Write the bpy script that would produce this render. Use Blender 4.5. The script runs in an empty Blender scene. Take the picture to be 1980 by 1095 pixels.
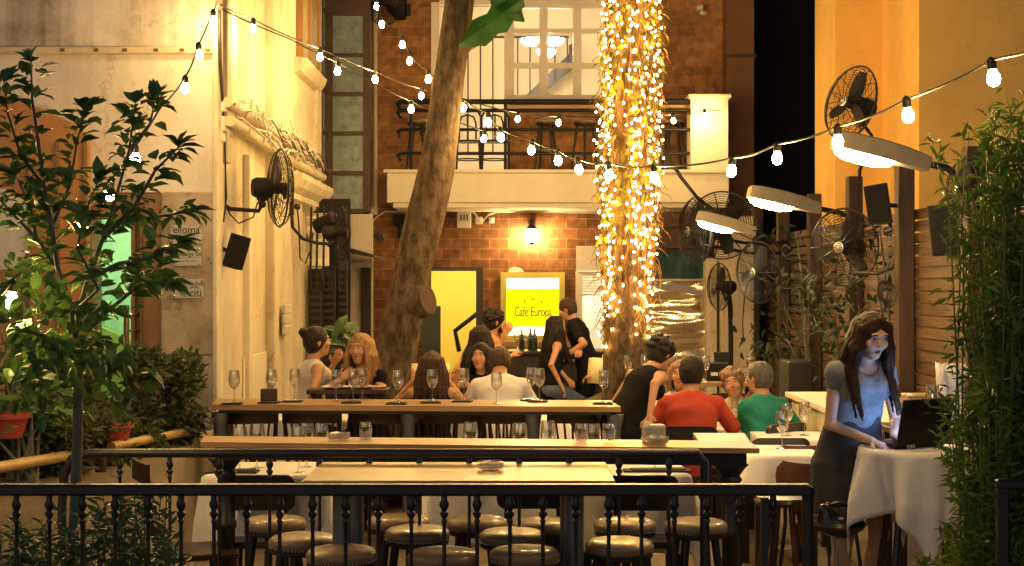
import bpy, bmesh, math, random
import numpy as np
from mathutils import Vector, Matrix, Euler
random.seed(7); np.random.seed(7)
V = Vector; PI = math.pi; R = math.radians
F_PX, HC, YH = 2800.0, 1.92, 547.5
scene = bpy.context.scene
COL = scene.collection

def W(px, py, d):
    """metric point at distance d that the camera sees at photo pixel (px, py)"""
    return V(((px - 990.0) / F_PX * d, d, HC - (py - YH) / F_PX * d))
def X(px, d): return (px - 990.0) / F_PX * d
def Z(py, d): return HC - (py - YH) / F_PX * d

# ------------------------------------------------------------------ mesh builder
class MB:
    def __init__(s): s.v = []; s.f = []; s.m = []
    def add(s, vs, fs, mi=0):
        o = len(s.v); s.v.extend([tuple(p) for p in vs])
        for f in fs: s.f.append(tuple(i + o for i in f)); s.m.append(mi)
        return s
    def box(s, c, size, rot=None, mi=0, bev=0.0):
        hx, hy, hz = size[0] / 2, size[1] / 2, size[2] / 2
        c = V(c)
        if bev > 0:
            b = min(bev, hx * .4, hy * .4, hz * .4)
            pts = []; 
            for sz in (-1, 1):
                for lay in ((0, 1) if sz < 0 else (1, 0)):
                    ins = b if lay == 0 else 0
                    zz = sz * (hz - (0 if lay == 0 else b))
                    for (sx, sy) in ((-1, -1), (1, -1), (1, 1), (-1, 1)):
                        ax, ay = hx - ins, hy - ins
                        if sx * sy > 0: q = [(sx * (ax), sy * (ay - b)), (sx * (ax - b), sy * ay)]
                        else: q = [(sx * (ax - b), sy * ay), (sx * ax, sy * (ay - b))]
                        if sx < 0 and sy < 0: q = [(-ax, -ay + b), (-ax + b, -ay)]
                        if sx > 0 and sy < 0: q = [(ax - b, -ay), (ax, -ay + b)]
                        if sx > 0 and sy > 0: q = [(ax, ay - b), (ax - b, ay)]
                        if sx < 0 and sy > 0: q = [(-ax + b, ay), (-ax, ay - b)]
                        pts += [V((x, y, zz)) for x, y in q]
            if rot is not None: pts = [rot @ p for p in pts]
            fs = [tuple(reversed(range(8))), tuple(range(24, 32))]
            for l in range(3):
                for i in range(8):
                    j = (i + 1) % 8
                    fs.append((l * 8 + i, l * 8 + j, l * 8 + 8 + j, l * 8 + 8 + i))
            return s.add([c + p for p in pts], fs, mi)
        pts = [V((x, y, z)) for z in (-hz, hz) for y in (-hy, hy) for x in (-hx, hx)]
        if rot is not None: pts = [rot @ p for p in pts]
        return s.add([c + p for p in pts], [(0, 2, 3, 1), (4, 5, 7, 6), (0, 1, 5, 4), (2, 6, 7, 3), (0, 4, 6, 2), (1, 3, 7, 5)], mi)
    def bb(s, x0, x1, y0, y1, z0, z1, mi=0, bev=0.0):
        return s.box(((x0 + x1) / 2, (y0 + y1) / 2, (z0 + z1) / 2), (abs(x1 - x0), abs(y1 - y0), abs(z1 - z0)), None, mi, bev)
    def tube(s, pts, r, n=8, mi=0, cap=True):
        pts = [V(p) for p in pts]; k = len(pts)
        rs = r if isinstance(r, (list, tuple)) else [r] * k
        vs = []; up = None
        for i in range(k):
            t = (pts[min(i + 1, k - 1)] - pts[max(i - 1, 0)])
            t = t.normalized() if t.length > 1e-9 else V((0, 0, 1))
            if up is None:
                a = V((0, 0, 1)) if abs(t.z) < .9 else V((1, 0, 0))
                up = (a - t * a.dot(t)).normalized()
            else:
                up = up - t * up.dot(t)
                up = up.normalized() if up.length > 1e-6 else V((1, 0, 0))
            sd = t.cross(up)
            for j in range(n):
                a = 2 * PI * j / n
                vs.append(pts[i] + (up * math.cos(a) + sd * math.sin(a)) * rs[i])
        fs = [(i * n + j, i * n + (j + 1) % n, (i + 1) * n + (j + 1) % n, (i + 1) * n + j) for i in range(k - 1) for j in range(n)]
        if cap: fs += [tuple(reversed(range(n))), tuple(range((k - 1) * n, k * n))]
        return s.add(vs, fs, mi)
    def lathe(s, prof, n=24, c=(0, 0, 0), rot=None, mi=0):
        c = V(c); vs = []; k = len(prof)
        for (r, z) in prof:
            for j in range(n):
                a = 2 * PI * j / n; p = V((r * math.cos(a), r * math.sin(a), z))
                if rot is not None: p = rot @ p
                vs.append(c + p)
        fs = [(i * n + j, i * n + (j + 1) % n, (i + 1) * n + (j + 1) % n, (i + 1) * n + j) for i in range(k - 1) for j in range(n)]
        if prof[0][0] > 1e-5: fs.append(tuple(reversed(range(n))))
        if prof[-1][0] > 1e-5: fs.append(tuple(range((k - 1) * n, k * n)))
        return s.add(vs, fs, mi)
    def sphere(s, c, r, n=12, m=8, mi=0, sc=(1, 1, 1), rot=None):
        c = V(c); vs = []; 
        for i in range(m + 1):
            th = PI * i / m
            for j in range(n):
                a = 2 * PI * j / n
                p = V((r * sc[0] * math.sin(th) * math.cos(a), r * sc[1] * math.sin(th) * math.sin(a), -r * sc[2] * math.cos(th)))
                if rot is not None: p = rot @ p
                vs.append(c + p)
        fs = [(i * n + j, i * n + (j + 1) % n, (i + 1) * n + (j + 1) % n, (i + 1) * n + j) for i in range(m) for j in range(n)]
        return s.add(vs, fs, mi)
    def torus(s, c, R0, r, n=32, m=6, rot=None, mi=0):
        c = V(c); vs = []
        for i in range(n):
            a = 2 * PI * i / n
            for j in range(m):
                b = 2 * PI * j / m
                p = V(((R0 + r * math.cos(b)) * math.cos(a), (R0 + r * math.cos(b)) * math.sin(a), r * math.sin(b)))
                if rot is not None: p = rot @ p
                vs.append(c + p)
        fs = [(i * m + j, ((i + 1) % n) * m + j, ((i + 1) % n) * m + (j + 1) % m, i * m + (j + 1) % m) for i in range(n) for j in range(m)]
        return s.add(vs, fs, mi)
    def prism(s, poly, axis, a0, a1, mi=0):
        """polygon [(u, v)] extruded along axis: 'x': (u,v)=(y,z); 'y': (x,z); 'z': (x,y)"""
        def P(u, v, a): return {'x': (a, u, v), 'y': (u, a, v), 'z': (u, v, a)}[axis]
        n = len(poly)
        vs = [P(u, v, a0) for u, v in poly] + [P(u, v, a1) for u, v in poly]
        fs = [tuple(range(n)), tuple(reversed(range(n, 2 * n)))] + [(i, i + n, (i + 1) % n + n, (i + 1) % n) for i in range(n)]
        return s.add(vs, fs, mi)
    def leaf(s, p, d, n, L, w, mi=0, droop=.25, six=True):
        d = d.normalized(); sd = d.cross(n)
        sd = sd.normalized() if sd.length > 1e-6 else V((1, 0, 0)); n = sd.cross(d)
        def q(t, u): return p + d * (L * t) + sd * (w * u) + n * (L * (-droop * t * t) + abs(u) * w * .35)
        if six:
            vs = [q(0, 0), q(.28, -.42), q(.3, 0), q(.28, .42), q(.62, -.43), q(.64, 0), q(.62, .43), q(1, 0)]
            return s.add(vs, [(0, 2, 1), (0, 3, 2), (1, 2, 5, 4), (2, 3, 6, 5), (4, 5, 7), (5, 6, 7)], mi)
        vs = [q(0, 0), q(.5, -.5), q(1, 0), q(.5, .5)]
        return s.add(vs, [(0, 3, 2, 1)], mi)
    def build(s, name, mats, parent=None, smooth=True, origin=None, angle=40):
        if not isinstance(mats, (list, tuple)): mats = [mats]
        o = None
        if parent is not None: o = V(parent.get('_w', (0, 0, 0))) if origin is None else V(origin)
        elif origin is not None: o = V(origin)
        else:
            xs = [p[0] for p in s.v]; ys = [p[1] for p in s.v]; zs = [p[2] for p in s.v]
            o = V(((min(xs) + max(xs)) / 2, (min(ys) + max(ys)) / 2, min(zs)))
        me = bpy.data.meshes.new(name)
        me.from_pydata([(p[0] - o.x, p[1] - o.y, p[2] - o.z) for p in s.v], [], s.f)
        for m in mats: me.materials.append(m)
        if len(mats) > 1: me.polygons.foreach_set('material_index', s.m)
        if smooth:
            me.polygons.foreach_set('use_smooth', [True] * len(s.f))
            try: me.set_sharp_from_angle(angle=R(angle))
            except Exception: pass
        me.update()
        ob = bpy.data.objects.new(name, me); COL.objects.link(ob)
        if parent is not None: ob.parent = parent
        else: ob.location = o; ob['_w'] = tuple(o)
        return ob

def tag(o, label=None, cat=None, group=None, kind=None):
    if label: o['label'] = label
    if cat: o['category'] = cat
    if group: o['group'] = group
    if kind: o['kind'] = kind
    return o
def thing(name, label, cat, loc=(0, 0, 0), group=None, world=False):
    """an Empty at the thing's base; world=True: parts are modelled in world coordinates"""
    o = bpy.data.objects.new(name, None); COL.objects.link(o); o.location = V(loc); o.empty_display_size = .1
    o['_w'] = tuple(loc) if world else (0, 0, 0)
    return tag(o, label, cat, group)
def structure(mb, name, mats, **k):
    return tag(mb.build(name, mats, **k), kind='structure')
def dup(root, loc, rotz=0.0, label=None, group=None, scale=None):
    r = root.copy(); COL.objects.link(r); r.location = V(loc); r.rotation_euler = (0, 0, rotz)
    if scale: r.scale = (scale,) * 3
    if label: r['label'] = label
    if group: r['group'] = group
    for ch in root.children:
        c = ch.copy(); COL.objects.link(c); c.parent = r
        for g in ch.children:
            e = g.copy(); COL.objects.link(e); e.parent = c
    return r

# ------------------------------------------------------------------ materials
M = {}
def newmat(name):
    m = bpy.data.materials.new(name); m.use_nodes = True; nt = m.node_tree; nt.nodes.clear()
    out = nt.nodes.new('ShaderNodeOutputMaterial')
    return m, nt, out
def node(nt, t, **k):
    n = nt.nodes.new(t)
    for a, b in k.items():
        if a.startswith('i_'):
            key = a[2:].replace('_', ' ')
            n.inputs[key].default_value = b
        else: setattr(n, a, b)
    return n
def c4(c): return (c[0], c[1], c[2], 1)
def ramp(nt, stops):
    r = nt.nodes.new('ShaderNodeValToRGB'); e = r.color_ramp.elements
    while len(e) < len(stops): e.new(.5)
    for i, (p, c) in enumerate(stops): e[i].position = p; e[i].color = c4(c)
    return r
def coords(nt, scale=(1, 1, 1), kind='Object', rot=(0, 0, 0)):
    tc = node(nt, 'ShaderNodeTexCoord'); mp = node(nt, 'ShaderNodeMapping')
    mp.inputs['Scale'].default_value = scale; mp.inputs['Rotation'].default_value = rot
    nt.links.new(tc.outputs[kind], mp.inputs['Vector']); return mp.outputs['Vector']
def mat(name, col, rough=.6, metal=0., var=.25, scale=(6, 6, 6), col2=None, bump=0., bscale=None, spec=.5, detail=5, coat=0., sheen=0., trans=0., world=False, lo=.3, hi=.7):
    m, nt, out = newmat(name); L = nt.links.new
    b = node(nt, 'ShaderNodeBsdfPrincipled')
    b.inputs['Roughness'].default_value = rough; b.inputs['Metallic'].default_value = metal
    b.inputs['Specular IOR Level'].default_value = spec; b.inputs['Coat Weight'].default_value = coat
    b.inputs['Sheen Weight'].default_value = sheen
    vec = coords(nt, scale, 'Object')
    nz = node(nt, 'ShaderNodeTexNoise'); nz.inputs['Scale'].default_value = 1; nz.inputs['Detail'].default_value = detail; nz.inputs['Roughness'].default_value = .62
    L(vec, nz.inputs['Vector'])
    a = col2 or tuple(max(0, x * (1 - var)) for x in col); c = col if col2 else tuple(min(1, x * (1 + var)) for x in col)
    rp = ramp(nt, [(lo, a), (hi, c)]); L(nz.outputs['Fac'], rp.inputs['Fac']); L(rp.outputs['Color'], b.inputs['Base Color'])
    rm = node(nt, 'ShaderNodeMapRange'); rm.inputs['To Min'].default_value = max(.03, rough - .1); rm.inputs['To Max'].default_value = min(1, rough + .12)
    L(nz.outputs['Fac'], rm.inputs['Value']); L(rm.outputs['Result'], b.inputs['Roughness'])
    if bump:
        v2 = coords(nt, bscale or tuple(x * 4 for x in scale), 'Object')
        n2 = node(nt, 'ShaderNodeTexNoise'); n2.inputs['Scale'].default_value = 1; n2.inputs['Detail'].default_value = 4; L(v2, n2.inputs['Vector'])
        bp = node(nt, 'ShaderNodeBump'); bp.inputs['Strength'].default_value = bump; bp.inputs['Distance'].default_value = .02
        L(n2.outputs['Fac'], bp.inputs['Height']); L(bp.outputs['Normal'], b.inputs['Normal'])
    if trans:
        t = node(nt, 'ShaderNodeBsdfTranslucent'); L(rp.outputs['Color'], t.inputs['Color'])
        mx = node(nt, 'ShaderNodeMixShader'); mx.inputs['Fac'].default_value = trans
        L(b.outputs['BSDF'], mx.inputs[1]); L(t.outputs['BSDF'], mx.inputs[2]); L(mx.outputs['Shader'], out.inputs['Surface'])
    else: L(b.outputs['BSDF'], out.inputs['Surface'])
    M[name] = m; return m
def emis(name, col, st):
    m, nt, out = newmat(name); e = node(nt, 'ShaderNodeEmission'); e.inputs['Color'].default_value = c4(col); e.inputs['Strength'].default_value = st
    nt.links.new(e.outputs['Emission'], out.inputs['Surface']); M[name] = m; return m
def brick(name, w, h, c1, c2, mortar, msize=.006):
    m, nt, out = newmat(name); L = nt.links.new
    b = node(nt, 'ShaderNodeBsdfPrincipled'); b.inputs['Roughness'].default_value = .82
    tc = node(nt, 'ShaderNodeTexCoord'); sp = node(nt, 'ShaderNodeSeparateXYZ'); cb = node(nt, 'ShaderNodeCombineXYZ')
    L(tc.outputs['Object'], sp.inputs[0]); ad = node(nt, 'ShaderNodeMath', operation='ADD'); L(sp.outputs['X'], ad.inputs[0]); L(sp.outputs['Y'], ad.inputs[1])
    # slight waviness of the courses
    nw = node(nt, 'ShaderNodeTexNoise'); nw.inputs['Scale'].default_value = 2.2; L(tc.outputs['Object'], nw.inputs['Vector'])
    wm = node(nt, 'ShaderNodeMath', operation='MULTIPLY_ADD'); wm.inputs[1].default_value = .022; L(nw.outputs['Fac'], wm.inputs[0]); L(sp.outputs['Z'], wm.inputs[2])
    L(ad.outputs[0], cb.inputs['X']); L(wm.outputs[0], cb.inputs['Y'])
    bt = node(nt, 'ShaderNodeTexBrick'); bt.inputs['Scale'].default_value = 1; bt.inputs['Brick Width'].default_value = w; bt.inputs['Row Height'].default_value = h
    bt.inputs['Mortar Size'].default_value = msize; bt.inputs['Mortar Smooth'].default_value = .3; bt.inputs['Bias'].default_value = 0
    bt.inputs['Color1'].default_value = c4(c1); bt.inputs['Color2'].default_value = c4(c2); bt.inputs['Mortar'].default_value = c4(mortar)
    L(cb.outputs[0], bt.inputs['Vector'])
    nz = node(nt, 'ShaderNodeTexNoise'); nz.inputs['Scale'].default_value = 9; nz.inputs['Detail'].default_value = 6; L(tc.outputs['Object'], nz.inputs['Vector'])
    rp = ramp(nt, [(.3, (.55, .55, .55)), (.7, (1.25, 1.2, 1.15))]); L(nz.outputs['Fac'], rp.inputs['Fac'])
    n3 = node(nt, 'ShaderNodeTexNoise'); n3.inputs['Scale'].default_value = .9; n3.inputs['Detail'].default_value = 3; L(tc.outputs['Object'], n3.inputs['Vector'])
    r3 = ramp(nt, [(.35, (.7, .68, .66)), (.65, (1.12, 1.12, 1.1))]); L(n3.outputs['Fac'], r3.inputs['Fac'])
    mx = node(nt, 'ShaderNodeMix', data_type='RGBA', blend_type='MULTIPLY'); mx.inputs['Factor'].default_value = 1
    L(bt.outputs['Color'], mx.inputs['A']); L(rp.outputs['Color'], mx.inputs['B'])
    m2 = node(nt, 'ShaderNodeMix', data_type='RGBA', blend_type='MULTIPLY'); m2.inputs['Factor'].default_value = 1
    L(mx.outputs['Result'], m2.inputs['A']); L(r3.outputs['Color'], m2.inputs['B']); L(m2.outputs['Result'], b.inputs['Base Color'])
    bp = node(nt, 'ShaderNodeBump'); bp.inputs['Strength'].default_value = .6; bp.inputs['Distance'].default_value = .012; bp.invert = True
    sm = node(nt, 'ShaderNodeMath', operation='MULTIPLY_ADD'); sm.inputs[1].default_value = -.35; L(nz.outputs['Fac'], sm.inputs[0]); L(bt.outputs['Fac'], sm.inputs[2])
    L(sm.outputs[0], bp.inputs['Height']); L(bp.outputs['Normal'], b.inputs['Normal']); L(b.outputs['BSDF'], out.inputs['Surface']); M[name] = m; return m
def plaster(name, col, stain, amt=.5, streak=(5, 5, .35), rough=.85, crack=0.):
    """old render: broad blotches, run-down stains and fine grain"""
    m, nt, out = newmat(name); L = nt.links.new
    b = node(nt, 'ShaderNodeBsdfPrincipled'); b.inputs['Roughness'].default_value = rough; b.inputs['Specular IOR Level'].default_value = .25
    n1 = node(nt, 'ShaderNodeTexNoise'); n1.inputs['Scale'].default_value = 1; n1.inputs['Detail'].default_value = 7; n1.inputs['Roughness'].default_value = .6; L(coords(nt, streak), n1.inputs['Vector'])
    n2 = node(nt, 'ShaderNodeTexNoise'); n2.inputs['Scale'].default_value = 1.7; n2.inputs['Detail'].default_value = 8; n2.inputs['Roughness'].default_value = .7; L(coords(nt), n2.inputs['Vector'])
    n3 = node(nt, 'ShaderNodeTexNoise'); n3.inputs['Scale'].default_value = 55; n3.inputs['Detail'].default_value = 4; L(coords(nt), n3.inputs['Vector'])
    r1 = ramp(nt, [(.44, (0, 0, 0)), (.72, (1, 1, 1))]); L(n1.outputs['Fac'], r1.inputs['Fac'])
    r2 = ramp(nt, [(.40, (0, 0, 0)), (.68, (1, 1, 1))]); L(n2.outputs['Fac'], r2.inputs['Fac'])
    ad = node(nt, 'ShaderNodeMath', operation='ADD'); L(r1.outputs['Color'], ad.inputs[0]); L(r2.outputs['Color'], ad.inputs[1])
    ml = node(nt, 'ShaderNodeMath', operation='MULTIPLY'); ml.inputs[1].default_value = amt * .6; ml.use_clamp = True; L(ad.outputs[0], ml.inputs[0])
    mx = node(nt, 'ShaderNodeMix', data_type='RGBA'); mx.inputs['A'].default_value = c4(col); mx.inputs['B'].default_value = c4(stain); L(ml.outputs[0], mx.inputs['Factor'])
    if crack:      # hairline cracks and flaked patches
        vo = node(nt, 'ShaderNodeTexVoronoi', feature='DISTANCE_TO_EDGE'); vo.inputs['Scale'].default_value = 1.1
        va = node(nt, 'ShaderNodeVectorMath', operation='MULTIPLY_ADD'); va.inputs[1].default_value = (.7, .7, .7); L(n2.outputs['Color'], va.inputs[0]); L(coords(nt), va.inputs[2]); L(va.outputs[0], vo.inputs['Vector'])
        rc = ramp(nt, [(.0, (1, 1, 1)), (.014, (0, 0, 0))]); L(vo.outputs['Distance'], rc.inputs['Fac'])
        r5 = ramp(nt, [(.48, (0, 0, 0)), (.54, (1, 1, 1))]); L(n1.outputs['Fac'], r5.inputs['Fac'])
        n4 = node(nt, 'ShaderNodeTexNoise'); n4.inputs['Scale'].default_value = 2.6; n4.inputs['Detail'].default_value = 9; n4.inputs['Roughness'].default_value = .75; L(coords(nt, (1, 1, .7)), n4.inputs['Vector'])
        r6 = ramp(nt, [(.60, (0, 0, 0)), (.62, (1, 1, 1))]); L(n4.outputs['Fac'], r6.inputs['Fac'])
        mc = node(nt, 'ShaderNodeMath', operation='MULTIPLY'); L(rc.outputs['Color'], mc.inputs[0]); L(r5.outputs['Color'], mc.inputs[1])
        ma = node(nt, 'ShaderNodeMath', operation='MULTIPLY_ADD'); ma.inputs[1].default_value = .5; ma.use_clamp = True; L(r6.outputs['Color'], ma.inputs[0]); L(mc.outputs[0], ma.inputs[2])
        fk = node(nt, 'ShaderNodeMath', operation='MULTIPLY'); fk.inputs[1].default_value = crack; L(ma.outputs[0], fk.inputs[0])
        mz = node(nt, 'ShaderNodeMix', data_type='RGBA'); L(mx.outputs['Result'], mz.inputs['A']); mz.inputs['B'].default_value = c4(tuple(x * .9 for x in stain)); L(fk.outputs[0], mz.inputs['Factor']); L(mz.outputs['Result'], b.inputs['Base Color'])
    else: L(mx.outputs['Result'], b.inputs['Base Color'])
    s2 = node(nt, 'ShaderNodeMath', operation='MULTIPLY_ADD'); s2.inputs[1].default_value = .35; L(n3.outputs['Fac'], s2.inputs[0]); L(n2.outputs['Fac'], s2.inputs[2])
    bp = node(nt, 'ShaderNodeBump'); bp.inputs['Strength'].default_value = .35; bp.inputs['Distance'].default_value = .02
    L(s2.outputs[0], bp.inputs['Height']); L(bp.outputs['Normal'], b.inputs['Normal']); L(b.outputs['BSDF'], out.inputs['Surface']); M[name] = m; return m
def thin_glass(name, tint=(1, 1, 1), base=.04, edge=.85):
    m, nt, out = newmat(name); L = nt.links.new
    t = node(nt, 'ShaderNodeBsdfTransparent'); t.inputs['Color'].default_value = c4(tint)
    g = node(nt, 'ShaderNodeBsdfGlossy'); g.inputs['Roughness'].default_value = .03; g.inputs['Color'].default_value = (1, 1, 1, 1)
    lw = node(nt, 'ShaderNodeLayerWeight'); lw.inputs['Blend'].default_value = .25
    mr = node(nt, 'ShaderNodeMapRange'); mr.inputs['To Min'].default_value = base; mr.inputs['To Max'].default_value = edge; L(lw.outputs['Facing'], mr.inputs['Value'])
    pw = node(nt, 'ShaderNodeMath', operation='MULTIPLY'); L(mr.outputs['Result'], pw.inputs[0]); pw.inputs[1].default_value = 1
    mx = node(nt, 'ShaderNodeMixShader'); L(pw.outputs[0], mx.inputs['Fac']); L(t.outputs[0], mx.inputs[1]); L(g.outputs[0], mx.inputs[2]); L(mx.outputs[0], out.inputs['Surface']); M[name] = m; return m
SKY, EXPO = 2.2, 0.8
# ------------------------------------------------------------------ implicit surfaces for bodies, clothes and hair
class SDF:
    def __init__(s): s.pr = []
    def cone(s, a, b, ra, rb, k=.02, op='+'): s.pr.append(('c', np.array(a, float), np.array(b, float), ra, rb, None, k, op)); return s
    def ell(s, c, r, k=.02, op='+', rot=None): s.pr.append(('e', np.array(c, float), np.array(r, float), 0, 0, None if rot is None else np.array(rot), k, op)); return s
    def flat(s, a, b, u, ra, rb, k=.03, op='+'):
        """tapered cone with an elliptical section: ra/rb = (half width along u, half depth)"""
        s.pr.append(('f', np.array(a, float), np.array(b, float), ra, rb, np.array(u, float), k, op)); return s
    def chain(s, pts, rs, k=.02):
        for i in range(len(pts) - 1): s.cone(pts[i], pts[i + 1], rs[i], rs[i + 1], k)
        return s
    def mesh(s, res, clip=None, noise=None):
        lo = np.full(3, 1e9); hi = np.full(3, -1e9)
        def ext(p):
            t, a, b, ra, rb, u, k, op = p
            if t == 'e': r = b.max(); return a - r, a + r
            r = max(ra, rb) if t == 'c' else max(max(ra), max(rb))
            return np.minimum(a, b) - r, np.maximum(a, b) + r
        for p in s.pr:
            if p[7] == '+':
                l, h = ext(p); lo = np.minimum(lo, l); hi = np.maximum(hi, h)
        lo -= 3 * res; hi += 3 * res
        n = np.ceil((hi - lo) / res).astype(int) + 1
        F = np.full(n, .25, np.float32)
        ax = [lo[i] + res * np.arange(n[i]) for i in range(3)]
        for p in s.pr:
            t, a, b, ra, rb, u, k, op = p
            l, h = ext(p); m = k + 3 * res
            i0 = np.maximum(0, np.floor((l - m - lo) / res).astype(int)); i1 = np.minimum(n, np.ceil((h + m - lo) / res).astype(int) + 1)
            if (i1 <= i0).any(): continue
            sl = tuple(slice(i0[i], i1[i]) for i in range(3))
            P = np.stack(np.meshgrid(ax[0][sl[0]], ax[1][sl[1]], ax[2][sl[2]], indexing='ij'), -1)
            if t == 'e':
                q = P - a
                if u is not None: q = q @ u
                k0 = np.sqrt(((q / b) ** 2).sum(-1)); k1 = np.sqrt(((q / (b * b)) ** 2).sum(-1)) + 1e-9
                d = k0 * (k0 - 1) / k1
            else:
                ab = b - a; tt = np.clip(((P - a) @ ab) / max(1e-9, ab @ ab), 0, 1)
                q = P - a - tt[..., None] * ab
                if t == 'c': d = np.sqrt((q * q).sum(-1)) - (ra + tt * (rb - ra))
                else:
                    uu = u / np.linalg.norm(u); du = q @ uu; rest = q - du[..., None] * uu; dv = np.sqrt((rest * rest).sum(-1))
                    ru = ra[0] + tt * (rb[0] - ra[0]); rv = ra[1] + tt * (rb[1] - ra[1])
                    k0 = np.sqrt((du / ru) ** 2 + (dv / rv) ** 2); k1 = np.sqrt((du / ru ** 2) ** 2 + (dv / rv ** 2) ** 2) + 1e-9
                    d = np.where(k0 < .05, -np.minimum(ru, rv), k0 * (k0 - 1) / k1)
            f = F[sl]
            if op == '+':
                hh = np.maximum(k - np.abs(f - d), 0) / k
                F[sl] = np.minimum(f, d) - hh * hh * k * .25
            else:
                hh = np.maximum(k - np.abs(f + d), 0) / k
                F[sl] = np.maximum(f, -d) + hh * hh * k * .25
        if noise is not None or clip is not None:
            P = np.stack(np.meshgrid(*ax, indexing='ij'), -1)
            if noise is not None: F = F + noise(P).astype(np.float32)
            for (pt, nn) in (clip or []): F = np.maximum(F, (P - np.array(pt, float)) @ np.array(nn, float))
        F[0] = F[-1] = .1; F[:, 0] = F[:, -1] = .1; F[:, :, 0] = F[:, :, -1] = .1
        return surface_nets(F.astype(np.float32), lo, res)
def surface_nets(F, lo, res):
    n = F.shape; S = F < 0
    c = tuple(slice(0, -1) for _ in range(3))
    def sh(A, o): return A[tuple(slice(o[i], n[i] - 1 + o[i]) for i in range(3))]
    offs = [(i, j, k) for i in (0, 1) for j in (0, 1) for k in (0, 1)]
    cnt = sum(sh(S, o).astype(np.int8) for o in offs)
    act = (cnt > 0) & (cnt < 8)
    idx = np.argwhere(act)
    vid = np.full(act.shape, -1, np.int64); vid[act] = np.arange(len(idx))
    pos = np.zeros((len(idx), 3)); num = np.zeros(len(idx))
    vals = {o: F[idx[:, 0] + o[0], idx[:, 1] + o[1], idx[:, 2] + o[2]] for o in offs}
    for a in offs:
        for x in range(3):
            if a[x]: continue
            b = list(a); b[x] = 1; b = tuple(b)
            fa, fb = vals[a], vals[b]; cr = (fa < 0) != (fb < 0)
            t = np.where(cr, fa / np.where(cr, fa - fb, 1), 0)
            p = np.tile(np.array(a, float), (len(idx), 1)); p[:, x] += t
            pos[cr] += p[cr]; num[cr] += 1
    pos = lo + (idx + pos / num[:, None]) * res
    quads = []
    for x in range(3):
        y, z = (x + 1) % 3, (x + 2) % 3
        A = np.moveaxis(S, (x, y, z), (0, 1, 2)); Vd = np.moveaxis(vid, (x, y, z), (0, 1, 2))
        e = np.argwhere(A[:-1, 1:-1, 1:-1] != A[1:, 1:-1, 1:-1])
        i, j, k = e[:, 0], e[:, 1] + 1, e[:, 2] + 1
        q = np.stack([Vd[i, j - 1, k - 1], Vd[i, j, k - 1], Vd[i, j, k], Vd[i, j - 1, k]], -1)
        flip = ~A[i, j, k]
        q[flip] = q[flip][:, ::-1]
        quads.append(q)
    return pos, np.concatenate(quads)
def np_obj(name, pos, quads, mats, parent, midx=None):
    me = bpy.data.meshes.new(name)
    me.vertices.add(len(pos)); me.vertices.foreach_set('co', pos.astype(np.float32).ravel())
    me.loops.add(quads.size); me.loops.foreach_set('vertex_index', quads.astype(np.int32).ravel())
    me.polygons.add(len(quads)); me.polygons.foreach_set('loop_start', np.arange(0, quads.size, 4, dtype=np.int32))
    for m in mats if isinstance(mats, (list, tuple)) else [mats]: me.materials.append(m)
    if midx is not None: me.polygons.foreach_set('material_index', midx.astype(np.int32))
    me.polygons.foreach_set('use_smooth', np.ones(len(quads), bool)); me.update(calc_edges=True); me.validate()
    ob = bpy.data.objects.new(name, me); COL.objects.link(ob); ob.parent = parent
    return ob
def folds(amp, fr, seed=0):
    rs = np.random.RandomState(seed); w = rs.normal(size=(5, 3)) * fr; ph = rs.uniform(0, 6.28, 5)
    def f(P):
        o = 0
        for i in range(5): o = o + np.sin(P @ w[i] + ph[i] + 1.3 * np.sin(P @ w[(i + 1) % 5] * .6))
        return amp * o / 3
    return f

def ik(a, b, l1, l2, pole):
    a, b = V(a), V(b); d = b - a; L = d.length
    if L > (l1 + l2) * .985: b = a + d * ((l1 + l2) * .985 / L); d = b - a; L = d.length
    t = (l1 * l1 - l2 * l2 + L * L) / (2 * L); h = math.sqrt(max(0, l1 * l1 - t * t))
    u = d / L; p = V(pole); p = p - u * p.dot(u)
    p = p.normalized() if p.length > 1e-5 else V((0, 0, -1))
    return a + u * t + p * h, b

def hand(S, wr, dirv, palm_n, curl=.6, side=1, sc=1., fr=.0085):
    """palm, five unequal bent fingers, thumb off the palm's side"""
    d = V(dirv).normalized(); n = V(palm_n); n = (n - d * n.dot(d)).normalized(); w = d.cross(n) * side
    pc = V(wr) + d * .048 * sc
    S.flat(V(wr) + d * .012, V(wr) + d * .088 * sc, w, (.027 * sc, .016 * sc), (.040 * sc, .013 * sc), .012)
    for i, (o, L) in enumerate(((-.031, .068), (-.0105, .079), (.0105, .074), (.031, .058))):
        p = V(wr) + d * .088 * sc + w * o * sc; cd = d; pts = [p - d * .02]
        q = p
        for s_ in range(3):
            a = curl * (.55 + .25 * s_) * (1 + .12 * i)
            cd = (cd * math.cos(a) + n * math.sin(a)) if s_ else (d * math.cos(a * .8) + n * math.sin(a * .8))
            cd = cd.normalized(); pts.append(q); q = q + cd * L * sc * (.45, .31, .24)[s_]
        pts.append(q)
        S.chain(pts, [fr * 1.15, fr * 1.1, fr, fr * .92, fr * .8], .004)
    b = V(wr) + d * .028 * sc - w * .026 * sc
    t1 = b + (d * .6 - w * .75 + n * .25).normalized() * .040 * sc; t2 = t1 + (d * .9 - w * .2 + n * .4 * curl).normalized() * .034 * sc
    S.chain([b, t1, t2], [.014 * sc, .011 * sc, .0085 * sc], .010)

def rotz(v, a): return V((v[0] * math.cos(a) - v[1] * math.sin(a), v[0] * math.sin(a) + v[1] * math.cos(a), v[2]))

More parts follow.
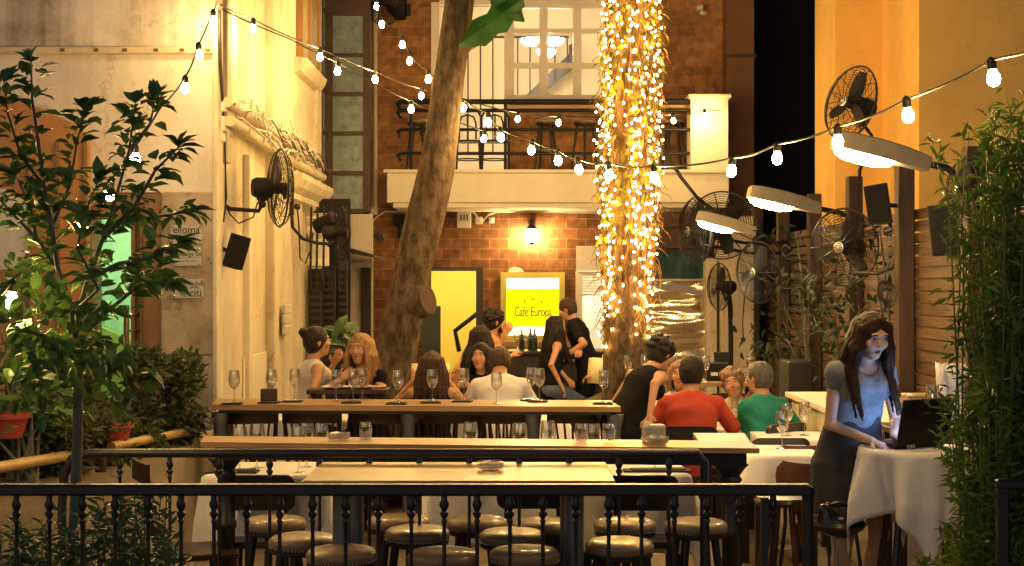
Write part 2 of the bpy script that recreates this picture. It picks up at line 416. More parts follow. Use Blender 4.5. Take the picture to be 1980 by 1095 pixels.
def person(label, at, yaw, hipz, lean=.1, side=0., head_yaw=0., head_pitch=0., head_tilt=0., hands=(None, None), seated=True, female=True, sc=1.,
           top=None, sleeve=0., bottom=None, leg_len=1., hair='short', hairmat=None, feet=None, knees=None, neckline=0., palm=((0, 0, -1), (0, 0, -1)),
           curl=(.55, .55), res=.0085, skirt=None, elbow=((-.6, -.5, -.8), (.6, -.5, -.8)), glasses=False, beard=None, group='people at the restaurant', twist=0., skin=None, handdir=(None, None), top_low=0., belly=0., chestcurve=.0):
    """local frame: +y forward, +x the person's right hand side; at=(x, y) of the hips in the world"""
    skin = skin or M['skin']
    t = thing('person', label, 'person', (at[0], at[1], 0), group)
    t.rotation_euler = (0, 0, yaw)
    S = SDF(); s = sc; f = -1 if female else 1
    hip = V((0, 0, hipz))
    up = V((math.sin(side), math.sin(lean) * math.cos(side), math.cos(lean) * math.cos(side)))
    up2 = V((math.sin(side), math.sin(lean + chestcurve) * math.cos(side), math.cos(lean + chestcurve) * math.cos(side)))
    waist = hip + up * .20 * s; chest = waist + (up + up2).normalized() * .20 * s; neck = chest + up2 * .125 * s
    rt = rotz(V((1, 0, 0)), twist); rt = (rt - up2 * rt.dot(up2)).normalized(); fw = up2.cross(rt)
    hr = V((1, 0, 0))
    sw = (.152 if female else .178) * s
    shl, shr = neck - rt * sw - up2 * .068 * s, neck + rt * sw - up2 * .068 * s
    # torso
    S.flat(hip + up * -.02, hip + up * .05 * s, hr, (.165 * s, .115 * s), (.160 * s, .112 * s), .03)
    wv = .122 if female else .150
    S.flat(hip + up * .05 * s, waist, hr, (.155 * s, .112 * s), (wv * s, (.088 + belly) * s), .04)
    S.flat(waist, chest, rt, (wv * s, (.088 + belly) * s), ((.142 if female else .17) * s, (.098 + belly * .4) * s), .04)
    S.flat(chest, neck - up2 * .06 * s, rt, ((.142 if female else .17) * s, .096 * s), ((.135 if female else .165) * s, .068 * s), .03)
    S.cone(shl, shr, .050 * s, .050 * s, .03)
    if female:
        for q in (-1, 1): S.ell(chest + rt * .066 * q * s + fw * .082 * s + up2 * -.005, (.058 * s, .052 * s, .058 * s), .03)
    # neck and head
    hd = neck + up2 * .055 * s + fw * .012
    HR = Euler((-head_pitch, head_tilt, head_yaw), 'XYZ').to_matrix()
    if True:
        hx = HR @ V((1, 0, 0)); hy = HR @ V((0, 1, 0)); hz = HR @ V((0, 0, 1))
    hc = hd + hz * .095 * s + hy * .022 * s
    S.cone(neck - up2 * .03 * s, hd + hz * .045 * s + hy * .005, .052 * s if female else .060 * s, .047 * s if female else .055 * s, .03)
    rotm = np.array(HR)
    S.ell(hc + hz * .028 * s - hy * .012 * s, (.074 * s, .092 * s, .088 * s), .02, rot=rotm)
    S.ell(hc - hz * .035 * s + hy * .022 * s, (.057 * s, .066 * s, .080 * s), .03, rot=rotm)
    S.ell(hc - hz * .088 * s + hy * .058 * s, (.024 * s, .022 * s, .020 * s), .03, rot=rotm)          # chin
    S.chain([hc + hz * .014 * s + hy * .080 * s, hc - hz * .014 * s + hy * .098 * s], [.0075 * s, .0115 * s], .012)   # nose
    S.ell(hc - hz * .020 * s + hy * .088 * s, (.0165 * s, .011 * s, .009 * s), .008, rot=rotm)
    for q in (-1, 1):
        S.ell(hc + hx * .032 * q * s + hz * .020 * s + hy * .094 * s, (.017 * s, .016 * s, .011 * s), .012, '-', rot=rotm)   # eye sockets
        S.ell(hc + hx * .076 * q * s - hz * .005 * s - hy * .008 * s, (.010 * s, .022 * s, .033 * s), .008, rot=rotm)       # ears
        S.ell(hc + hx * .030 * q * s + hz * .038 * s + hy * .0765 * s, (.022 * s, .010 * s, .007 * s), .014, rot=rotm)       # brow ridge
        S.ell(hc + hx * .040 * q * s - hz * .020 * s + hy * .068 * s, (.022 * s, .018 * s, .022 * s), .02, rot=rotm)        # cheek
    # arms
    ua, fa = .285 * s, .25 * s; el = []; wrs = []
    for i, (sh, q) in enumerate(((shl, -1), (shr, 1))):
        h = hands[i]
        if h is None: h = sh + V((.06 * q, .05, -.50 * s))
        else: h = rotz(V(h) - V((at[0], at[1], 0)), -yaw)
        e, w = ik(sh, h, ua, fa, elbow[i]); el.append(e); wrs.append(w)
        r = 1.0 if not female else .84
        S.cone(sh, e, .048 * r * s, .037 * r * s, .025); S.cone(e, w, .037 * r * s, .025 * r * s, .012)
        dd = handdir[i] or (w - e)
        hand(S, w, dd, palm[i], curl[i], q, s * (.92 if female else 1.02))
    # legs
    th, shn = .43 * s, .42 * s; leg = []
    for i, q in enumerate((-1, 1)):
        hj = hip + V((.09 * q * s, .0, -.02))
        if seated:
            ft = V(feet[i]) if feet else V((.12 * q, .40, .09 + max(0, hipz - .60) * .5))
        else: ft = V(feet[i]) if feet else V((.10 * q, -.01, .08))
        k_, ft = ik(hj, ft, th, shn, knees[i] if knees else (.08 * q, 1, .5)); leg.append((hj, k_, ft))
        rr = 1. if not female else .93
        S.cone(hj, k_, .083 * rr * s, .055 * rr * s, .03); S.cone(k_, k_.lerp(ft, .35), .053 * rr * s, .054 * rr * s, .02); S.cone(k_.lerp(ft, .35), ft, .054 * rr * s, .036 * s, .02)
        fd = V((.05 * q, 1, -.12)).normalized()
        S.flat(ft + V((0, -.035, -.045)), ft + fd * .17 + V((0, 0, -.03)), (1, 0, 0), (.036, .038), (.043, .022), .03)
    pos, q = S.mesh(res)
    mi = np.zeros(len(q), np.int32)
    fc = pos[q].mean(1)
    np_obj('body', pos, q, [skin], t)
    # eyes, brows, lips
    e = MB(); br = MB(); lp = MB()
    for qn in (-1, 1):
        ec = hc + hx * .032 * qn * s + hz * .019 * s + hy * .0735 * s
        eb = MB(); eb.sphere(ec, .0120 * s, 12, 8, 0, (1.3, .8, .50), HR); eb.sphere(ec + hy * .0060 * s - hz * .001, .0062 * s, 10, 6, 1, (1, .7, 1), HR)
        eb.build('eye', [M['eye_white'], M['eye_dark']], t)
        br.tube([ec + hz * .019 * s + hx * qn * (-.013) * s + hy * .013 * s, ec + hz * .023 * s + hx * qn * .004 * s + hy * .015 * s, ec + hz * .017 * s + hx * qn * .021 * s + hy * .005 * s], [.003 * s, .0036 * s, .0015 * s], 6)
    br.build('eyebrows', hairmat, t)
    lc = hc - hz * .052 * s + hy * .0855 * s
    lp.tube([lc + hx * -.022 * s - hy * .007 * s, lc + hx * -.008 * s + hz * .003 * s, lc + hz * .002 * s, lc + hx * .008 * s + hz * .003 * s, lc + hx * .022 * s - hy * .007 * s], [.002, .0048, .0045, .0048, .002], 6)
    lp.tube([lc + hx * -.019 * s - hy * .007 * s - hz * .003 * s, lc + hx * -.009 * s - hz * .0065 * s + hy * .001, lc - hz * .0075 * s + hy * .002, lc + hx * .009 * s - hz * .0065 * s + hy * .001, lc + hx * .019 * s - hy * .007 * s - hz * .003 * s], [.002, .0046, .0052, .0046, .002], 6)
    lp.build('lips', M['lips_red'] if female else M['lips'], t)
    if glasses:
        g = MB()
        for qn in (-1, 1):
            g.torus(hc + hx * .033 * qn * s + hz * .016 * s + hy * .103 * s, .021 * s, .002, 16, 5, HR @ Matrix.Rotation(PI / 2, 3, 'X'))
            g.tube([hc + hx * .055 * qn * s + hz * .02 * s + hy * .10 * s, hc + hx * .080 * qn * s + hz * .012 * s + hy * .0 * s], .002, 5)
        g.tube([hc + hx * -.012 * s + hz * .02 * s + hy * .106 * s, hc + hx * .012 * s + hz * .02 * s + hy * .106 * s], .002, 5)
        g.build('glasses', M['black_metal'], t)
    # clothes
    if top is not None:
        C = SDF(); g = .012
        if skirt is None: C.flat(hip + up * (-.04 + top_low), hip + up * .05 * s, hr, (.166 * s + g, .117 * s + g), (.162 * s + g, .113 * s + g), .03)
        C.flat(hip + up * (.05 if skirt is None else .14) * s, waist, hr, (.156 * s + g - (.02 if skirt else 0), .113 * s + g - (.018 if skirt else 0)), (wv * s + g + (.012 if not skirt else .0), (.092 + belly) * s + g), .04)
        C.flat(waist, chest, rt, (wv * s + g + .010, (.092 + belly) * s + g), ((.143 if female else .172) * s + g, (.100 + belly * .4) * s + g), .04)
        C.flat(chest, neck - up2 * .06 * s, rt, ((.143 if female else .172) * s + g, .098 * s + g), ((.135 if female else .165) * s + g, .068 * s + g), .03)
        if female:
            for qn in (-1, 1): C.ell(chest + rt * .066 * qn * s + fw * .084 * s, (.058 * s + g, .052 * s + g, .058 * s + g), .04)
        if sleeve > 0:
            C.cone(shl, shr, .050 * s + .007, .050 * s + .007, .03)
            for i, sh in enumerate((shl, shr)):
                r = 1.0 if not female else .84
                e_, w_ = el[i], wrs[i]; k1 = min(1, sleeve)
                C.cone(sh, sh.lerp(e_, k1), .049 * r * s + .007, (.049 - .011 * k1) * r * s + (.018 if .3 < sleeve < 1 else .009), .02)
                if sleeve > 1: C.cone(e_, e_.lerp(w_, sleeve - 1), .038 * r * s + g, .030 * r * s + g, .012)
            C.ell(neck - up2 * .012 * s + fw * .002, (.070 * s + g, .062 * s + g, .055 * s), .035)
        else:
            for qn in (-1, 1): C.cone(neck + rt * .085 * qn * s - up2 * .06 * s - fw * .02, neck + rt * .085 * qn * s - up2 * .052 * s + fw * .02, .045 * s, .045 * s, .03)
        nk = neck + up2 * .01 * s
        C.ell(nk + fw * (.025 + neckline * .5) * s + up2 * (.040 - neckline * .35) * s, ((.060 + neckline * .25) * s, (.075 + neckline * .2) * s, (.050 + neckline * .9) * s), .008, '-')
        pos, q = C.mesh(res, noise=folds(.0055 if sleeve else .004, 24 if sleeve else 20, int(abs(at[0]) * 100)))
        np_obj('shirt' if sleeve else 'tank_top', pos, q, [top], t)
    if bottom is not None:
        C = SDF(); g = .012
        C.flat(hip + up * -.03, hip + up * .07 * s, hr, (.168 * s + g, .118 * s + g), (.152 * s + g, .108 * s + g), .03)
        for hj, k_, ft in leg:
            e_ = k_.lerp(ft, .92 * leg_len)
            C.cone(hj, k_, .085 * s + g, .058 * s + g, .03); C.cone(k_, e_, .056 * s + g, .047 * s + g, .02)
        pos, q = C.mesh(res * 1.1, noise=folds(.003, 24, 5)); np_obj('trousers', pos, q, [bottom], t)
        sh = SDF()
        for i, (hj, k_, ft) in enumerate(leg):
            fd = V((.05 * (-1, 1)[i], 1, -.12)).normalized()
            sh.flat(ft + V((0, -.04, -.045)), ft + fd * .18 + V((0, 0, -.03)), (1, 0, 0), (.045, .046), (.05, .03), .03); 
        pos, q = sh.mesh(.012); np_obj('shoes', pos, q, [M['black_leather']], t)
    if skirt is not None:
        m_, zb = skirt; C = SDF()
        for i in range(22):
            a = 2 * PI * i / 22; dx, dy = math.cos(a), math.sin(a)
            C.cone(waist + V((dx * .105 * s, dy * .07 * s, -.01)), hip + V((dx * .165 * s, dy * .13 * s, -.06)), .035, .034, .03)
            C.cone(hip + V((dx * .165 * s, dy * .13 * s, -.06)), V((hip.x + dx * .205 * s, hip.y * .5 + dy * .175 * s, zb)), .034, .026 + .006 * (i % 2), .022)
        C.flat(hip + up * -.02, waist, hr, (.16 * s, .11 * s), (.13 * s, .09 * s), .04)
        pos, q = C.mesh(res, clip=[((0, 0, zb + .01), (0, 0, -1))]); np_obj('skirt', pos, q, [m_], t)
        B_ = SDF(); B_.flat(waist - up * .012, waist + up * .022, hr, (wv * s + .017, .088 * s + .017), (wv * s + .016, .088 * s + .016), .01); pos, q = B_.mesh(res, clip=[(waist + up * .026, up), (waist - up * .022, -up)]); np_obj('belt', pos, q, [M['belt_shiny']], t)
    # hair
    H = SDF(); g = .013
    cr = hc + hz * .030 * s - hy * .018 * s
    H.ell(cr, ((.076 + g * .8) * s, (.090 + g) * s, (.086 + g * .8) * s), .02, rot=rotm)
    H.ell(hc - hz * .02 * s - hy * .035 * s, ((.068 + g) * s, (.060 + g) * s, (.075 + g) * s), .03, rot=rotm)
    rs = random.Random(int(abs(at[0] * 1000)) + 3)
    if hair == 'curly':
        for i in range(46):
            a = rs.uniform(0, 6.28); z_ = rs.uniform(-.35, 1); r_ = math.sqrt(max(0, 1 - z_ * z_))
            p = cr + hx * .092 * r_ * math.cos(a) * s + hy * (.100 * r_ * math.sin(a) - .012) * s + hz * .095 * z_ * s
            if (p - hc).dot(hy) > .055 and (p - hc).dot(hz) < .075: continue
            H.cone(p, p + V((rs.uniform(-1, 1), rs.uniform(-1, 1), rs.uniform(-.5, 1))) * .012, .021 * s, .014 * s, .012)
    loose = MB()
    if hair in ('long', 'longwave', 'back'):
        tail = .31 if hair != 'back' else .42
        for i in range(34):
            a = PI * (i / 33.0) * 1.36 - .18 * PI       # ring round the back of the head
            dirn = (hx * math.cos(a) - hy * math.sin(a))
            p0 = cr + dirn * .080 * s + hz * .02 * s
            w_ = rs.uniform(.9, 1.1); out = dirn * (.018 + rs.uniform(0, .02)) * s
            p1 = hc + dirn * .093 * s - hz * .05 * s + out * .4
            p2 = neck + rt * dirn.dot(rt) * .118 * s - fw * (.050 + .025 * rs.random()) * s * max(.0, dirn.dot(-hy) + .35) + fw * .12 * max(0, dirn.dot(hy) + .25) * s - up2 * .03 * s
            p3 = p2 - V((0, 0, tail * .62 * w_ * s)) + V((rs.uniform(-.02, .02), rs.uniform(-.02, .02) - .01, 0)) - fw * .045 * s * (1 if dirn.dot(hy) < .1 else -3.0)
            H.chain([p0, p1, p2, p3], [.022 * s, .021 * s, .018 * s, .006 * s], .012)
            for q_ in range(5):
                jx = V((rs.uniform(-1, 1), rs.uniform(-1, 1), rs.uniform(-.4, .4))); pp = [p0 + dirn * .018 * s, p1 + dirn * .019 * s + jx * .008, p1.lerp(p2, .5) + dirn * .017 * s + jx * .013, p2 + dirn * .015 * s + jx * .015, p2.lerp(p3, .5) + dirn * .012 * s + jx * .017, p3 + jx * .016 + V((0, 0, .02))]
                loose.tube(pp, [.002, .0026, .0026, .0022, .0016, .0006], 4, cap=False)
        H.cone(cr + hy * .055 * s + hz * .070 * s, cr + hy * .040 * s + hx * .078 * s + hz * .02 * s, .020, .015, .02)
        H.cone(cr + hy * .055 * s + hz * .070 * s, cr + hy * .040 * s - hx * .078 * s + hz * .02 * s, .020, .015, .02)
    if hair == 'bun':
        H.ell(cr - hy * .095 * s + hz * .045 * s, (.042 * s, .04 * s, .04 * s), .02)
    if hair == 'bob':
        for i in range(24):
            a = PI * (i / 23.0) * 1.36 - .18 * PI; dirn = hx * math.cos(a) - hy * math.sin(a)
            H.chain([cr + dirn * .082 * s, hc + dirn * .098 * s - hz * .04 * s, hc + dirn * .085 * s - hz * .12 * s], [.022 * s, .024 * s, .010 * s], .012)
    # the face stays open
    fd = .106 if hair not in ('short', 'grey') else .112
    H.ell(hc + hy * .115 * s - hz * .026 * s, (.062 * s, .074 * s, fd * s), .012, '-', rot=rotm)
    if hair in ('short', 'grey'):
        for qn in (-1, 1): H.ell(hc + hx * .085 * qn * s - hz * .035 * s + hy * .01 * s, (.03 * s, .035 * s, .042 * s), .01, '-', rot=rotm)
        H.ell(hc - hz * .115 * s - hy * .05 * s, (.10 * s, .09 * s, .045 * s), .01, '-', rot=rotm)
    fine = folds(.0028, 120, 3)
    pos, q = H.mesh(min(res, .0065), noise=fine)
    hob = np_obj('hair', pos, q, [hairmat], t)
    if loose.v: loose.build('loose_strands', hairmat, hob, origin=(0, 0, 0))
    if beard is not None:
        B = SDF(); B.ell(hc - hz * .062 * s + hy * .030 * s, (.058 * s, .062 * s, .056 * s), .02, rot=rotm)
        B.ell(hc - hz * .035 * s + hy * .115 * s, (.028 * s, .03 * s, .010 * s), .01, '-', rot=rotm); B.ell(hc + hz * .02 * s + hy * .04 * s, (.085 * s, .085 * s, .045 * s), .015, '-', rot=rotm)
        pos, q = B.mesh(.006, noise=folds(.0015, 150, 2)); np_obj('beard', pos, q, [beard], t)
    t['_head'] = tuple(hc)
    return t
# ------------------------------------------------------------------ materials of the place
WARM = (1.0, .60, .24)
mat('skin', (.46, .235, .125), .5, var=.08, scale=(14, 14, 14), spec=.4)
mat('skin_pale', (.52, .32, .22), .5, var=.06, scale=(14, 14, 14), spec=.4)
mat('eye_white', (.62, .58, .54), .3, var=.02); mat('eye_dark', (.035, .02, .012), .2, var=.1)
mat('lips', (.38, .16, .12), .45, var=.05); mat('lips_red', (.42, .07, .06), .4, var=.05)
for n_, c_ in (('hair_black', (.016, .011, .009)), ('hair_brown', (.05, .024, .012)), ('hair_auburn', (.026, .010, .006)), ('hair_blonde', (.36, .20, .07)), ('hair_grey', (.085, .08, .072)), ('hair_light', (.22, .12, .06)), ('hair_dark_grey', (.018, .016, .015))):
    mat(n_, c_, .45, var=.45, scale=(60, 60, 9), bump=.7, bscale=(170, 170, 14), spec=.3)
mat('cloth_black', (.009, .009, .010), .9, var=.3, scale=(20, 20, 20), spec=.12); mat('cloth_white', (.62, .60, .56), .9, var=.06); mat('cloth_cream', (.62, .56, .46), .9, var=.08)
mat('cloth_red', (.42, .045, .02), .85, var=.14, scale=(9, 9, 9), bump=.15); mat('cloth_teal', (.012, .19, .13), .85, var=.16, scale=(9, 9, 9), bump=.15)
mat('cloth_jeans', (.10, .15, .24), .9, var=.25, scale=(16, 16, 16)); mat('cloth_khaki', (.16, .13, .07), .9, var=.15); mat('cloth_grey_blue', (.17, .19, .225), .9, var=.25, scale=(30, 30, 30), bump=.3, bscale=(150, 150, 150))
mat('cloth_skirt', (.04, .04, .045), .92, var=.2, scale=(18, 18, 18)); mat('cloth_beige', (.45, .36, .26), .9, var=.1); mat('cloth_tan', (.40, .22, .10), .9, var=.1)
mat('black_leather', (.016, .014, .012), .30, var=.15, scale=(3, 3, 3), spec=.6); mat('belt_shiny', (.02, .02, .025), .15, var=.2)
mat('linen', (.80, .78, .74), .9, var=.07, scale=(5, 5, 5), bump=.14, bscale=(24, 24, 24), sheen=.2)
mat('black_metal', (.010, .010, .012), .48, spec=.35, var=.3, scale=(14, 14, 14), bump=.06); mat('rail_paint', (.010, .012, .017), .42, var=.35, scale=(18, 18, 18), bump=.08, bscale=(70, 70, 70), spec=.6)
mat('steel_pipe', (.16, .19, .22), .42, .6, var=.2); mat('seat_leather', (.25, .17, .092), .45, var=.15, scale=(7, 7, 7), coat=.3, bump=.05, bscale=(120, 120, 120)); mat('chrome', (.7, .7, .72), .12, 1., var=.05); mat('dull_steel', (.42, .40, .37), .35, 1., var=.15, scale=(3, 3, 30))
mat('wood_top', (.42, .26, .115), .33, col2=(.25, .135, .05), scale=(1.1, 14, 14), bump=.18, bscale=(3, 70, 70), spec=.6)
mat('wood_top_light', (.52, .36, .19), .32, col2=(.34, .21, .10), scale=(1.1, 16, 16), bump=.18, bscale=(3, 70, 70), spec=.6)
mat('wood_dark', (.045, .02, .009), .4, col2=(.02, .009, .005), scale=(9, 9, 2), spec=.5); mat('wood_red', (.15, .045, .018), .38, col2=(.07, .02, .01), scale=(9, 9, 2), spec=.5)
mat('plywood_brown', (.15, .055, .025), .35, col2=(.085, .03, .013), scale=(3, 14, 14), spec=.5)
mat('wood_black', (.014, .012, .011), .45, var=.4, scale=(6, 6, 2))
mat('fence_slat', (.125, .062, .022), .66, col2=(.02, .011, .005), scale=(5, 1.1, 13), bump=.4, bscale=(40, 3, 90)); mat('fence_post', (.075, .038, .02), .75, col2=(.028, .016, .01), scale=(12, 12, 1.2), bump=.4)
mat('bamboo', (.50, .34, .13), .45, col2=(.30, .19, .07), scale=(2, 3, 9)); mat('hoarding_orange', (.55, .26, .09), .7, col2=(.36, .17, .06), scale=(3, 3, .6), bump=.2)
mat('bark', (.14, .10, .062), .92, col2=(.04, .027, .017), scale=(16, 16, 7), bump=1., bscale=(55, 55, 24), spec=.2, lo=.35, hi=.65); mat('bark_cut', (.065, .026, .012), .8, col2=(.025, .011, .006), scale=(20, 20, 20), bump=.3)
mat('bark_young', (.13, .135, .11), .8, var=.3, scale=(20, 20, 6), bump=.3)
mat('leaf_tree', (.11, .22, .04), .4, col2=(.03, .085, .022), scale=(3, 3, 3), spec=.5, trans=.25, lo=.35, hi=.65); mat('leaf_bush', (.17, .27, .035), .45, col2=(.05, .12, .022), scale=(5, 5, 5), trans=.3, lo=.35, hi=.65)
mat('leaf_hedge', (.085, .11, .02), .5, col2=(.02, .04, .011), scale=(5, 5, 5), trans=.25, lo=.35, hi=.65); mat('leaf_bright', (.09, .20, .03), .45, col2=(.03, .09, .02), scale=(6, 6, 6), trans=.3)
mat('leaf_big', (.03, .13, .018), .4, col2=(.015, .07, .012), scale=(9, 9, 9), trans=.3); mat('leaf_climber', (.022, .040, .008), .6, spec=.15, col2=(.007, .013, .004), scale=(6, 6, 6), trans=.2)
mat('leaf_vine', (.32, .28, .04), .6, col2=(.05, .06, .012), scale=(4, 4, 4), trans=.4, lo=.35, hi=.65); mat('leaf_dry', (.24, .12, .035), .8, col2=(.06, .03, .012), scale=(8, 8, 8), trans=.3); mat('leaf_planter', (.06, .16, .06), .45, col2=(.025, .08, .035), scale=(8, 8, 8), trans=.25)
mat('terracotta_red', (.30, .045, .03), .6, var=.2); mat('soil', (.05, .032, .02), .95, var=.4, scale=(30, 30, 30), bump=.8)
plaster('plaster_grey', (.72, .68, .63), (.34, .28, .22), .55, (2.2, 2.2, .5), crack=.6); plaster('plaster_streaked', (.68, .63, .58), (.14, .105, .075), 1.0, (4.2, 4.2, .16), crack=.4); plaster('plaster_cream', (.67, .61, .48), (.33, .25, .15), .62, (4, 4, .3), crack=.7); plaster('plaster_rough', (.47, .39, .28), (.15, .11, .07), .85, (5, 5, 5), crack=.9)
plaster('plaster_white', (.74, .70, .60), (.45, .38, .26), .35, (2, 2, .6)); plaster('wall_ochre', (.92, .60, .17), (.60, .33, .08), .38, (1.6, 1.6, .3), crack=.3); plaster('wall_brown', (.20, .105, .05), (.09, .05, .028), .5, (2, 2, .5))
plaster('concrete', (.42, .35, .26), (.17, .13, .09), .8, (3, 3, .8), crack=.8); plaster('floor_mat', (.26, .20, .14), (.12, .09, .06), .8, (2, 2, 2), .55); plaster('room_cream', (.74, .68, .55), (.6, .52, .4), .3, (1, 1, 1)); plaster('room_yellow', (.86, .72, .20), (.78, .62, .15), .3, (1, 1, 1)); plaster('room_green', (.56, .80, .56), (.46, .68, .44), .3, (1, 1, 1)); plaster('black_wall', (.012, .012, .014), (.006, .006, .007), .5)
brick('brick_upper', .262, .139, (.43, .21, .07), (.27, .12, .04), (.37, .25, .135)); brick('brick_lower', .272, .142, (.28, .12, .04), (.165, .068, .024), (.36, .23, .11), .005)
mat('white_paint', (.74, .69, .58), .45, var=.08, scale=(4, 4, 1.5)); mat('grey_plastic', (.55, .53, .48), .5, var=.06); mat('steel_frame', (.085, .042, .022), .55, col2=(.035, .018, .011), scale=(8, 8, 8)); mat('pipe_beige', (.55, .47, .33), .55, var=.15, scale=(3, 3, 3))
mat('lamp_housing', (.27, .235, .17), .5, var=.14, scale=(7, 7, 7)); mat('black_plastic', (.009, .009, .010), .6, var=.3, scale=(30, 30, 30), spec=.25); mat('grille', (.010, .010, .010), .8, spec=.2, var=.5, scale=(160, 160, 160), bump=.5, bscale=(300, 300, 300))
mat('bronze', (.20, .12, .055), .4, .7, var=.25); mat('wood_frame', (.30, .17, .07), .5, col2=(.19, .10, .04), scale=(8, 8, 1.2)); mat('plaque_steel', (.42, .42, .37), .4, .35, var=.12, scale=(2, 2, 14)); mat('ink', (.02, .02, .018), .6, var=.05); mat('ink_grey', (.11, .10, .085), .6, var=.05); mat('badge', (.65, .65, .68), .3, .8, var=.1)
mat('rubber', (.011, .011, .011), .6, var=.2); mat('napkin', (.016, .018, .024), .9, var=.3, scale=(30, 30, 30)); mat('paper', (.78, .76, .70), .8, var=.04); mat('paper_yellow', (.74, .66, .36), .8, var=.05); mat('box_grey', (.40, .36, .30), .8, var=.1); mat('plate', (.75, .73, .70), .25, var=.03); mat('food', (.35, .2, .08), .7, var=.5, scale=(60, 60, 60), bump=.6)
mat('glass_pane_twilight', (.19, .25, .27), .28, var=.35, scale=(7, 7, 7), spec=.7, bump=.25, bscale=(16, 16, 16)); mat('glass_teal_reflection', (.02, .06, .075), .12, var=.6, scale=(14, 3, 2), spec=.8); mat('olive_glass', (.22, .17, .03), .3, var=.4, scale=(2, 2, 2))
thin_glass('glass', (.96, .96, .95), .14, 1.0); thin_glass('glass_cut', (.93, .92, .88), .12, .8); thin_glass('window_glass', (.96, .96, .93), .05, .35); thin_glass('glass_amber', (.95, .42, .08), .05, .4)
emis('bulb_glow', (1, .60, .19), 450); emis('fairy_glow', (1, .54, .12), 175); emis('lamp_lens', (1, .72, .36), 75); emis('lantern_glow', (1, .66, .28), 260); emis('pendant_glow', (1, .80, .48), 60); emis('tube_light', (1, .97, .86), 420); emis('green_tube', (.86, 1, .76), 120); emis('screen_glow', (.30, .52, 1), 8.5); emis('yellow_lamp', (1, .88, .50), 46); emis('kitchen_lamp', (1, .92, .72), 50)
def steel_wavy():
    m, nt, out = newmat('steel_wavy'); L = nt.links.new
    b = node(nt, 'ShaderNodeBsdfPrincipled'); b.inputs['Metallic'].default_value = .75; b.inputs['Roughness'].default_value = .17; b.inputs['Base Color'].default_value = (.64, .52, .33, 1)
    nz = node(nt, 'ShaderNodeTexNoise'); nz.inputs['Scale'].default_value = 1.2; nz.inputs['Detail'].default_value = 1.2; L(coords(nt, (1.0, 1, 5.0)), nz.inputs['Vector'])
    bp = node(nt, 'ShaderNodeBump'); bp.inputs['Strength'].default_value = 1; bp.inputs['Distance'].default_value = .11; L(nz.outputs['Fac'], bp.inputs['Height']); L(bp.outputs['Normal'], b.inputs['Normal']); L(b.outputs['BSDF'], out.inputs['Surface']); M['steel_wavy'] = m
steel_wavy()
def acrylic(nm, tc, dc):
    m, nt, out = newmat(nm); L = nt.links.new
    t = node(nt, 'ShaderNodeBsdfTranslucent'); t.inputs['Color'].default_value = c4(tc)
    g = node(nt, 'ShaderNodeBsdfDiffuse'); g.inputs['Color'].default_value = c4(dc)
    mx = node(nt, 'ShaderNodeMixShader'); mx.inputs['Fac'].default_value = .25; L(t.outputs[0], mx.inputs[1]); L(g.outputs[0], mx.inputs[2]); L(mx.outputs[0], out.inputs['Surface']); M[nm] = m
acrylic('acrylic_yellow', (.95, .86, .04), (.8, .7, .05)); acrylic('acrylic_glare', (.9, .9, .86), (.8, .8, .76))

def text_obj(name, body, loc, size, m, parent, sx=1., ext=.002, rotx=PI / 2, align='CENTER', rz=0., off=0.):
    cu = bpy.data.curves.new(name, 'FONT'); cu.body = body; cu.size = size; cu.extrude = ext; cu.offset = off; cu.align_x = align; cu.align_y = 'CENTER'
    ob = bpy.data.objects.new(name, cu); COL.objects.link(ob); ob.rotation_euler = (rotx, 0, rz); ob.scale = (sx, 1, 1); ob.location = loc
    bpy.context.view_layer.update()
    dg = bpy.context.evaluated_depsgraph_get(); me = bpy.data.meshes.new_from_object(ob.evaluated_get(dg)); me.transform(ob.matrix_world)
    bpy.data.objects.remove(ob); n = bpy.data.objects.new(name, me); COL.objects.link(n); me.materials.clear(); me.materials.append(m)
    if parent is not None:
        w = V(parent.get('_w', (0, 0, 0))); me.transform(Matrix.Translation(-w)); n.parent = parent
    return n

# ------------------------------------------------------------------ ground
structure(MB().bb(-30, 30, -12, 45, -.3, 0), 'ground', M['floor_mat'])

# ------------------------------------------------------------------ brick house at the back
YB = 20.5
bh = thing('brick_house', 'brown brick house with balcony opening, yellow doorway and shop window across the back', 'building', (.5, YB, 0), world=True)
w = MB()
def wall_piece(mb, x0, x1, z0, z1, y0=YB, y1=YB + .3): mb.bb(x0, x1, y0, y1, z0, z1)
xl, xr = -2.03, X(1398, YB)
# lower storey: openings for yellow door, sign window, kitchen door
d0, d1, s0, s1, k0, k1 = X(832, YB), X(930, YB), X(970, YB), X(1090, YB), X(1115, YB), X(1250, YB)
zt = Z(524, YB); zs0, zs1 = Z(660, YB), Z(528, YB); zk = Z(476, YB); zm = 3.0
wl = MB()
wall_piece(wl, xl, d0, 0, zm); wall_piece(wl, d0, d1, zt, zm); wall_piece(wl, d1, s0, 0, zm); wall_piece(wl, s0, s1, 0, zs0); wall_piece(wl, s0, s1, zs1, zm); wall_piece(wl, s1, k0, 0, zm); wall_piece(wl, k0, k1, zk, zm); wall_piece(wl, k1, xr, 0, zm)
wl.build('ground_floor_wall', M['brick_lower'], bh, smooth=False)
# upper storey
u0, u1, u2 = X(836, YB), X(979, YB), X(1188, YB); zsl = 3.43; zu = Z(6, YB); zsill = Z(196, YB)
wu = MB()
wall_piece(wu, xl, u0, zm, 7.6); wall_piece(wu, u0, u2, zu, 7.6); wall_piece(wu, u1, u2, zm, zsill); wall_piece(wu, u2, xr, zm, 7.6); wall_piece(wu, u0, u1, zm, zsl - .05)
wu.build('upper_wall', M['brick_upper'], bh, smooth=False)
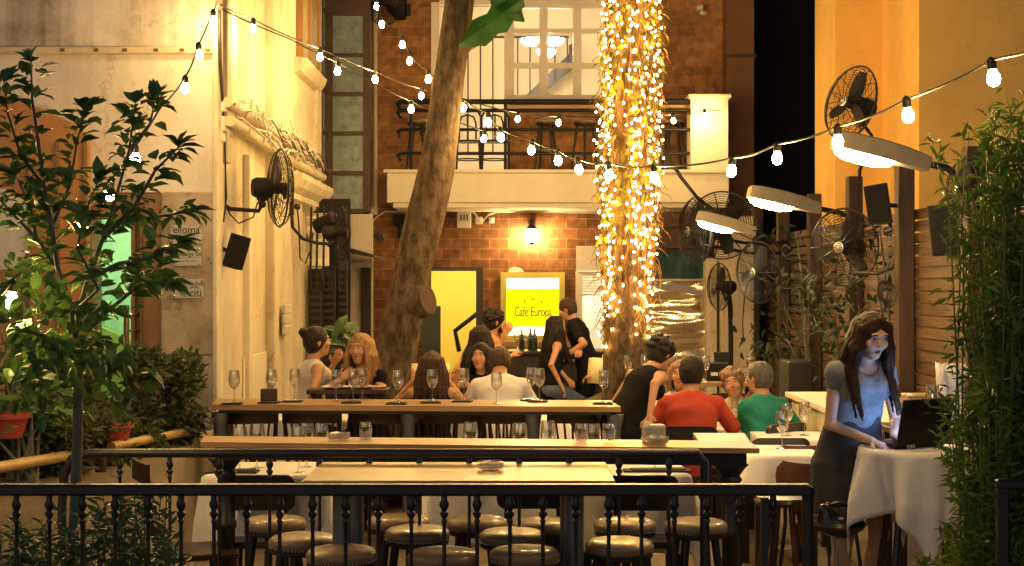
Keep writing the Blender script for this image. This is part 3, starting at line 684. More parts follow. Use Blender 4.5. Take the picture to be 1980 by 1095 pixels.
# white frames of the balcony door and window
fr = MB()
def frame_bar(mb, px0, px1, py0, py1, y0, y1): mb.bb(X(px0, YB), X(px1, YB), y0, y1, Z(py1, YB), Z(py0, YB))
frame_bar(fr, 834, 850, 6, 330, YB - .05, YB + .1); frame_bar(fr, 850, 1188, -6, 10, YB - .05, YB + .1); frame_bar(fr, 975, 984, 10, 330, YB - .048, YB + .1)
fr.build('door_frame', M['white_paint'], bh, smooth=False)
wf = MB()
for a, b in ((984, 994), (1043, 1059), (1108, 1124), (1172, 1186)): frame_bar(wf, a, b, 10, 192, YB - .02, YB + .06)
for a, b in ((10, 16), (56, 64), (122, 132), (184, 192)):
    for p, q in ((994, 1043), (1059, 1108), (1124, 1172)): frame_bar(wf, p, q, a, b, YB - .016, YB + .056)
win = wf.build('balcony_window', M['white_paint'], bh, smooth=False)
g_ = MB()
for p, q in ((994, 1043), (1059, 1108), (1124, 1172)): frame_bar(g_, p, q, 10, 192, YB + .018, YB + .022)
gl = g_.build('pane', M['window_glass'], win, origin=(0.5, YB, 0), smooth=False); gl.location = V((.5, YB, 0)) - V(bh['_w'])
# upstairs room
ur = MB(); ur.bb(-1.9, 2.4, YB + 3.3, YB + 3.4, 3.3, 6.6); ur.bb(-2.0, -1.9, YB + .3, YB + 3.3, 3.3, 6.6); ur.bb(2.4, 2.5, YB + .3, YB + 3.3, 3.3, 6.6); ur.bb(-2, 2.5, YB + .3, YB + 3.4, 3.3, 3.38); ur.bb(-2, 2.5, YB + .3, YB + 3.4, 6.6, 6.7)
ur.build('upstairs_room', M['room_cream'], bh, smooth=False)
# stair behind the windows: sloping string with plain balusters and a lit panel
st = MB(); ys = YB + 2.9
st.prism([(X(985, ys), Z(215, ys)), (X(1100, ys), Z(105, ys)), (X(1100, ys), Z(88, ys)), (X(1112, ys), Z(80, ys)), (X(1112, ys), Z(128, ys)), (X(985, ys), Z(235, ys))], 'y', ys, ys + .1)
for i in range(9):
    px = 905 + 24 * i; yb = min(235, max(100, 235 - (px - 985) * .93)) if px > 985 else 300
    st.tube([W(px, yb, ys - .05), W(px, 72, ys - .05)], .012, 6)
st.tube([W(890, 72, ys - .05), W(1100, 72, ys - .05)], .02, 6)
st.build('staircase', M['wood_dark'], bh, smooth=False)
pd = MB(); 
pnd = thing('pendant_lamp', 'three bowl pendant lamp glowing behind the balcony window', 'lamp', tuple(W(1052, 90, YB + 1.5)), world=True)
for px, py in ((1026, 80), (1072, 80), (1056, 102)):
    c = W(px, py, YB + 1.5 - (.25 if py > 90 else 0))
    MB().lathe([(.01, -.075), (.08, -.06), (.135, -.01), (.15, .035)], 20, c).build('lamp_shade', M['pendant_glow'], pnd)
    pd.tube([c + V((0, 0, .0)), W(1052, 78, YB + 1.5) + V((0, 0, .12))], .012, 6)
pd.tube([W(1052, 78, YB + 1.5), W(1052, -60, YB + 1.5)], .012, 6); pd.build('stem', M['bronze'], pnd)
# rooms on the ground floor
yr = MB(); yr.bb(d0 - .5, d1 + .25, YB + 2.4, YB + 2.5, 0, 2.7); yr.bb(d0 - .6, d0 - .5, YB + .3, YB + 2.4, 0, 2.7); yr.bb(d1 + .25, d1 + .3, YB + .3, YB + 2.4, 0, 2.7); yr.bb(d0 - .6, d1 + .3, YB + .3, YB + 2.5, 2.7, 2.8)
yr.build('hall', M['room_yellow'], bh, smooth=False)
MB().bb(d0 + .1, d1 - .1, YB + .9, YB + 1.1, 2.62, 2.68).build('hall_lamp', M['yellow_lamp'], bh, smooth=False)
hr_ = MB(); hr_.tube([W(888, 680, YB + .8), W(880, 640, YB + .8), W(925, 605, YB + .8), W(940, 598, YB + .8)], .035, 8); hr_.build('handrail', M['black_metal'], bh)
fd = MB(); fd.bb(d1, d1 + .03, YB - .05, YB + .2, 0, zt); fd.bb(d0 - .03, d0, YB - .05, YB + .2, 0, zt); fd.bb(d0 - .03, d1 + .03, YB - .052, YB + .2, zt, zt + .05); fd.bb(d1 - .07, d1, YB - .02, YB + .05, 0, zt)
fd.build('yellow_door_frame', M['wood_black'], bh, smooth=False)
MB().bb(X(816, 19.6), X(852, 19.6), 19.58, 19.62, 0.1, Z(592, 19.6)).build('open_door', mat('door_green', (.02, .032, .022), .45, var=.3), bh, smooth=False)
kr = MB(); kr.bb(k0 - .1, k1 + .1, YB + 1.6, YB + 1.7, 0, 2.6); kr.bb(k0 - .2, k0 - .1, YB + .3, YB + 1.6, 0, 2.6); kr.bb(k1 + .1, k1 + .2, YB + .3, YB + 1.6, 0, 2.6); kr.bb(k0 - .2, k1 + .2, YB + .3, YB + 1.7, 2.6, 2.7)
kr.build('kitchen_room', M['room_cream'], bh, smooth=False)
MB().bb(k0 + .1, k1 - .1, YB + .7, YB + .85, 2.5, 2.55).build('kitchen_lamp', M['kitchen_lamp'], bh, smooth=False)
kf = MB(); frame_bar(kf, 1113, 1126, 525, 790, YB - .04, YB + .1); frame_bar(kf, 1126, 1250, 525, 534, YB - .036, YB + .1); frame_bar(kf, 1238, 1250, 534, 790, YB - .036, YB + .1); frame_bar(kf, 1126, 1238, 568, 572, YB, YB + .03); kf.build('kitchen_door_frame', M['white_paint'], bh, smooth=False)
hood = MB(); frame_bar(hood, 1114, 1250, 476, 524, YB - .06, YB + .05); hood.build('transom_panel', M['dull_steel'], bh, smooth=False)
sh = MB()
for i in range(6): frame_bar(sh, 1126, 1238, 535 + i * 5.4, 539 + i * 5.4, YB - .02, YB + .01)
sh.build('roller_shutter', M['dull_steel'], bh, smooth=False)
# sign box: yellow acrylic lit from behind by two tubes
sg = thing('lightbox_sign', 'glowing yellow lightbox sign reading Café Europa under three black stars', 'sign', (X(1030, YB), YB, zs0), world=True)
f_ = MB(); frame_bar(f_, 968, 979, 527, 661, YB - .05, YB + .3); frame_bar(f_, 1081, 1092, 527, 661, YB - .05, YB + .3); frame_bar(f_, 979, 1081, 527, 538, YB - .046, YB + .3); frame_bar(f_, 979, 1081, 649, 661, YB - .046, YB + .3)
frame_bar(f_, 979, 1081, 538, 649, YB + .26, YB + .3)
f_.build('frame', mat('frame_olive', (.62, .52, .12), .6, var=.12), sg, smooth=False)
p_ = MB(); frame_bar(p_, 979, 1081, 559, 632, YB + .05, YB + .052); p_.build('panel', M['acrylic_yellow'], sg, smooth=False)
for a_, b_ in ((538, 559), (632, 649)): p_ = MB(); frame_bar(p_, 979, 1081, a_, b_, YB + .05, YB + .052); p_.build('glare_strip', M['acrylic_glare'], sg, smooth=False)  # added strips: white glare of the tubes put into the panel colour
for py in (549, 640):
    MB().tube([W(984, py, YB + .13), W(1076, py, YB + .13)], .018, 8).build('tube', M['tube_light'], sg)
for dx_, dy_ in ((-.0035, 0), (.0035, .0006)): text_obj('lettering', 'Café Europa', (X(1031, YB) + dx_, YB + .046 + dy_, Z(604, YB)), .195, M['ink'], sg, .545, .003, off=.0015)
sm = MB()
for px, py in ((1014.5, 583), (1030.5, 579), (1047, 584)):
    c = (X(px, YB), Z(py, YB)); pl = []
    for k in range(10):
        a = PI / 2 + k * PI / 5; r_ = .040 if k % 2 == 0 else .013; pl.append((c[0] + r_ * math.cos(a), c[1] + r_ * math.sin(a)))
    n_ = len(pl); vs = [(x_, YB + .043, z_) for x_, z_ in pl] + [(c[0], YB + .043, c[1])]
    sm.add(vs, [(k, (k + 1) % n_, n_) for k in range(n_)])
sm.build('stars', M['ink'], sg, smooth=False)
# balcony
bal = thing('balcony', 'cream plastered balcony slab with black pipe railing above the café doors', 'balcony', (.6, 19.9, 2.9), world=True)
b0, b1 = X(748, 19.3), X(1410, 19.3); zb0, zb1 = 2.93, 3.43
sl = MB(); sl.bb(b0, b1, 19.3, YB - .003, zb0 + .06, zb1 - .04, bev=.01); sl.bb(b0 - .04, b1 + .03, 19.26, YB - .005, zb1 - .04, zb1); sl.bb(b0 + .08, b1 - .02, 19.34, YB - .004, zb0, zb0 + .06); sl.build('slab', M['plaster_white'], bal, smooth=False)
pl_ = MB(); pl_.bb(X(1336, 19.3), X(1408, 19.3), 19.31, 19.75, zb1, 4.38); pl_.bb(X(1331, 19.3), X(1414, 19.3), 19.27, 19.79, 4.38, 4.44, bev=.015); pl_.build('pier', M['plaster_white'], bal, smooth=False)
rl = MB(); yr_ = 19.4; xe = X(1334, yr_)
for py, r_ in ((197, .036), (214, .026), (251, .022), (297, .022)):
    z_ = Z(py, yr_); x_ = X(772, yr_)
    rl.tube([(x_, yr_ + .16, z_ - .07), (x_ - .02, yr_ + .02, z_ - .02), (x_ + .03, yr_, z_), (xe, yr_, z_)], r_, 8)
rl.build('railing', M['black_metal'], bal)
for px in (795, 977, 1185): MB().tube([W(px, 330, yr_ + .03), W(px, 195, yr_ + .03)], .02, 8).build('post', M['black_metal'], bal)
MB().bb(X(976, 19.6), xe, 19.46, 19.8, Z(214, 19.6), Z(206, 19.6)).build('counter_plank', M['wood_top'], bal, smooth=False)

# steel framed window tower between the two houses
tw = thing('steel_window', 'tall rusty steel window with panes tinted dull twilight blue beside the brick house', 'window', (-2.2, 19.4, 0), world=True)
ft = MB(); yw = 19.5
def WB(mb, px0, px1, py0, py1, y0, y1, d=19.5): mb.bb(X(px0, d), X(px1, d), y0, y1, Z(py1, d), Z(py0, d))
for a, b in ((632, 643), (702, 716)): WB(ft, a, b, -150, 410, yw, yw + .1)
pn = MB()
for a, b in ((-45, 30), (103, 110), (178, 186), (254, 262), (331, 339), (404, 412)): WB(ft, 643, 702, a, b, yw + .003, yw + .097)
WB(pn, 640, 705, -60, 410, yw + .04, yw + .06)
xs_ = X(632, yw)
for y_ in (17.7, 18.1, 18.5, 18.9, 19.3): ft.bb(xs_ - .03, xs_ + .02, y_, y_ + .05, 2.85, 6.5)
for z_ in (2.85, 3.35, 3.9, 4.45, 5.0, 5.5): ft.bb(xs_ - .028, xs_ + .016, 17.6, 19.5, z_, z_ + .045)
pn.bb(xs_ - .01, xs_, 17.6, 19.5, 2.85, 6.5)
ft.build('frame', M['steel_frame'], tw, smooth=False); pn.build('panes', M['glass_pane_twilight'], tw, smooth=False)  # twilight seen in the panes is put into their base colour
lw_ = thing('shopfront', 'cream wall strip with open black shutter below the steel window', 'shopfront', (-2.3, 19.4, 0), world=True)
t_ = MB(); t_.bb(-3.0, X(720, 19.5), 19.52, 19.62, 0, 2.85); t_.build('wall', M['plaster_cream'], lw_, smooth=False)
t_ = MB(); WB(t_, 700, 718, 518, 660, 19.40, 19.46); t_.build('shutter', M['wood_black'], lw_, smooth=False)
t_ = MB(); t_.prism([(X(640, 18), Z(470, 18)), (X(728, 18), Z(495, 18)), (X(728, 18), Z(499, 18)), (X(640, 18), Z(484, 18))], 'y', 17.6, 19.4); t_.build('awning', M['black_metal'], lw_, smooth=False)

# ------------------------------------------------------------------ left house: front face and the long side wall running to the back
XL, YL = -2.36, 11.5
lh = thing('old_house', 'old cream plastered house with pilasters, stains and cables along its side', 'building', (-4, 14, 0), world=True)
op0, op1, opz = X(168, YL), X(312, YL), Z(372, YL)
zc_ = Z(99, YL); f_ = MB(); f_.bb(-9, XL, YL, YL + .35, zc_, 7.5); f_.build('upper_wall', M['plaster_streaked'], lh, smooth=False)
f_ = MB(); f_.bb(-9, op0, YL, YL + .35, 0, zc_); f_.bb(op0, op1, YL, YL + .35, opz, zc_); f_.bb(op1, XL, YL, YL + .35, 0, zc_)
f_.build('front_wall', M['plaster_grey'], lh, smooth=False)
s_ = MB(); s_.bb(XL - .3, XL, YL + .352, 17.55, 0, 7.5); s_.bb(-9, XL, 17.55, 17.8, 0, 7.5); s_.build('side_wall', M['plaster_cream'], lh, smooth=False)
def dpx(px): return -XL * F_PX / (990 - px)
pil = MB()
for a, b, o_, z0, z1 in ((413, 424, .03, .3, 7.4), (428, 436, .05, 2.9, 7.4), (470, 476, .06, 0, 3.05), (513, 522, .09, 0, 7.4), (526, 557, .05, 0, 7.4), (566, 572, .07, 0, 3.0), (606, 614, .05, 0, 7.4)):
    pil.bb(XL - .01, XL + o_, dpx(a), dpx(b), z0, z1, bev=.008)
pil.build('pilaster', M['plaster_cream'], lh, smooth=False)
cor = MB(); cor.prism([(XL - .005, 2.72), (XL + .10, 2.80), (XL + .10, 2.86), (XL + .16, 2.92), (XL + .20, 3.0), (XL + .20, 3.06), (XL - .005, 3.06)], 'y', 14.9, 17.5); cor.build('cornice', M['plaster_cream'], lh, smooth=False)
sill = MB(); sill.prism([(XL - .005, 4.2), (XL + .07, 4.23), (XL + .12, 4.3), (XL + .14, 4.36), (XL - .005, 4.38)], 'y', 15.7, 17.4); sill.build('window_sill', M['plaster_cream'], lh, smooth=False)
ws = MB(); ws.bb(XL + .004, XL + .05, 15.9, 16.45, 4.38, 7.2); ws.bb(XL + .004, XL + .05, 16.55, 17.2, 4.38, 7.2); ws.build('window', M['olive_glass'], lh, smooth=False)
ws = MB(); 
for a, b in ((15.8, 15.9), (16.45, 16.55), (17.2, 17.3)): ws.bb(XL + .002, XL + .08, a, b, 4.38, 7.2)
ws.build('window_frame', M['wood_frame'], lh, smooth=False)
# half column with capital at the far corner
hc_ = MB(); cc = (XL + .10, 16.8, 0)
hc_.lathe([(.17, 0), (.17, .5), (.15, .55), (.145, 1.2), (.14, 2.1), (.17, 2.12), (.17, 2.16), (.14, 2.2), (.15, 2.3), (.19, 2.42), (.16, 2.46), (.22, 2.55), (.26, 2.66), (.24, 2.68), (.28, 2.72)], 22, cc)
for k in range(10):
    a = 2 * PI * k / 10; hc_.sphere((cc[0] + .19 * math.cos(a), cc[1] + .19 * math.sin(a), 2.52), .055, 8, 6, 0, (1, 1, 1.5))
hc_.build('column', M['plaster_white'], lh)
rb = MB(); rb.bb(op1 + .01, XL + .012, YL - .035, YL + .0, 1.35, opz, bev=.01); rb.bb(op1 + .06, XL - .05, YL - .06, YL - .036, .9, 1.34, bev=.02); rb.build('rough_patch', M['plaster_rough'], lh, smooth=False)
cd = MB(); cd.bb(-9, X(414, YL), YL - .05, YL - .001, Z(106, YL), Z(92, YL), bev=.008); cd.build('conduit', M['pipe_beige'], lh, smooth=False)
cs = MB(); 
for px in (55, 120, 185, 240, 300, 350, 400): cs.bb(X(px, YL), X(px + 9, YL), YL - .056, YL - .046, Z(102, YL), Z(96, YL))
cs.build('clips', M['bronze'], lh, smooth=False)
el = MB()
for i, py in enumerate((597, 617, 638)): el.bb(XL + .09, XL + .13, dpx(527), dpx(540), Z(py + 9, 14.4), Z(py - 8, 14.4), bev=.012)
el.build('switch_boxes', M['grey_plastic'], lh, smooth=False)
cb = MB(); cb.bb(XL + .003, XL + .02, dpx(468), dpx(512), .3, Z(688, 13), bev=.004); cb.build('cupboard_door', M['white_paint'], lh, smooth=False)
# entrance: bronze timber frame, glass door, green lit lobby
en = thing('entrance_door', 'tall glass entrance door with bronze pull bar before a green lit lobby', 'door', ((op0 + op1) / 2, YL + .2, 0), world=True)
e_ = MB(); 
for a, b, y_ in ((168, 176, .02), (250, 258, .05), (274, 312, .02), (258, 274, .10)): e_.bb(X(a, YL), X(b, YL), YL + y_, YL + .3, 0, opz)
e_.bb(op0, op1, YL + .017, YL + .29, Z(422, YL), opz - .002); e_.build('frame', M['wood_frame'], en, smooth=False)
MB().bb(X(271, YL), X(276, YL), YL - .01, YL + .018, 0, opz - .01).build('cover_strip', M['bronze'], en, smooth=False)
MB().bb(X(176, YL), X(250, YL), YL + .15, YL + .155, 0, Z(422, YL)).build('pane', M['window_glass'], en, smooth=False)
h_ = MB(); xh = X(247, YL); h_.tube([(xh, YL - .04, Z(706, YL)), (xh, YL - .04, Z(590, YL))], .022, 10)
for py in (608, 640, 690): h_.tube([(xh, YL - .04, Z(py, YL)), (xh + .09, YL + .06, Z(py, YL))], .010, 6)
h_.build('pull_bar', M['bronze'], en)
lo = MB(); lo.bb(op0 - .6, XL - .32, YL + 2.6, YL + 2.7, 0, 3); lo.bb(op0 - .7, op0 - .6, YL + .36, YL + 2.6, 0, 3); lo.bb(XL - .38, XL - .32, YL + .36, YL + 2.6, 0, 3); lo.bb(op0 - .7, XL - .32, YL + .36, YL + 2.7, 3, 3.1); lo.build('lobby', M['room_green'], en, smooth=False)
sp_ = MB(); sp_.prism([(X(150, 13.4), Z(610, 13.4)), (X(275, 13.4), Z(668, 13.4)), (X(275, 13.4), .1), (X(150, 13.4), .1)], 'y', 13.35, 13.5); sp_.build('stair_wall', mat('stair_olive', (.40, .46, .12), .8, var=.1), en, smooth=False)
MB().bb(X(190, 13), X(235, 13), 12.9, 13.0, 2.9, 2.94).build('ceiling_tube', M['green_tube'], en, smooth=False)
ho = thing('hoarding', 'orange timber hoarding with slanted top and peeling grey paint left of entrance', 'hoarding', (-4.2, 11.2, 0), world=True)
h_ = MB(); yh_ = 11.3
h_.prism([(X(-120, yh_), Z(150, yh_)), (X(0, yh_), Z(178, yh_)), (X(140, yh_), Z(238, yh_)), (X(166, yh_), Z(262, yh_)), (X(166, yh_), 0), (X(-120, yh_), 0)], 'y', yh_, yh_ + .12); h_.build('panel', M['hoarding_orange'], ho, smooth=False)
h_ = MB(); h_.prism([(X(-120, yh_), Z(352, yh_)), (X(10, yh_), Z(366, yh_)), (X(58, yh_), Z(395, yh_)), (X(66, yh_), Z(470, yh_)), (X(30, yh_), Z(520, yh_)), (X(-120, yh_), Z(530, yh_))], 'y', yh_ - .012, yh_ - .002); h_.build('peeling_sheet', M['plaster_grey'], ho, smooth=False)
h_ = MB(); 
for px in (56, 110, 164): h_.bb(X(px, yh_), X(px + 6, yh_), yh_ - .03, yh_ - .001, 0, Z(275, yh_))
h_.build('batten', M['wood_frame'], ho, smooth=False)

# ------------------------------------------------------------------ right: ochre building with stepped facade and the dark gap
oc = thing('ochre_building', 'tall ochre plastered building with stepped corners behind the slatted fence', 'building', (5, 17, 0), world=True)
o_ = MB()
xc, xa = X(1777, 15.0), X(1615, 16.5)
o_.bb(xc, 14, 15.0, 15.3, 0, 9); o_.bb(xc, xc + .3, 15.3, 16.5, 0, 9); o_.bb(xa, xc, 16.5, 16.8, 0, 9); o_.bb(xa, xa + .3, 16.8, 17.6, 0, 9)
o_.build('facade', M['wall_ochre'], oc, smooth=False)
gp = thing('dark_passage', 'black recessed passage with brown piers between brick and ochre houses', 'passage', (4, 20.5, 0), world=True)
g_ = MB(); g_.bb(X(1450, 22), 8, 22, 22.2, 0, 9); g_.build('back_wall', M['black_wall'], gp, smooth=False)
g_ = MB(); g_.bb(X(1405, 20.1), X(1458, 20.1), 20.1, 22, 0, 9); g_.build('brown_pier', M['wall_brown'], gp, smooth=False)
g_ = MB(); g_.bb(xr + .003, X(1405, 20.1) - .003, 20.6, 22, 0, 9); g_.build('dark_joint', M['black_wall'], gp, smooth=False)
g_ = MB(); g_.bb(X(1400, 20.1), X(1462, 20.1), 20.07, 20.1, Z(109, 20), Z(104, 20)); g_.build('pier_band', M['steel_frame'], gp, smooth=False)
pc = thing('cream_pillar', 'cream plastered pillar with a black edge at the far end of fence', 'pillar', (2.76, 18.6, 0), world=True)
g_ = MB(); g_.bb(X(1366, 18.4), X(1386, 18.4), 18.4, 18.9, 0, Z(500, 18.4)); g_.bb(X(1392, 18.4), X(1452, 18.4), 18.2, 18.9, 0, Z(420, 18.4)); g_.build('shaft', M['plaster_cream'], pc, smooth=False)
g_ = MB(); g_.bb(X(1452, 18.4) + .002, X(1462, 18.4), 18.15, 18.9, 0, Z(430, 18.4)); g_.build('edge_strip', M['wood_black'], pc, smooth=False)
# duct and dark timber beams under the balcony's right end, dark glass and polished steel sheets
du = thing('service_duct', 'dark brown boxed duct under the right end of the balcony', 'duct', (2.4, 19, 1.9), world=True)
g_ = MB(); g_.bb(X(1268, 19), X(1375, 19), 18.9, 19.6, Z(480, 19), Z(412, 19)); g_.bb(X(1268, 19), X(1310, 19), 18.86, 18.898, Z(440, 19), Z(420, 19)); g_.build('casing', M['steel_frame'], du, smooth=False)
pnl = thing('steel_sheet', 'polished stainless sheet with wavy golden reflections beside the lit trunk', 'metal sheet', (2.2, 18.6, 0), world=True)
g_ = MB(); g_.bb(X(1240, 18.6), X(1365, 18.6), 18.6, 18.63, Z(770, 18.6), Z(543, 18.6)); g_.build('sheet', M['steel_wavy'], pnl, smooth=False)
g_ = MB(); g_.bb(X(1240, 18.6), X(1366, 18.6), 18.585, 18.64, Z(543, 18.6), Z(540, 18.6)); g_.bb(X(1365, 18.6), X(1367, 18.6), 18.585, 18.64, Z(770, 18.6), Z(543, 18.6)); g_.build('edge_trim', M['dull_steel'], pnl, smooth=False)
tg = MB(); tg.bb(X(1225, 18.7), X(1366, 18.7), 18.7, 18.73, Z(539, 18.7), Z(485, 18.7)); tag(tg.build('dark_glass', M['glass_teal_reflection'], smooth=False), 'dark glass pane with painted teal reflection above the polished stainless sheet', 'glass pane')  # teal reflection is streaked into the colour of the dark glass
# ================================================================== things
def sub(mb, name, m, part, root, **k): return mb.build(name, m, part, origin=root['_w'], **k)
def share(proto, parent, loc=None, rot=None):
    c = proto.copy(); COL.objects.link(c); c.parent = parent
    if loc is not None: c.location = loc
    if rot is not None: c.rotation_euler = rot
    return c
ORD = ['first', 'second', 'third', 'fourth', 'fifth', 'sixth', 'seventh', 'eighth', 'ninth', 'tenth', 'eleventh', 'twelfth', 'thirteenth', 'fourteenth', 'fifteenth', 'sixteenth']

# ------------------------------------------------------------------ festoon lights
_b = {}
def bulb_meshes():
    b = MB(); b.lathe([(.0, -.054), (.012, -.051), (.022, -.042), (.0275, -.028), (.028, -.017), (.025, -.002), (.017, .012), (.014, .022)], 16)
    s = MB(); s.lathe([(.016, .018), (.021, .020), (.022, .060), (.014, .070), (.006, .078)], 12)
    return b, s
def festoon(name_label, pts, bulbs, slack=.0, col='bulb_glow', group='strings of festoon bulbs'):
    """pts: cable points (world); bulbs: indices of pts that carry a bulb"""
    t = thing('festoon_string', name_label, 'string lights', tuple(pts[0]), group, world=True)
    fine = []
    n = len(pts)
    for i in range(n - 1):
        p0, p1, p2, p3 = pts[max(0, i - 1)], pts[i], pts[i + 1], pts[min(n - 1, i + 2)]
        for k in range(6):
            u = k / 6; q = .5 * ((2 * p1) + (p2 - p0) * u + (2 * p0 - 5 * p1 + 4 * p2 - p3) * u * u + (3 * p1 - p0 - 3 * p2 + p3) * u ** 3)
            fine.append(q - V((0, 0, .012 * math.sin(PI * u))))
    fine.append(pts[-1])
    MB().tube(fine, .0065, 6).build('cable', M['rubber'], t)
    for i in bulbs:
        p = pts[i] - V((0, 0, .062))
        if 'b' not in _b:
            b, s = bulb_meshes()
            o = b.build('bulb', M[col], t, origin=(0, 0, 0)); s_ = s.build('socket', M['rubber'], o, origin=(0, 0, 0)); _b['b'] = o; _b['s'] = s_
            o.location = p - V(t['_w'])
        else:
            o = _b['b'].copy(); COL.objects.link(o); o.parent = t; o.location = p - V(t['_w'])
            s_ = _b['s'].copy(); COL.objects.link(s_); s_.parent = o
        o.rotation_euler = (random.uniform(-.15, .15), random.uniform(-.15, .15), 0)
    return t
up = V((0, 0, .075))
hook = W(425, 8, 11.55)
def B(*l): return [W(*p) + up for p in l]
s1 = [W(690, -70, 16.6)] + B((728, 12, 16), (738, 47, 15.6), (778, 86, 15.1), (792, 118, 14.7), (828, 153, 14.2), (895, 208, 13.2), (943, 236, 12.6), (968, 265, 12.2), (1028, 290, 11.6), (1079, 310, 11.1), (1119, 327, 10.7), (1178, 337, 10.2), (1265, 343, 9.5), (1415, 330, 8.7), (1503, 305, 8.1), (1620, 273, 7.5), (1755, 222, 6.9), (1920, 150, 6.3)) + [W(2040, 70, 5.9), W(2300, -120, 5.2)]
festoon('longest festoon string, sagging from above the brick wall across to the bright bush', s1, range(1, 19))
s2 = [hook] + B((490, 55, 12.2), (619, 110, 13.3), (725, 153, 14.6), (815, 185, 15.6)) + [W(900, 205, 16.3) + up] + B((1001, 230, 17.0), (1080, 237, 17.5), (1302, 233, 18.6), (1363, 224, 19.0)) + [W(1393, 212, 19.25)]
festoon('festoon string from the wall hook to the cream balcony pier', s2, [1, 2, 3, 4, 6, 7, 8, 9])
s3 = [hook + V((.02, 0, -.04)), W(560, 92, 12.6) + up] + B((653, 137, 13.2), (795, 211, 14.0), (936, 268, 14.6)) + [W(1060, 308, 14.4) + up, W(1168, 330, 13.75)]
festoon('festoon string with few bulbs ending at the fairy light trunk', s3, [2, 3, 4])
s0 = [hook + V((-.02, -.03, 0))] + B((412, 40, 11.25), (385, 105, 10.6), (358, 170, 10.0), (310, 232, 9.2), (262, 307, 8.5), (213, 375, 7.9), (160, 437, 7.3), (22, 580, 6.1)) + [W(-80, 650, 5.7), W(-300, 760, 5.2)]
festoon('festoon string dropping from the wall hook through the small tree', s0, [1, 2, 3, 5, 6, 7, 8])

# ------------------------------------------------------------------ the two big trunks
def wobble_tube(mb, pts, rs, n=18, amp=.08, seed=1, sub_=6):
    rr = random.Random(seed); P = []; Rr = []
    k = len(pts)
    for i in range(k - 1):
        p0, p1, p2, p3 = pts[max(0, i - 1)], pts[i], pts[i + 1], pts[min(k - 1, i + 2)]
        for s_ in range(sub_):
            u = s_ / sub_; P.append(.5 * ((2 * p1) + (p2 - p0) * u + (2 * p0 - 5 * p1 + 4 * p2 - p3) * u * u + (3 * p1 - p0 - 3 * p2 + p3) * u ** 3)); Rr.append(rs[i] + (rs[i + 1] - rs[i]) * u)
    P.append(pts[-1]); Rr.append(rs[-1])
    o = len(mb.v); mb.tube(P, Rr, n)
    ph = [rr.uniform(0, 6.28) for _ in range(6)]
    for i in range(len(P)):
        for j in range(n):
            v = V(mb.v[o + i * n + j]); a = 2 * PI * j / n
            d = amp * (.5 * math.sin(3 * a + ph[0] + i * .11) + .35 * math.sin(5 * a + ph[1] - i * .2) + .3 * math.sin(2 * a + ph[2] + i * .37) + .25 * math.sin(9 * a + ph[3] + .5 * i))
            v = P[i] + (v - P[i]) * (1 + d); mb.v[o + i * n + j] = tuple(v)
t = thing('leaning_tree', 'large bare tree trunk leaning in front of the brick house', 'tree', (X(735, 12.6), 12.6, 0), world=True)
tm = MB()
def TW(px, py, d=12.6): return W(px, py, d)
wobble_tube(tm, [TW(725, 1010), TW(742, 860), TW(755, 740), TW(775, 640), TW(800, 520), TW(824, 420), TW(849, 300), TW(868, 150), TW(888, 0), TW(905, -140), TW(915, -300)], [.26, .22, .19, .175, .165, .165, .152, .135, .125, .12, .10], 22, .07, 3)
tm.build('trunk', M['bark'], t, angle=80)
b_ = MB(); wobble_tube(b_, [TW(880, 100), TW(905, 85, 12.5), TW(930, 78, 12.4), TW(943, 79, 12.38)], [.09, .06, .038, .034], 12, .05, 5); b_.build('branch_stub', M['bark'], t)
b_ = MB(); wobble_tube(b_, [TW(782, 592), TW(808, 584, 12.53), TW(826, 579, 12.485)], [.13, .148, .142], 18, .05, 6); kn = b_.build('knot', M['bark'], t)
b_ = MB(); kd = (TW(826, 579, 12.485) - TW(808, 584, 12.53)).normalized(); b_.lathe([(.0, -.012), (.05, -.008), (.09, .004), (.118, .010), (.135, .004)], 24, TW(826, 579, 12.485) + kd * .004, V((0, 0, 1)).rotation_difference(kd).to_matrix()); sub(b_, 'cut_face', M['bark_cut'], kn, t)
b_ = MB()
def big_leaf(mb, base, tip, width, nrm, seed):
    rr = random.Random(seed); n = 9; d = tip - base; sd = d.normalized().cross(nrm).normalized(); vs = []; fs = []
    for i in range(n + 1):
        u = i / n; w = width * (math.sin(PI * min(1, u * .93 + .07)) ** .7) * (1 + .22 * math.sin(u * 19 + seed)); c = base + d * u - nrm * (.10 * math.sin(PI * u)) + V((0, 0, -.10 * u * u))
        vs += [c - sd * w - nrm * .06, c, c + sd * w - nrm * .05]
    for i in range(n): fs += [(3 * i, 3 * i + 1, 3 * i + 4, 3 * i + 3), (3 * i + 1, 3 * i + 2, 3 * i + 5, 3 * i + 4)]
    mb.add(vs, fs)
big_leaf(b_, TW(1012, -4, 12.2), TW(888, 62, 12.2), .125, V((.15, -.9, .3)), 2)
big_leaf(b_, TW(930, -60, 12.25), TW(1014, 14, 12.2), .10, V((.0, -.9, .4)), 5)
b_.build('leaf', M['leaf_big'], t)

t = thing('lit_tree', 'straight tree trunk standing behind the fairy light strings', 'tree', (X(1213, 13.5), 13.5, 0), world=True)
tm = MB()
wobble_tube(tm, [W(1208, 980, 13.5), W(1210, 860, 13.5), W(1210, 700, 13.5), W(1212, 560, 13.5), W(1215, 400, 13.5), W(1216, 240, 13.5), W(1222, 60, 13.5), W(1230, -150, 13.5), W(1236, -300, 13.5)], [.27, .235, .215, .20, .185, .16, .145, .13, .12], 24, .10, 8)
tm.build('trunk', M['bark'], t, angle=80)
AX = lambda z: V((X(1212, 13.5) + .018 * (z - 1.9), 13.5, z))
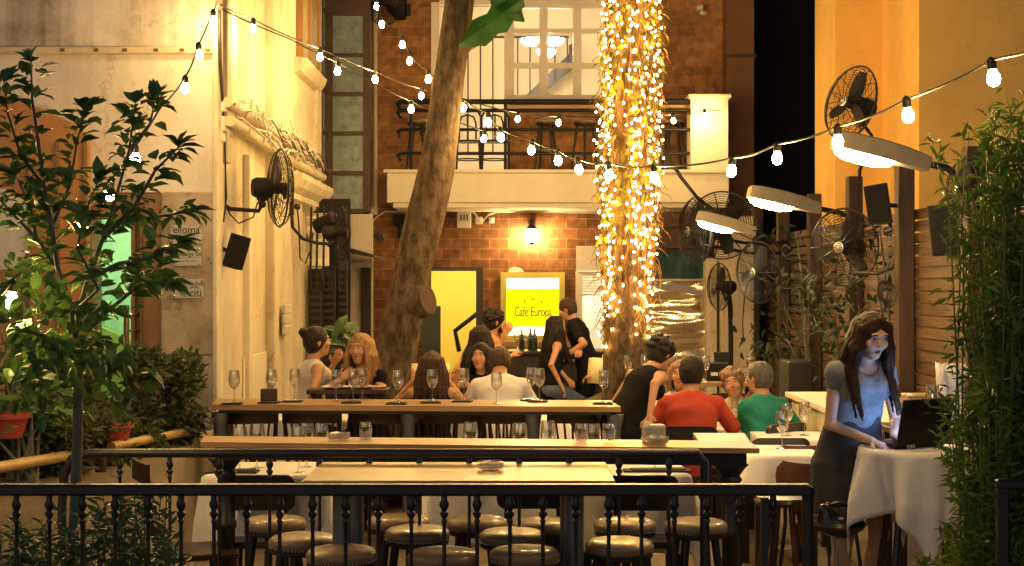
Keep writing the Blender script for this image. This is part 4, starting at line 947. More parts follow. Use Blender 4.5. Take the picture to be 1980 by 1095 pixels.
# climbing vine: stems, green and dry leaves
vn = thing('climbing_vine', 'yellow green vine with dry strands covering the lit trunk', 'vine', (X(1213, 13.5), 13.5, 1.4), world=True)
vl, vd, vs_ = MB(), MB(), MB(); rr = random.Random(11)
for i in range(700):
    z = rr.uniform(2.3, 4.95); a = rr.uniform(0, 2 * PI); r0 = .17 + .10 * rr.random() + .045 * math.sin(z * 5 + a * 2)
    p = AX(z) + V((math.cos(a) * r0, math.sin(a) * r0, 0)); out = V((math.cos(a), math.sin(a), 0))
    d = out * rr.uniform(.1, .9) + V((rr.uniform(-.5, .5), rr.uniform(-.5, .5), rr.uniform(-1.1, -.1)))
    vl.leaf(p, d, out + V((0, 0, .5)), rr.uniform(.07, .13), rr.uniform(.045, .075), droop=.3)
for i in range(850):
    z = rr.uniform(1.5, 4.95); a = rr.uniform(0, 2 * PI)
    if z < 3.0 and -2.2 < a - 2 * PI < -1.1 and rr.random() < .7: continue
    r0 = .20 + .06 * rr.random(); p = AX(z) + V((math.cos(a) * r0, math.sin(a) * r0, 0)); out = V((math.cos(a), math.sin(a), 0))
    pts = [p]; 
    for k in range(4): pts.append(pts[-1] + V((rr.uniform(-.05, .05), rr.uniform(-.05, .05), -rr.uniform(.02, .10))) + out * rr.uniform(-.02, .03))
    vd.tube(pts, [.006, .005, .004, .003, .002], 4, cap=False)
for i in range(16):
    a = 2 * PI * i / 16 + rr.uniform(-.15, .15); z = 1.7 + rr.random() * .4; pts = []
    while z < 5: pts.append(AX(z) + V((math.cos(a) * .235, math.sin(a) * .235, 0))); z += .15; a += rr.uniform(-.12, .12)
    vs_.tube(pts, .011, 5)
vl.build('foliage', M['leaf_vine'], vn, smooth=False); vd.build('dry_strands', M['leaf_dry'], vn); vs_.build('stems', M['leaf_dry'], vn)
# fairy light strings hanging round the trunk
mini = None; nb = 0
FL = 'string of small warm fairy lights hanging down the vine covered trunk'
for i in range(29):
    front = i < 24
    a = (-PI / 2 + (i - 11.5) / 11.5 * 1.75) if front else (PI / 2 + (i - 26) * .4)
    a += rr.uniform(-.05, .05)
    zl = 1.32 + rr.random() * .45 + (.65 if abs(a + PI / 2) < .22 else 0)
    z = 4.95; pts = []; bl = []
    s_ = thing('fairy_light_string', FL, 'fairy lights', tuple(AX(z)), 'fairy light strings on the trunk', world=True)
    k = 0
    while z > zl:
        flare = .035 * math.exp(-((z - 3.1) / .5) ** 2)
        r0 = .195 + flare + .055 * rr.random() + (.015 if z > 2.2 else 0)
        p = AX(z) + V((math.cos(a) * r0, math.sin(a) * r0, 0)); pts.append(p)
        if k % 2 == 1 and rr.random() < (.92 if front else .4): bl.append(p + V((math.cos(a), math.sin(a), 0)) * rr.uniform(.0, .03) + V((rr.uniform(-.02, .02), 0, rr.uniform(-.03, .02))))
        a += rr.uniform(-.09, .09); z -= rr.uniform(.046, .076); k += 1
    MB().tube(pts, .0035, 4).build('wire', M['rubber'], s_)
    for p in bl:
        if mini is None:
            mb = MB(); mb.sphere((0, 0, 0), .0078, 8, 6, 0, (1, 1, 1.3)); mini = mb.build('light_bulb', M['fairy_glow'], s_, origin=(0, 0, 0)); mini.location = p - V(s_['_w'])
        else:
            o = mini.copy(); COL.objects.link(o); o.parent = s_; o.location = p - V(s_['_w'])
        nb += 1
print('fairy bulbs', nb)

# ------------------------------------------------------------------ fans
_fan = {}
def fan_parts(par):
    g = MB(); RR = .33; rx = Matrix.Rotation(PI / 2, 3, 'X')
    for k in range(1, 15):
        r = RR * (k / 14) ** .95; y = -.085 * math.sqrt(max(0, 1 - (r / RR) ** 2.6)) - .004; g.torus((0, y, 0), max(r, .05), .0024, 36, 4, rx)
        if k > 4: g.torus((0, .075 * math.sqrt(max(0, 1 - (r / RR) ** 2.6)) + .004, 0), r, .0024, 36, 4, rx)
    g.torus((0, 0, 0), RR, .0085, 40, 6, rx)
    for k in range(14):
        a = 2 * PI * k / 14
        for sg_ in (-1, 1):
            pts = [V((math.cos(a) * r, sg_ * (.085 if sg_ < 0 else .075) * math.sqrt(max(0, 1 - (r / RR) ** 2.6)), math.sin(a) * r)) for r in (.05, .12, .2, .27, .31, .33)]
            g.tube(pts, .0035, 4)
    g = g.build('guard', M['black_metal'], par, origin=(0, 0, 0))
    bl = MB(); n = 8
    vs = []; fs = []
    for i in range(n + 1):
        u = i / n; r = .05 + .235 * u; w = .035 + .045 * math.sin(PI * min(1, .25 + .68 * u)); tw_ = .75 - .42 * u
        for q in (-1, 0, 1):
            vs.append(V((q * w * math.cos(tw_), q * w * math.sin(tw_) * .55 + .012 * (q * q), r)))
    for i in range(n): fs += [(3 * i, 3 * i + 1, 3 * i + 4, 3 * i + 3), (3 * i + 1, 3 * i + 2, 3 * i + 5, 3 * i + 4)]
    bl.add(vs, fs); bl.add([v + V((0, .004, 0)) for v in vs], [tuple(reversed(f)) for f in fs])
    bl = bl.build('blade', M['black_plastic'], par, origin=(0, 0, 0))
    mo = MB(); mo.lathe([(.03, -.06), (.05, -.05), (.05, .05), (.085, .07), (.088, .20), (.07, .235), (.02, .245)], 22, (0, 0, 0), Matrix.Rotation(-PI / 2, 3, 'X')); mo.box((0, .15, -.085), (.05, .09, .05), None, 0, .006)
    mo = mo.build('motor', M['black_plastic'], par, origin=(0, 0, 0))
    bd = MB(); bd.lathe([(.0, .096), (.032, .094), (.046, .088), (.05, .08)], 20, (0, 0, 0), rx); bd.torus((0, -.093, 0), .034, .004, 20, 5, rx, 1)
    for k in range(8):
        a = 2 * PI * k / 8; bd.box((.022 * math.cos(a), -.096, .022 * math.sin(a)), (.007, .004, .02), Matrix.Rotation(-a + PI / 2, 3, 'Y'), 1)
    bd = bd.build('badge', [M['badge'], M['ink']], par, origin=(0, 0, 0))
    return g, bl, mo, bd
def fan(label, px, py, d, yaw, tilt=0., sc=1., arms=(), pole_r=.018, speed=.3, badge=True):
    c = W(px, py, d); t = thing('fan', label, 'fan', tuple(c), 'black industrial fans', world=True)
    ro = Euler((tilt, 0, yaw)).to_matrix()
    if not _fan:
        g, bl, mo, bd = fan_parts(t); _fan.update(g=g, b=bl, m=mo, d=bd); new = [g, mo, bd]; b0_ = bl
    else:
        new = [share(_fan['g'], t), share(_fan['m'], t)] + ([share(_fan['d'], t)] if badge else []); b0_ = share(_fan['b'], t)
    for o in new: o.rotation_euler = ro.to_euler(); o.scale = (sc,) * 3
    for k in range(3):
        o = b0_ if k == 0 else share(b0_, t)
        o.rotation_euler = (ro @ Matrix.Rotation(speed + 2 * PI * k / 3, 3, 'Y')).to_euler(); o.scale = (sc,) * 3
    back = c + ro @ V((0, .15 * sc, -.10 * sc)); 
    y_ = MB(); y_.tube([c + ro @ V((0, .15 * sc, -.06 * sc)), back + V((0, 0, -.03))], .022, 8); y_.sphere(back + V((0, 0, -.04)), .034, 10, 8); y_.build('swivel', M['black_metal'], t)
    if arms:
        a_ = MB(); pts = [back + V((0, 0, -.04))] + [W(*p) for p in arms]; a_.tube(pts, pole_r, 8); 
        e = pts[-1]; a_.box(e, (.06, .07, .16), None, 0, .01); a_.build('bracket', M['black_metal'], t)
    return t
fan('black cage fan on the cream house wall, seen from its motor side', 541, 364, 12.3, 1.95, .0, 1.0, [(500, 408, 12.25), (445, 404, 12.0), (428, 392, 11.9), (424, 372, 11.85), (425, 345, 11.85)])
fan('dark cage fan above the black shutters, half hidden by floodlight', 660, 450, 15.4, 1.9, 0, .84, [(612, 470, 15.3), (585, 462, 15.2), (566, 440, 15.1), (563, 402, 15.1)])
fan('tilted cage fan on a pole rising above the fence, highest of all fans', 1645, 200, 13.3, -1.12, -.2, 1.06, [(1685, 262, 13.4), (1662, 330, 13.4), (1660, 400, 13.4)])
fan('round cage fan facing forward above the polished sheet', 1396, 436, 16.2, -.18, .05, 1.14, [(1440, 470, 16.5), (1490, 470, 16.7), (1525, 468, 16.9)], speed=.8)
fan('dark cage fan turned sideways below the balcony end', 1345, 448, 15.8, -1.25, 0, 1.14, [(1400, 480, 16.4), (1450, 490, 16.7), (1525, 490, 16.9)])
fan('cage fan on the fence beside the climbing plant, seen from the side', 1466, 527, 15.4, -1.0, .05, 1.0, [(1520, 560, 15.4), (1552, 556, 15.3), (1566, 530, 15.25), (1566, 510, 15.2)])
fan('dark cage fan with a silver badge on the middle of the fence', 1632, 478, 12.4, -.78, .04, 1.0, [(1655, 528, 12.3), (1700, 528, 12.0), (1728, 515, 11.8), (1737, 490, 11.72), (1740, 465, 11.7)])
fan('small cage fan on a stand beside the cream pillar', 1391, 555, 17.2, -1.25, 0, .85, [(1412, 590, 17.3), (1413, 640, 17.35), (1413, 720, 17.4), (1413, 800, 17.4)], .03)
fan('cage fan half hidden by bush leaves at the street lamp arm', 1862, 368, 9.8, -1.35, 0, .62, [(1880, 400, 9.9), (1889, 420, 9.93)])
fan('cage fan high on the brick wall beside the downpipe', 742, 2, 19.9, -.6, .15, 1.0, [(770, 20, 20.2), (790, 20, 20.45)], badge=False)

# ------------------------------------------------------------------ street lamp heads on the fence
_lamp = {}
def lamp(label, px0, py0, px1, py1, d, arm):
    a, b = W(px0, py0, d), W(px1, py1, d); t = thing('street_lamp', label, 'street lamp', tuple(b), 'street lamps along the fence', world=True)
    ang = math.atan2(a.z - b.z, b.x - a.x); L_ = (a - b).length / .64
    if not _lamp:
        h = MB()                                    # housing from the joint at x=0 to the tip at x=-.64
        secs = [(0, .058, .045, -.045), (-.02, .064, .055, -.048), (-.18, .090, .078, -.048), (-.36, .118, .086, -.045), (-.56, .120, .084, -.042), (-.640, .114, .072, -.040), (-.650, .108, .060, -.036)]
        vs = []; n = 14
        for x_, wy, zt_, zb_ in secs:
            for j in range(n):
                u = j / (n - 1)
                if j < n - 2: th = PI * j / (n - 3); vs.append((x_, wy * math.cos(th), zb_ * .3 + (zt_ - zb_ * .3) * math.sin(th) ** .14))
                else: vs.append((x_, -wy if j == n - 2 else wy, zb_))
        fs = [(i * n + j, i * n + (j + 1) % n, (i + 1) * n + (j + 1) % n, (i + 1) * n + j) for i in range(len(secs) - 1) for j in range(n)] + [tuple(range(n)), tuple(reversed(range((len(secs) - 1) * n, len(secs) * n)))]
        h.add(vs, fs); h.box((-.33, -.114, -.03), (.02, .012, .03)); hh = h.build('housing', M['lamp_housing'], t, origin=(0, 0, 0), angle=35)
        l = MB(); vs = []; N = 8; secs = [(-.24, .08, .004), (-.26, .094, .038), (-.34, .105, .058), (-.44, .108, .062), (-.56, .106, .056), (-.61, .095, .034), (-.625, .085, .006)]
        for x_, wy, dp in secs:
            for j in range(N + 1):
                th = PI * j / N; vs.append((x_, wy * math.cos(th), -.042 - dp * math.sin(th) ** .45))
        fs = [(i * (N + 1) + j, (i + 1) * (N + 1) + j, (i + 1) * (N + 1) + j + 1, i * (N + 1) + j + 1) for i in range(len(secs) - 1) for j in range(N)]
        l.add(vs, fs); ll = l.build('lens', M['lamp_lens'], t, origin=(0, 0, 0)); _lamp.update(h=hh, l=ll); ps = [hh, ll]
    else: ps = [share(_lamp['h'], t), share(_lamp['l'], t)]
    for o in ps: o.rotation_euler = (0, ang, 0); o.scale = (L_,) * 3
    MB().tube([b + (a - b) * .06] + [W(*p) for p in arm], .024, 10).build('arm', M['black_metal'], t)
lamp('nearest and largest lit street lamp, pale housing beside the dark bush', 1616, 275, 1796, 318, 10.0, [(1830, 325, 10), (1862, 345, 9.98), (1884, 385, 9.96), (1888, 430, 9.96)])
lamp('middle lit street lamp head, below the tilted pole fan', 1450, 374, 1586, 404, 13.3, [(1625, 412, 13.35), (1652, 425, 13.4), (1660, 450, 13.4)])
lamp('smallest lit street lamp head, in front of the round fan', 1350, 420, 1461, 449, 15.2, [(1490, 462, 15.3), (1510, 480, 15.3), (1520, 500, 15.3), (1568, 510, 15.2)])

# ------------------------------------------------------------------ slatted fence with posts
fe = thing('slat_fence', 'long brown timber slat fence with tall posts down the right side', 'fence', (3.2, 13, 0), world=True)
XF = 3.2; posts = [6.45, 8.2, 9.95, 11.7, 13.42, 15.2, 16.95, 18.7]
for i, y_ in enumerate(posts):
    MB().box((XF - .03, y_, 1.44), (.13, .15, 2.88 + .06 * math.sin(i * 2.1)), None, 0, .008).build('post', M['fence_post'], fe, smooth=False)
rr = random.Random(5)
for i in range(len(posts) - 1):
    s_ = MB(); y0, y1 = posts[i] + .02, posts[i + 1] - .02; z = .12
    while z < 2.5:
        s_.box((XF + .055 + rr.uniform(-.004, .004), (y0 + y1) / 2, z + rr.uniform(-.004, .004)), (.022, y1 - y0 - .004, .079), Matrix.Rotation(rr.uniform(-.0035, .0035), 3, 'X'))
        z += .094
    s_.box((XF + .08, (y0 + y1) / 2, 1.25), (.02, .06, 2.4)); s_.build('slat_panel', M['fence_slat'], fe, smooth=False)
# climbing plants on the fence
def climber(label, spots, n, seed):
    t = thing('climbing_plant', label, 'climbing plant', (XF - .2, spots[0][2], 0), 'climbing plants on the fence', world=True)
    rr = random.Random(seed); st = MB(); lf = MB()
    for px, py, d, rad in spots:
        c = W(px, py, d); k = int(n * rad)
        pts = [V((c.x + .1, c.y, max(.2, c.z - 1.0))), c + V((.06, .1, -.3)), c]; st.tube(pts, [.012, .009, .005], 5)
        for i in range(k):
            p = c + V((rr.gauss(0, .13), rr.gauss(0, rad * .62), rr.gauss(0, rad * .55)))
            d_ = V((rr.uniform(-1, .3), rr.uniform(-.7, .7), rr.uniform(-1, .4)))
            if i % 6 == 0: st.tube([p, p - d_.normalized() * .12 + V((.03, 0, -.05)), p - d_.normalized() * .2 + V((.08, 0, -.16))], .004, 4, cap=False)
            lf.leaf(p, d_, V((-.6, -.5, .7)), rr.uniform(.07, .125), rr.uniform(.035, .06), droop=.3)
    lf.build('foliage', M['leaf_climber'], t, smooth=False); st.build('stems', M['bark_young'], t)
climber('loose dark climber on fence slats behind the grey haired man', [(1500, 640, 15.5, .42), (1530, 690, 15.0, .36), (1545, 560, 14.8, .25), (1478, 690, 15.8, .3)], 150, 21)
climber('leafy dark climber on the fence just behind the standing woman', [(1612, 620, 12.6, .36), (1600, 570, 12.9, .25), (1640, 660, 12.2, .3), (1660, 590, 12.0, .25)], 150, 22)
climber('thin climber twig round the middle street lamp post', [(1690, 470, 12.6, .2), (1700, 430, 12.4, .14), (1540, 450, 15.0, .16)], 100, 23)

# ------------------------------------------------------------------ speakers
def speaker(label, px, py, d, w, h, yaw, roll, mount, lz=.0):
    c = W(px, py, d); t = thing('loudspeaker', label, 'speaker', tuple(c), 'wall loudspeakers', world=True)
    ro = Euler((0, roll, yaw)).to_matrix(); b = MB()
    b.prism([(-w / 2, -w * .42), (w / 2, -w * .42), (w * .30, w * .5), (-w * .30, w * .5)], 'z', -h / 2, h / 2); b.v = [tuple(c + ro @ V(p)) for p in b.v]; b.build('cabinet', M['black_plastic'], t, smooth=False)
    g = MB(); g.box((0, -w * .43, 0), (w * .93, .012, h * .95), None, 0, .004); g.v = [tuple(c + ro @ V(p)) for p in g.v]; g.build('grille', M['grille'], t, smooth=False)
    a = MB(); a.tube([c + ro @ V((0, w * .4, 0)), W(*mount)], .018, 8); a.box(W(*mount), (.05, .05, .16), None, 0, .006); a.build('bracket', M['black_metal'], t)
speaker('black loudspeaker tilted on the rough cream wall under the wall fan', 455, 487, 11.75, .17, .27, .35, .28, (423, 480, 11.8))
speaker('black loudspeaker on the tall post between two street lamps', 1702, 395, 11.6, .19, .31, -.5, -.14, (1752, 400, 11.7))
speaker('large black loudspeaker on the fence beside the dark bush', 1828, 445, 10.6, .21, .37, -.35, -.1, (1862, 440, 10.3))
t = thing('floodlight', 'black drum floodlight above the dark shutters by the cream column', 'floodlight', tuple(W(628, 432, 15.6)), world=True)
b_ = MB(); b_.lathe([(.0, -.12), (.07, -.115), (.085, -.09), (.085, .08), (.095, .1), (.09, .12), (0, .115)], 20, W(628, 432, 15.6), Matrix.Rotation(1.2, 3, 'Y') @ Matrix.Rotation(.3, 3, 'X')); b_.build('drum', M['black_plastic'], t)
b_ = MB(); b_.tube([W(628, 440, 15.6), W(640, 480, 15.8), W(640, 520, 15.9)], .02, 8); b_.build('bracket', M['black_metal'], t)

# black folding shutters at the end of the old house
t = thing('black_shutters', 'tall black folded shutters standing open beside the cream column', 'shutters', (X(650, 16.8), 16.8, 0), world=True)
for k, (a, b, top) in enumerate(((596, 622, 520), (624, 650, 515), (653, 672, 505))):
    m_ = MB(); d_ = 16.5 + .15 * k; m_.box(((X(a, d_) + X(b, d_)) / 2, d_, (Z(top, d_)) / 2), (X(b, d_) - X(a, d_), .05, Z(top, d_)), None, 0, .008)
    for zz in np.arange(.2, Z(top, d_) - .1, .08): m_.box(((X(a, d_) + X(b, d_)) / 2, d_ - .028, zz), ((X(b, d_) - X(a, d_)) * .75, .012, .05), Matrix.Rotation(.4, 3, 'X'))
    m_.build('leaf', M['wood_black'], t, smooth=False)
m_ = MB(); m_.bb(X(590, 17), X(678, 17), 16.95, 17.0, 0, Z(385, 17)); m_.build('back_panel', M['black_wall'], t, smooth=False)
m_ = MB()
for px in (600, 612, 625, 640, 655, 668): m_.tube([W(px, 560, 16.4), W(px + 2, 400, 16.4)], .013, 6)
m_.build('bars', M['black_metal'], t)

# ------------------------------------------------------------------ fixtures on the brick house
yb = YB - .002
def fx(name, label, cat, fn, m, group=None):
    mb = MB(); fn(mb); return tag(mb.build(name, m), label, cat, group)
def FB(mb, px0, px1, py0, py1, dep=.06, y=yb, bev=.006): mb.bb(X(px0, y), X(px1, y), y - dep, y, Z(py1, y), Z(py0, y), bev=bev)
ep = thing('electric_panel', 'white electric panel with three slots on brick beneath the balcony', 'electric box', (X(897, yb), yb, Z(440, yb)), world=True)
m_ = MB(); FB(m_, 884, 911, 408, 441, .08); m_.build('casing', M['grey_plastic'], ep, smooth=False)
m_ = MB(); [FB(m_, 890 + 6 * k, 893 + 6 * k, 415, 427, .004, yb - .08, .001) for k in range(3)]; m_.build('slots', M['ink_grey'], ep, smooth=False)
fx('junction_box', 'small white junction box nearest the electric panel', 'junction box', lambda m: (FB(m, 919, 933, 420, 434, .06), FB(m, 922, 930, 423, 431, .068)), M['grey_plastic'], 'junction boxes on brick')
fx('junction_box', 'smallest white junction box nearer the wall lantern', 'junction box', lambda m: (FB(m, 945, 956, 421, 432, .05), FB(m, 948, 953, 424, 429, .058)), M['grey_plastic'], 'junction boxes on brick')
fx('junction_box', 'white junction box at the foot of beige downpipe', 'junction box', lambda m: (FB(m, 716, 731, 402, 416, .07), FB(m, 719, 728, 405, 413, .078)), M['grey_plastic'], 'junction boxes on brick')
fx('cable_run', 'pale looping cables clipped under the balcony slab', 'cable', lambda m: (m.tube([W(712, 440, yb - .03), W(728, 420, yb - .03), W(745, 410, yb - .03), W(800, 408, yb - .03), W(900, 405, yb - .03), W(915, 410, yb - .03), W(924, 421, yb - .03)], .014, 6), m.tube([W(933, 428, yb - .03), W(945, 416, yb - .03), W(960, 410, yb - .03), W(1060, 410, yb - .03), W(1160, 412, yb - .03), W(1270, 412, yb - .03), W(1330, 414, yb - .03)], .013, 6)), M['grey_plastic'])
fx('downpipe', 'thin beige downpipe at the left edge of the brick house', 'pipe', lambda m: (m.tube([W(726, -160, yb - .06), W(726, 402, yb - .06)], .034, 10), [m.torus(W(726, y_, yb - .06), .037, .008, 14, 6) for y_ in (60, 185, 350)]), M['pipe_beige'])
fx('camera', 'small white security camera high on the right brick wall', 'camera', lambda m: (FB(m, 1346, 1358, 13, 22, .12), m.tube([W(1356, 24, yb - .1), W(1364, 26, yb - .16)], .035, 10)), M['grey_plastic'])
fx('camera', 'small bullet camera on brick left of the leaning trunk', 'camera', lambda m: (m.tube([W(729, 452, yb - .08), W(740, 466, yb - .22)], .032, 10), m.tube([W(728, 450, yb), W(731, 455, yb - .1)], .012, 6)), M['dull_steel'])
fx('loudspeaker', 'small dark loudspeaker on brick partly behind the leaning trunk', 'speaker', lambda m: (FB(m, 762, 790, 415, 435, .16), m.bb(X(772, yb), X(796, yb), yb - .2, yb - .003, Z(462, yb), Z(432, yb), bev=.02)), M['black_plastic'])
fx('loudspeaker', 'dark loudspeaker beside the highest wall fan on brick', 'speaker', lambda m: (FB(m, 762, 786, -30, 40, .22, yb, .02), m.tube([W(762, 15, yb - .1), W(750, 22, yb - .12)], .02, 8)), M['black_plastic'])
fx('patch', 'torn white plaster patch on bricks above the lightbox sign', 'plaster patch', lambda m: m.add([W(982, 527, yb - .004), W(986, 519, yb - .004), W(996, 516, yb - .004), W(1007, 519, yb - .004), W(1014, 526, yb - .004)], [(0, 1, 2, 3, 4)]), M['plaster_white'])
la = thing('wall_lantern', 'glowing carriage lantern with dark cage on the brick wall', 'wall lamp', tuple(W(1028, 470, yb)), world=True)
lc = W(1028, 455, yb - .20)
m_ = MB(); m_.lathe([(.0, -.10), (.05, -.095), (.075, -.06), (.085, .05), (.06, .085), (0, .09)], 12, lc); m_.build('glass', M['lantern_glow'], la)
m_ = MB(); 
for k in range(8):
    a = 2 * PI * k / 8 + .2; m_.tube([lc + V((.06 * math.cos(a), .06 * math.sin(a), -.115)), lc + V((.09 * math.cos(a), .09 * math.sin(a), -.06)), lc + V((.102 * math.cos(a), .102 * math.sin(a), .055)), lc + V((.05 * math.cos(a), .05 * math.sin(a), .11))], .006, 5)
m_.torus(lc + V((0, 0, .05)), .103, .009, 20, 6); m_.torus(lc + V((0, 0, -.06)), .092, .008, 20, 6); m_.lathe([(.11, .085), (.06, .12), (.02, .15), (.0, .16)], 12, lc); m_.lathe([(.0, -.145), (.025, -.13), (.06, -.105)], 10, lc)
m_.tube([lc + V((0, 0, .16)), lc + V((0, .08, .22)), lc + V((0, .19, .16))], .012, 8); m_.box(W(1028, 440, yb - .01), (.10, .02, .18), None, 0, .006); m_.build('cage', M['black_metal'], la)

# ------------------------------------------------------------------ things on the old house
def WX(py, px, off): 
    d = dpx(px); return V((XL + off, d, Z(py, d)))
t = thing('wall_pipes', 'two thick cream pipes wrapped with tangled cables along the old house', 'pipes', (XL, 14, 3.2), world=True)
for o_, z_, r_ in ((.08, 3.34, .042), (.10, 3.19, .046)):
    m_ = MB(); m_.tube([(XL + o_, 11.6, z_ + .03), (XL + o_, 13.2, z_), (XL + o_, 15.2, z_ - .02), (XL + o_, 17.3, z_ - .01)], r_, 12)
    for y_ in (12.2, 13.4, 14.8, 16.2): m_.torus((XL + o_, y_, z_), r_ + .004, .008, 16, 6, Matrix.Rotation(PI / 2, 3, 'X'))
    m_.build('pipe', M['pipe_beige'], t)
rr = random.Random(9); m_ = MB()
for k in range(26):
    y_ = rr.uniform(11.6, 14.5); pts = []; z_ = 3.3 + rr.uniform(-.1, .1)
    for i in range(7): pts.append(V((XL + .16 + rr.uniform(-.03, .06), y_, z_))); y_ += rr.uniform(.12, .4); z_ += rr.uniform(-.08, .07)
    m_.tube(pts, rr.choice((.006, .008, .011)), 5)
m_.build('cables', M['grey_plastic'], t)
m_ = MB()
for k in range(9):
    y_ = rr.uniform(13.0, 16.8); pts = [V((XL + .19, y_ + .22 * i, 3.36 - .02 * i + .035 * math.sin(i * 1.3 + k))) for i in range(7)]; m_.tube(pts, .007, 5)
m_.build('dark_cables', M['rubber'], t)
t = thing('power_conduit', 'thin dark conduit with grey switch boxes at the old house corner', 'conduit', tuple(WX(700, 428, 0)), world=True)
m_ = MB(); m_.tube([W(424, 20, 11.47), W(426, 120, 11.5), W(430, 190, 11.6), W(432, 250, 11.7)], .013, 6); m_.tube([W(434, 262, 11.7), W(436, 330, 11.75), W(438, 380, 11.8), W(432, 430, 11.8)], .007, 5); m_.build('pipe', M['rubber'], t)
m_ = MB(); [m_.box(W(px, py, 11.62), (.05, .06, h_), None, 0, .006) for px, py, h_ in ((431, 207, .08), (431, 240, .12), (429, 266, .07))]; m_.build('box', M['grey_plastic'], t, smooth=False)
t = thing('wall_cables', 'loose thin cables hanging beside the wall fan', 'cable', tuple(W(470, 500, 12.3)), world=True)
m_ = MB(); m_.tube([W(575, 400, 15.2), W(578, 440, 15.2), W(580, 500, 15.2), W(590, 510, 15.2), W(602, 480, 15.2), W(605, 450, 15.3)], .009, 5); m_.build('strand', M['rubber'], t); m_ = MB(); m_.tube([W(505, 380, 12.2), W(497, 395, 12.2), W(490, 420, 12.2), W(462, 432, 12.1), W(445, 415, 12.0), W(436, 395, 11.9), W(433, 330, 11.9)], .007, 5); m_.build('strand', M['rubber'], t); m_ = MB(); m_.sphere(W(575, 400, 15.2), .035, 10, 8); m_.build('cable_clip', M['rubber'], t)
def plaque(label, px0, px1, py0, py1, lines, dashes=()):
    y = YL - .05; t = thing('plaque', label, 'sign', (X((px0 + px1) / 2, y), y, Z(py1, y)), 'company plaques by the entrance', world=True)
    m_ = MB(); m_.bb(X(px0, y), X(px1, y), y - .014, y - .006, Z(py1, y), Z(py0, y)); m_.build('plate', M['plaque_steel'], t, smooth=False)
    for px in (px0 + 4, px1 - 4):
        for py in (py0 + 4, py1 - 4): m_ = MB(); m_.lathe([(.009, 0), (.009, .016), (.004, .02), (0, .02)], 10, (X(px, y), y - .006, Z(py, y)), Matrix.Rotation(PI / 2, 3, 'X')); m_.build('screw', M['chrome'], t)
    if dashes:
        m_ = MB()
        for (a, b, py, h_) in dashes: m_.bb(X(a, y), X(b, y), y - .0155, y - .0145, Z(py + h_, y), Z(py, y))
        m_.build('worn_lines', M['ink_grey'], t, smooth=False)
    for k, (tx, px, py, sz, sx, mm) in enumerate(lines): text_obj('lettering', tx, (X(px, y), y - .0165, Z(py, y)), sz, M[mm], t, sx, .001)
plaque('highest steel plaque by the entrance, lettered elloma', 330, 392, 436, 471, [('elloma', 361, 445, .085, .95, 'ink')], [(339, 383, 452.6, .5), (341, 353, 455.5, 1.6), (354, 359, 455.5, 1.6), (361, 372, 455.5, 1.6), (373, 380, 455.5, 1.6), (341, 348, 461.5, 1.6), (349, 361, 461.5, 1.6), (363, 378, 461.5, 1.6)])
plaque('middle steel plaque by the entrance, lettered holdings ltd', 334, 390, 478, 514, [('holdings ltd', 364, 492, .050, .95, 'ink')], [(339, 385, 498.6, .6), (346, 357, 504.5, 1.6), (358, 368, 504.5, 1.6), (370, 379, 504.5, 1.6)])
plaque('lowest steel plaque by the entrance, with large citi lettering', 333, 395, 540, 577, [('Commerata Bank', 362, 549, .042, .95, 'ink_grey'), ('citi', 379, 567, .085, .95, 'ink')])
# arc over the last word
m_ = MB(); pa = bpy.data.objects['plaque.002']; m_.tube([(X(379.5, YL) + .035 * math.cos(a), YL - .067, Z(565, YL) + .02 + .022 * math.sin(a)) for a in np.linspace(.3, PI - .3, 9)], .003, 5); m_.build('arc_mark', M['ink'], pa)

fx('overhead_cable', 'thick dark cable slung from the lit trunk down to the round fan', 'cable', lambda m: m.tube([W(1262, 262, 13.3), W(1290, 300, 13.8), W(1318, 345, 14.5), W(1350, 385, 15.2), W(1400, 420, 15.9), W(1425, 432, 16.2)], [.02, .02, .019, .018, .016, .014], 7), M['rubber'])
fx('hanging_cable', 'thin cable with a plug dangling beside the small stand fan', 'cable', lambda m: (m.tube([W(1448, 540, 17.6), W(1440, 570, 17.6), W(1436, 620, 17.6), W(1437, 655, 17.6)], .008, 5), m.sphere(W(1437, 657, 17.6), .03, 8, 6)), M['rubber'])
fx('hanging_cable', 'coiled black cable hanging under the badged fan bracket', 'cable', lambda m: ([m.torus(W(1708, 562, 11.7) + V((.01 * k, -.02 * k, -.012 * k)), .045 + .004 * k, .005, 18, 5, Matrix.Rotation(PI / 2, 3, 'X') @ Matrix.Scale(1.7, 3, (0, 1, 0))) for k in range(4)], m.tube([W(1708, 545, 11.7), W(1716, 520, 11.7), W(1722, 505, 11.7)], .006, 5)), M['rubber'])
# ------------------------------------------------------------------ iron railings
def baluster(mb, x, y, z0, z1, r=.0075):
    mb.lathe([(r, z0), (r, z1 - .16), (r, z1 - .105), (.011, z1 - .10), (.011, z1 - .095), (r, z1 - .088), (.017, z1 - .070), (.017, z1 - .066), (.010, z1 - .058), (.013, z1 - .050), (.018, z1 - .038), (.018, z1 - .030), (.012, z1 - .018), (.012, z1)], 10, (x, y, 0))
t = thing('iron_railing', 'near black iron railing with knobbed balusters across the foreground', 'railing', (-.4, 5.4, 0), world=True)
zt = Z(936, 5.4); x0, x1 = -3.4, X(1568, 5.4)
m_ = MB(); m_.box(((x0 + x1) / 2, 5.4, zt - .021), (x1 - x0, .055, .042), None, 0, .014); m_.build('top_rail', M['rail_paint'], t, smooth=False)
m_ = MB(); m_.box(((x0 + x1) / 2, 5.4, .12), (x1 - x0, .03, .03)); m_.build('bottom_rail', M['rail_paint'], t, smooth=False)
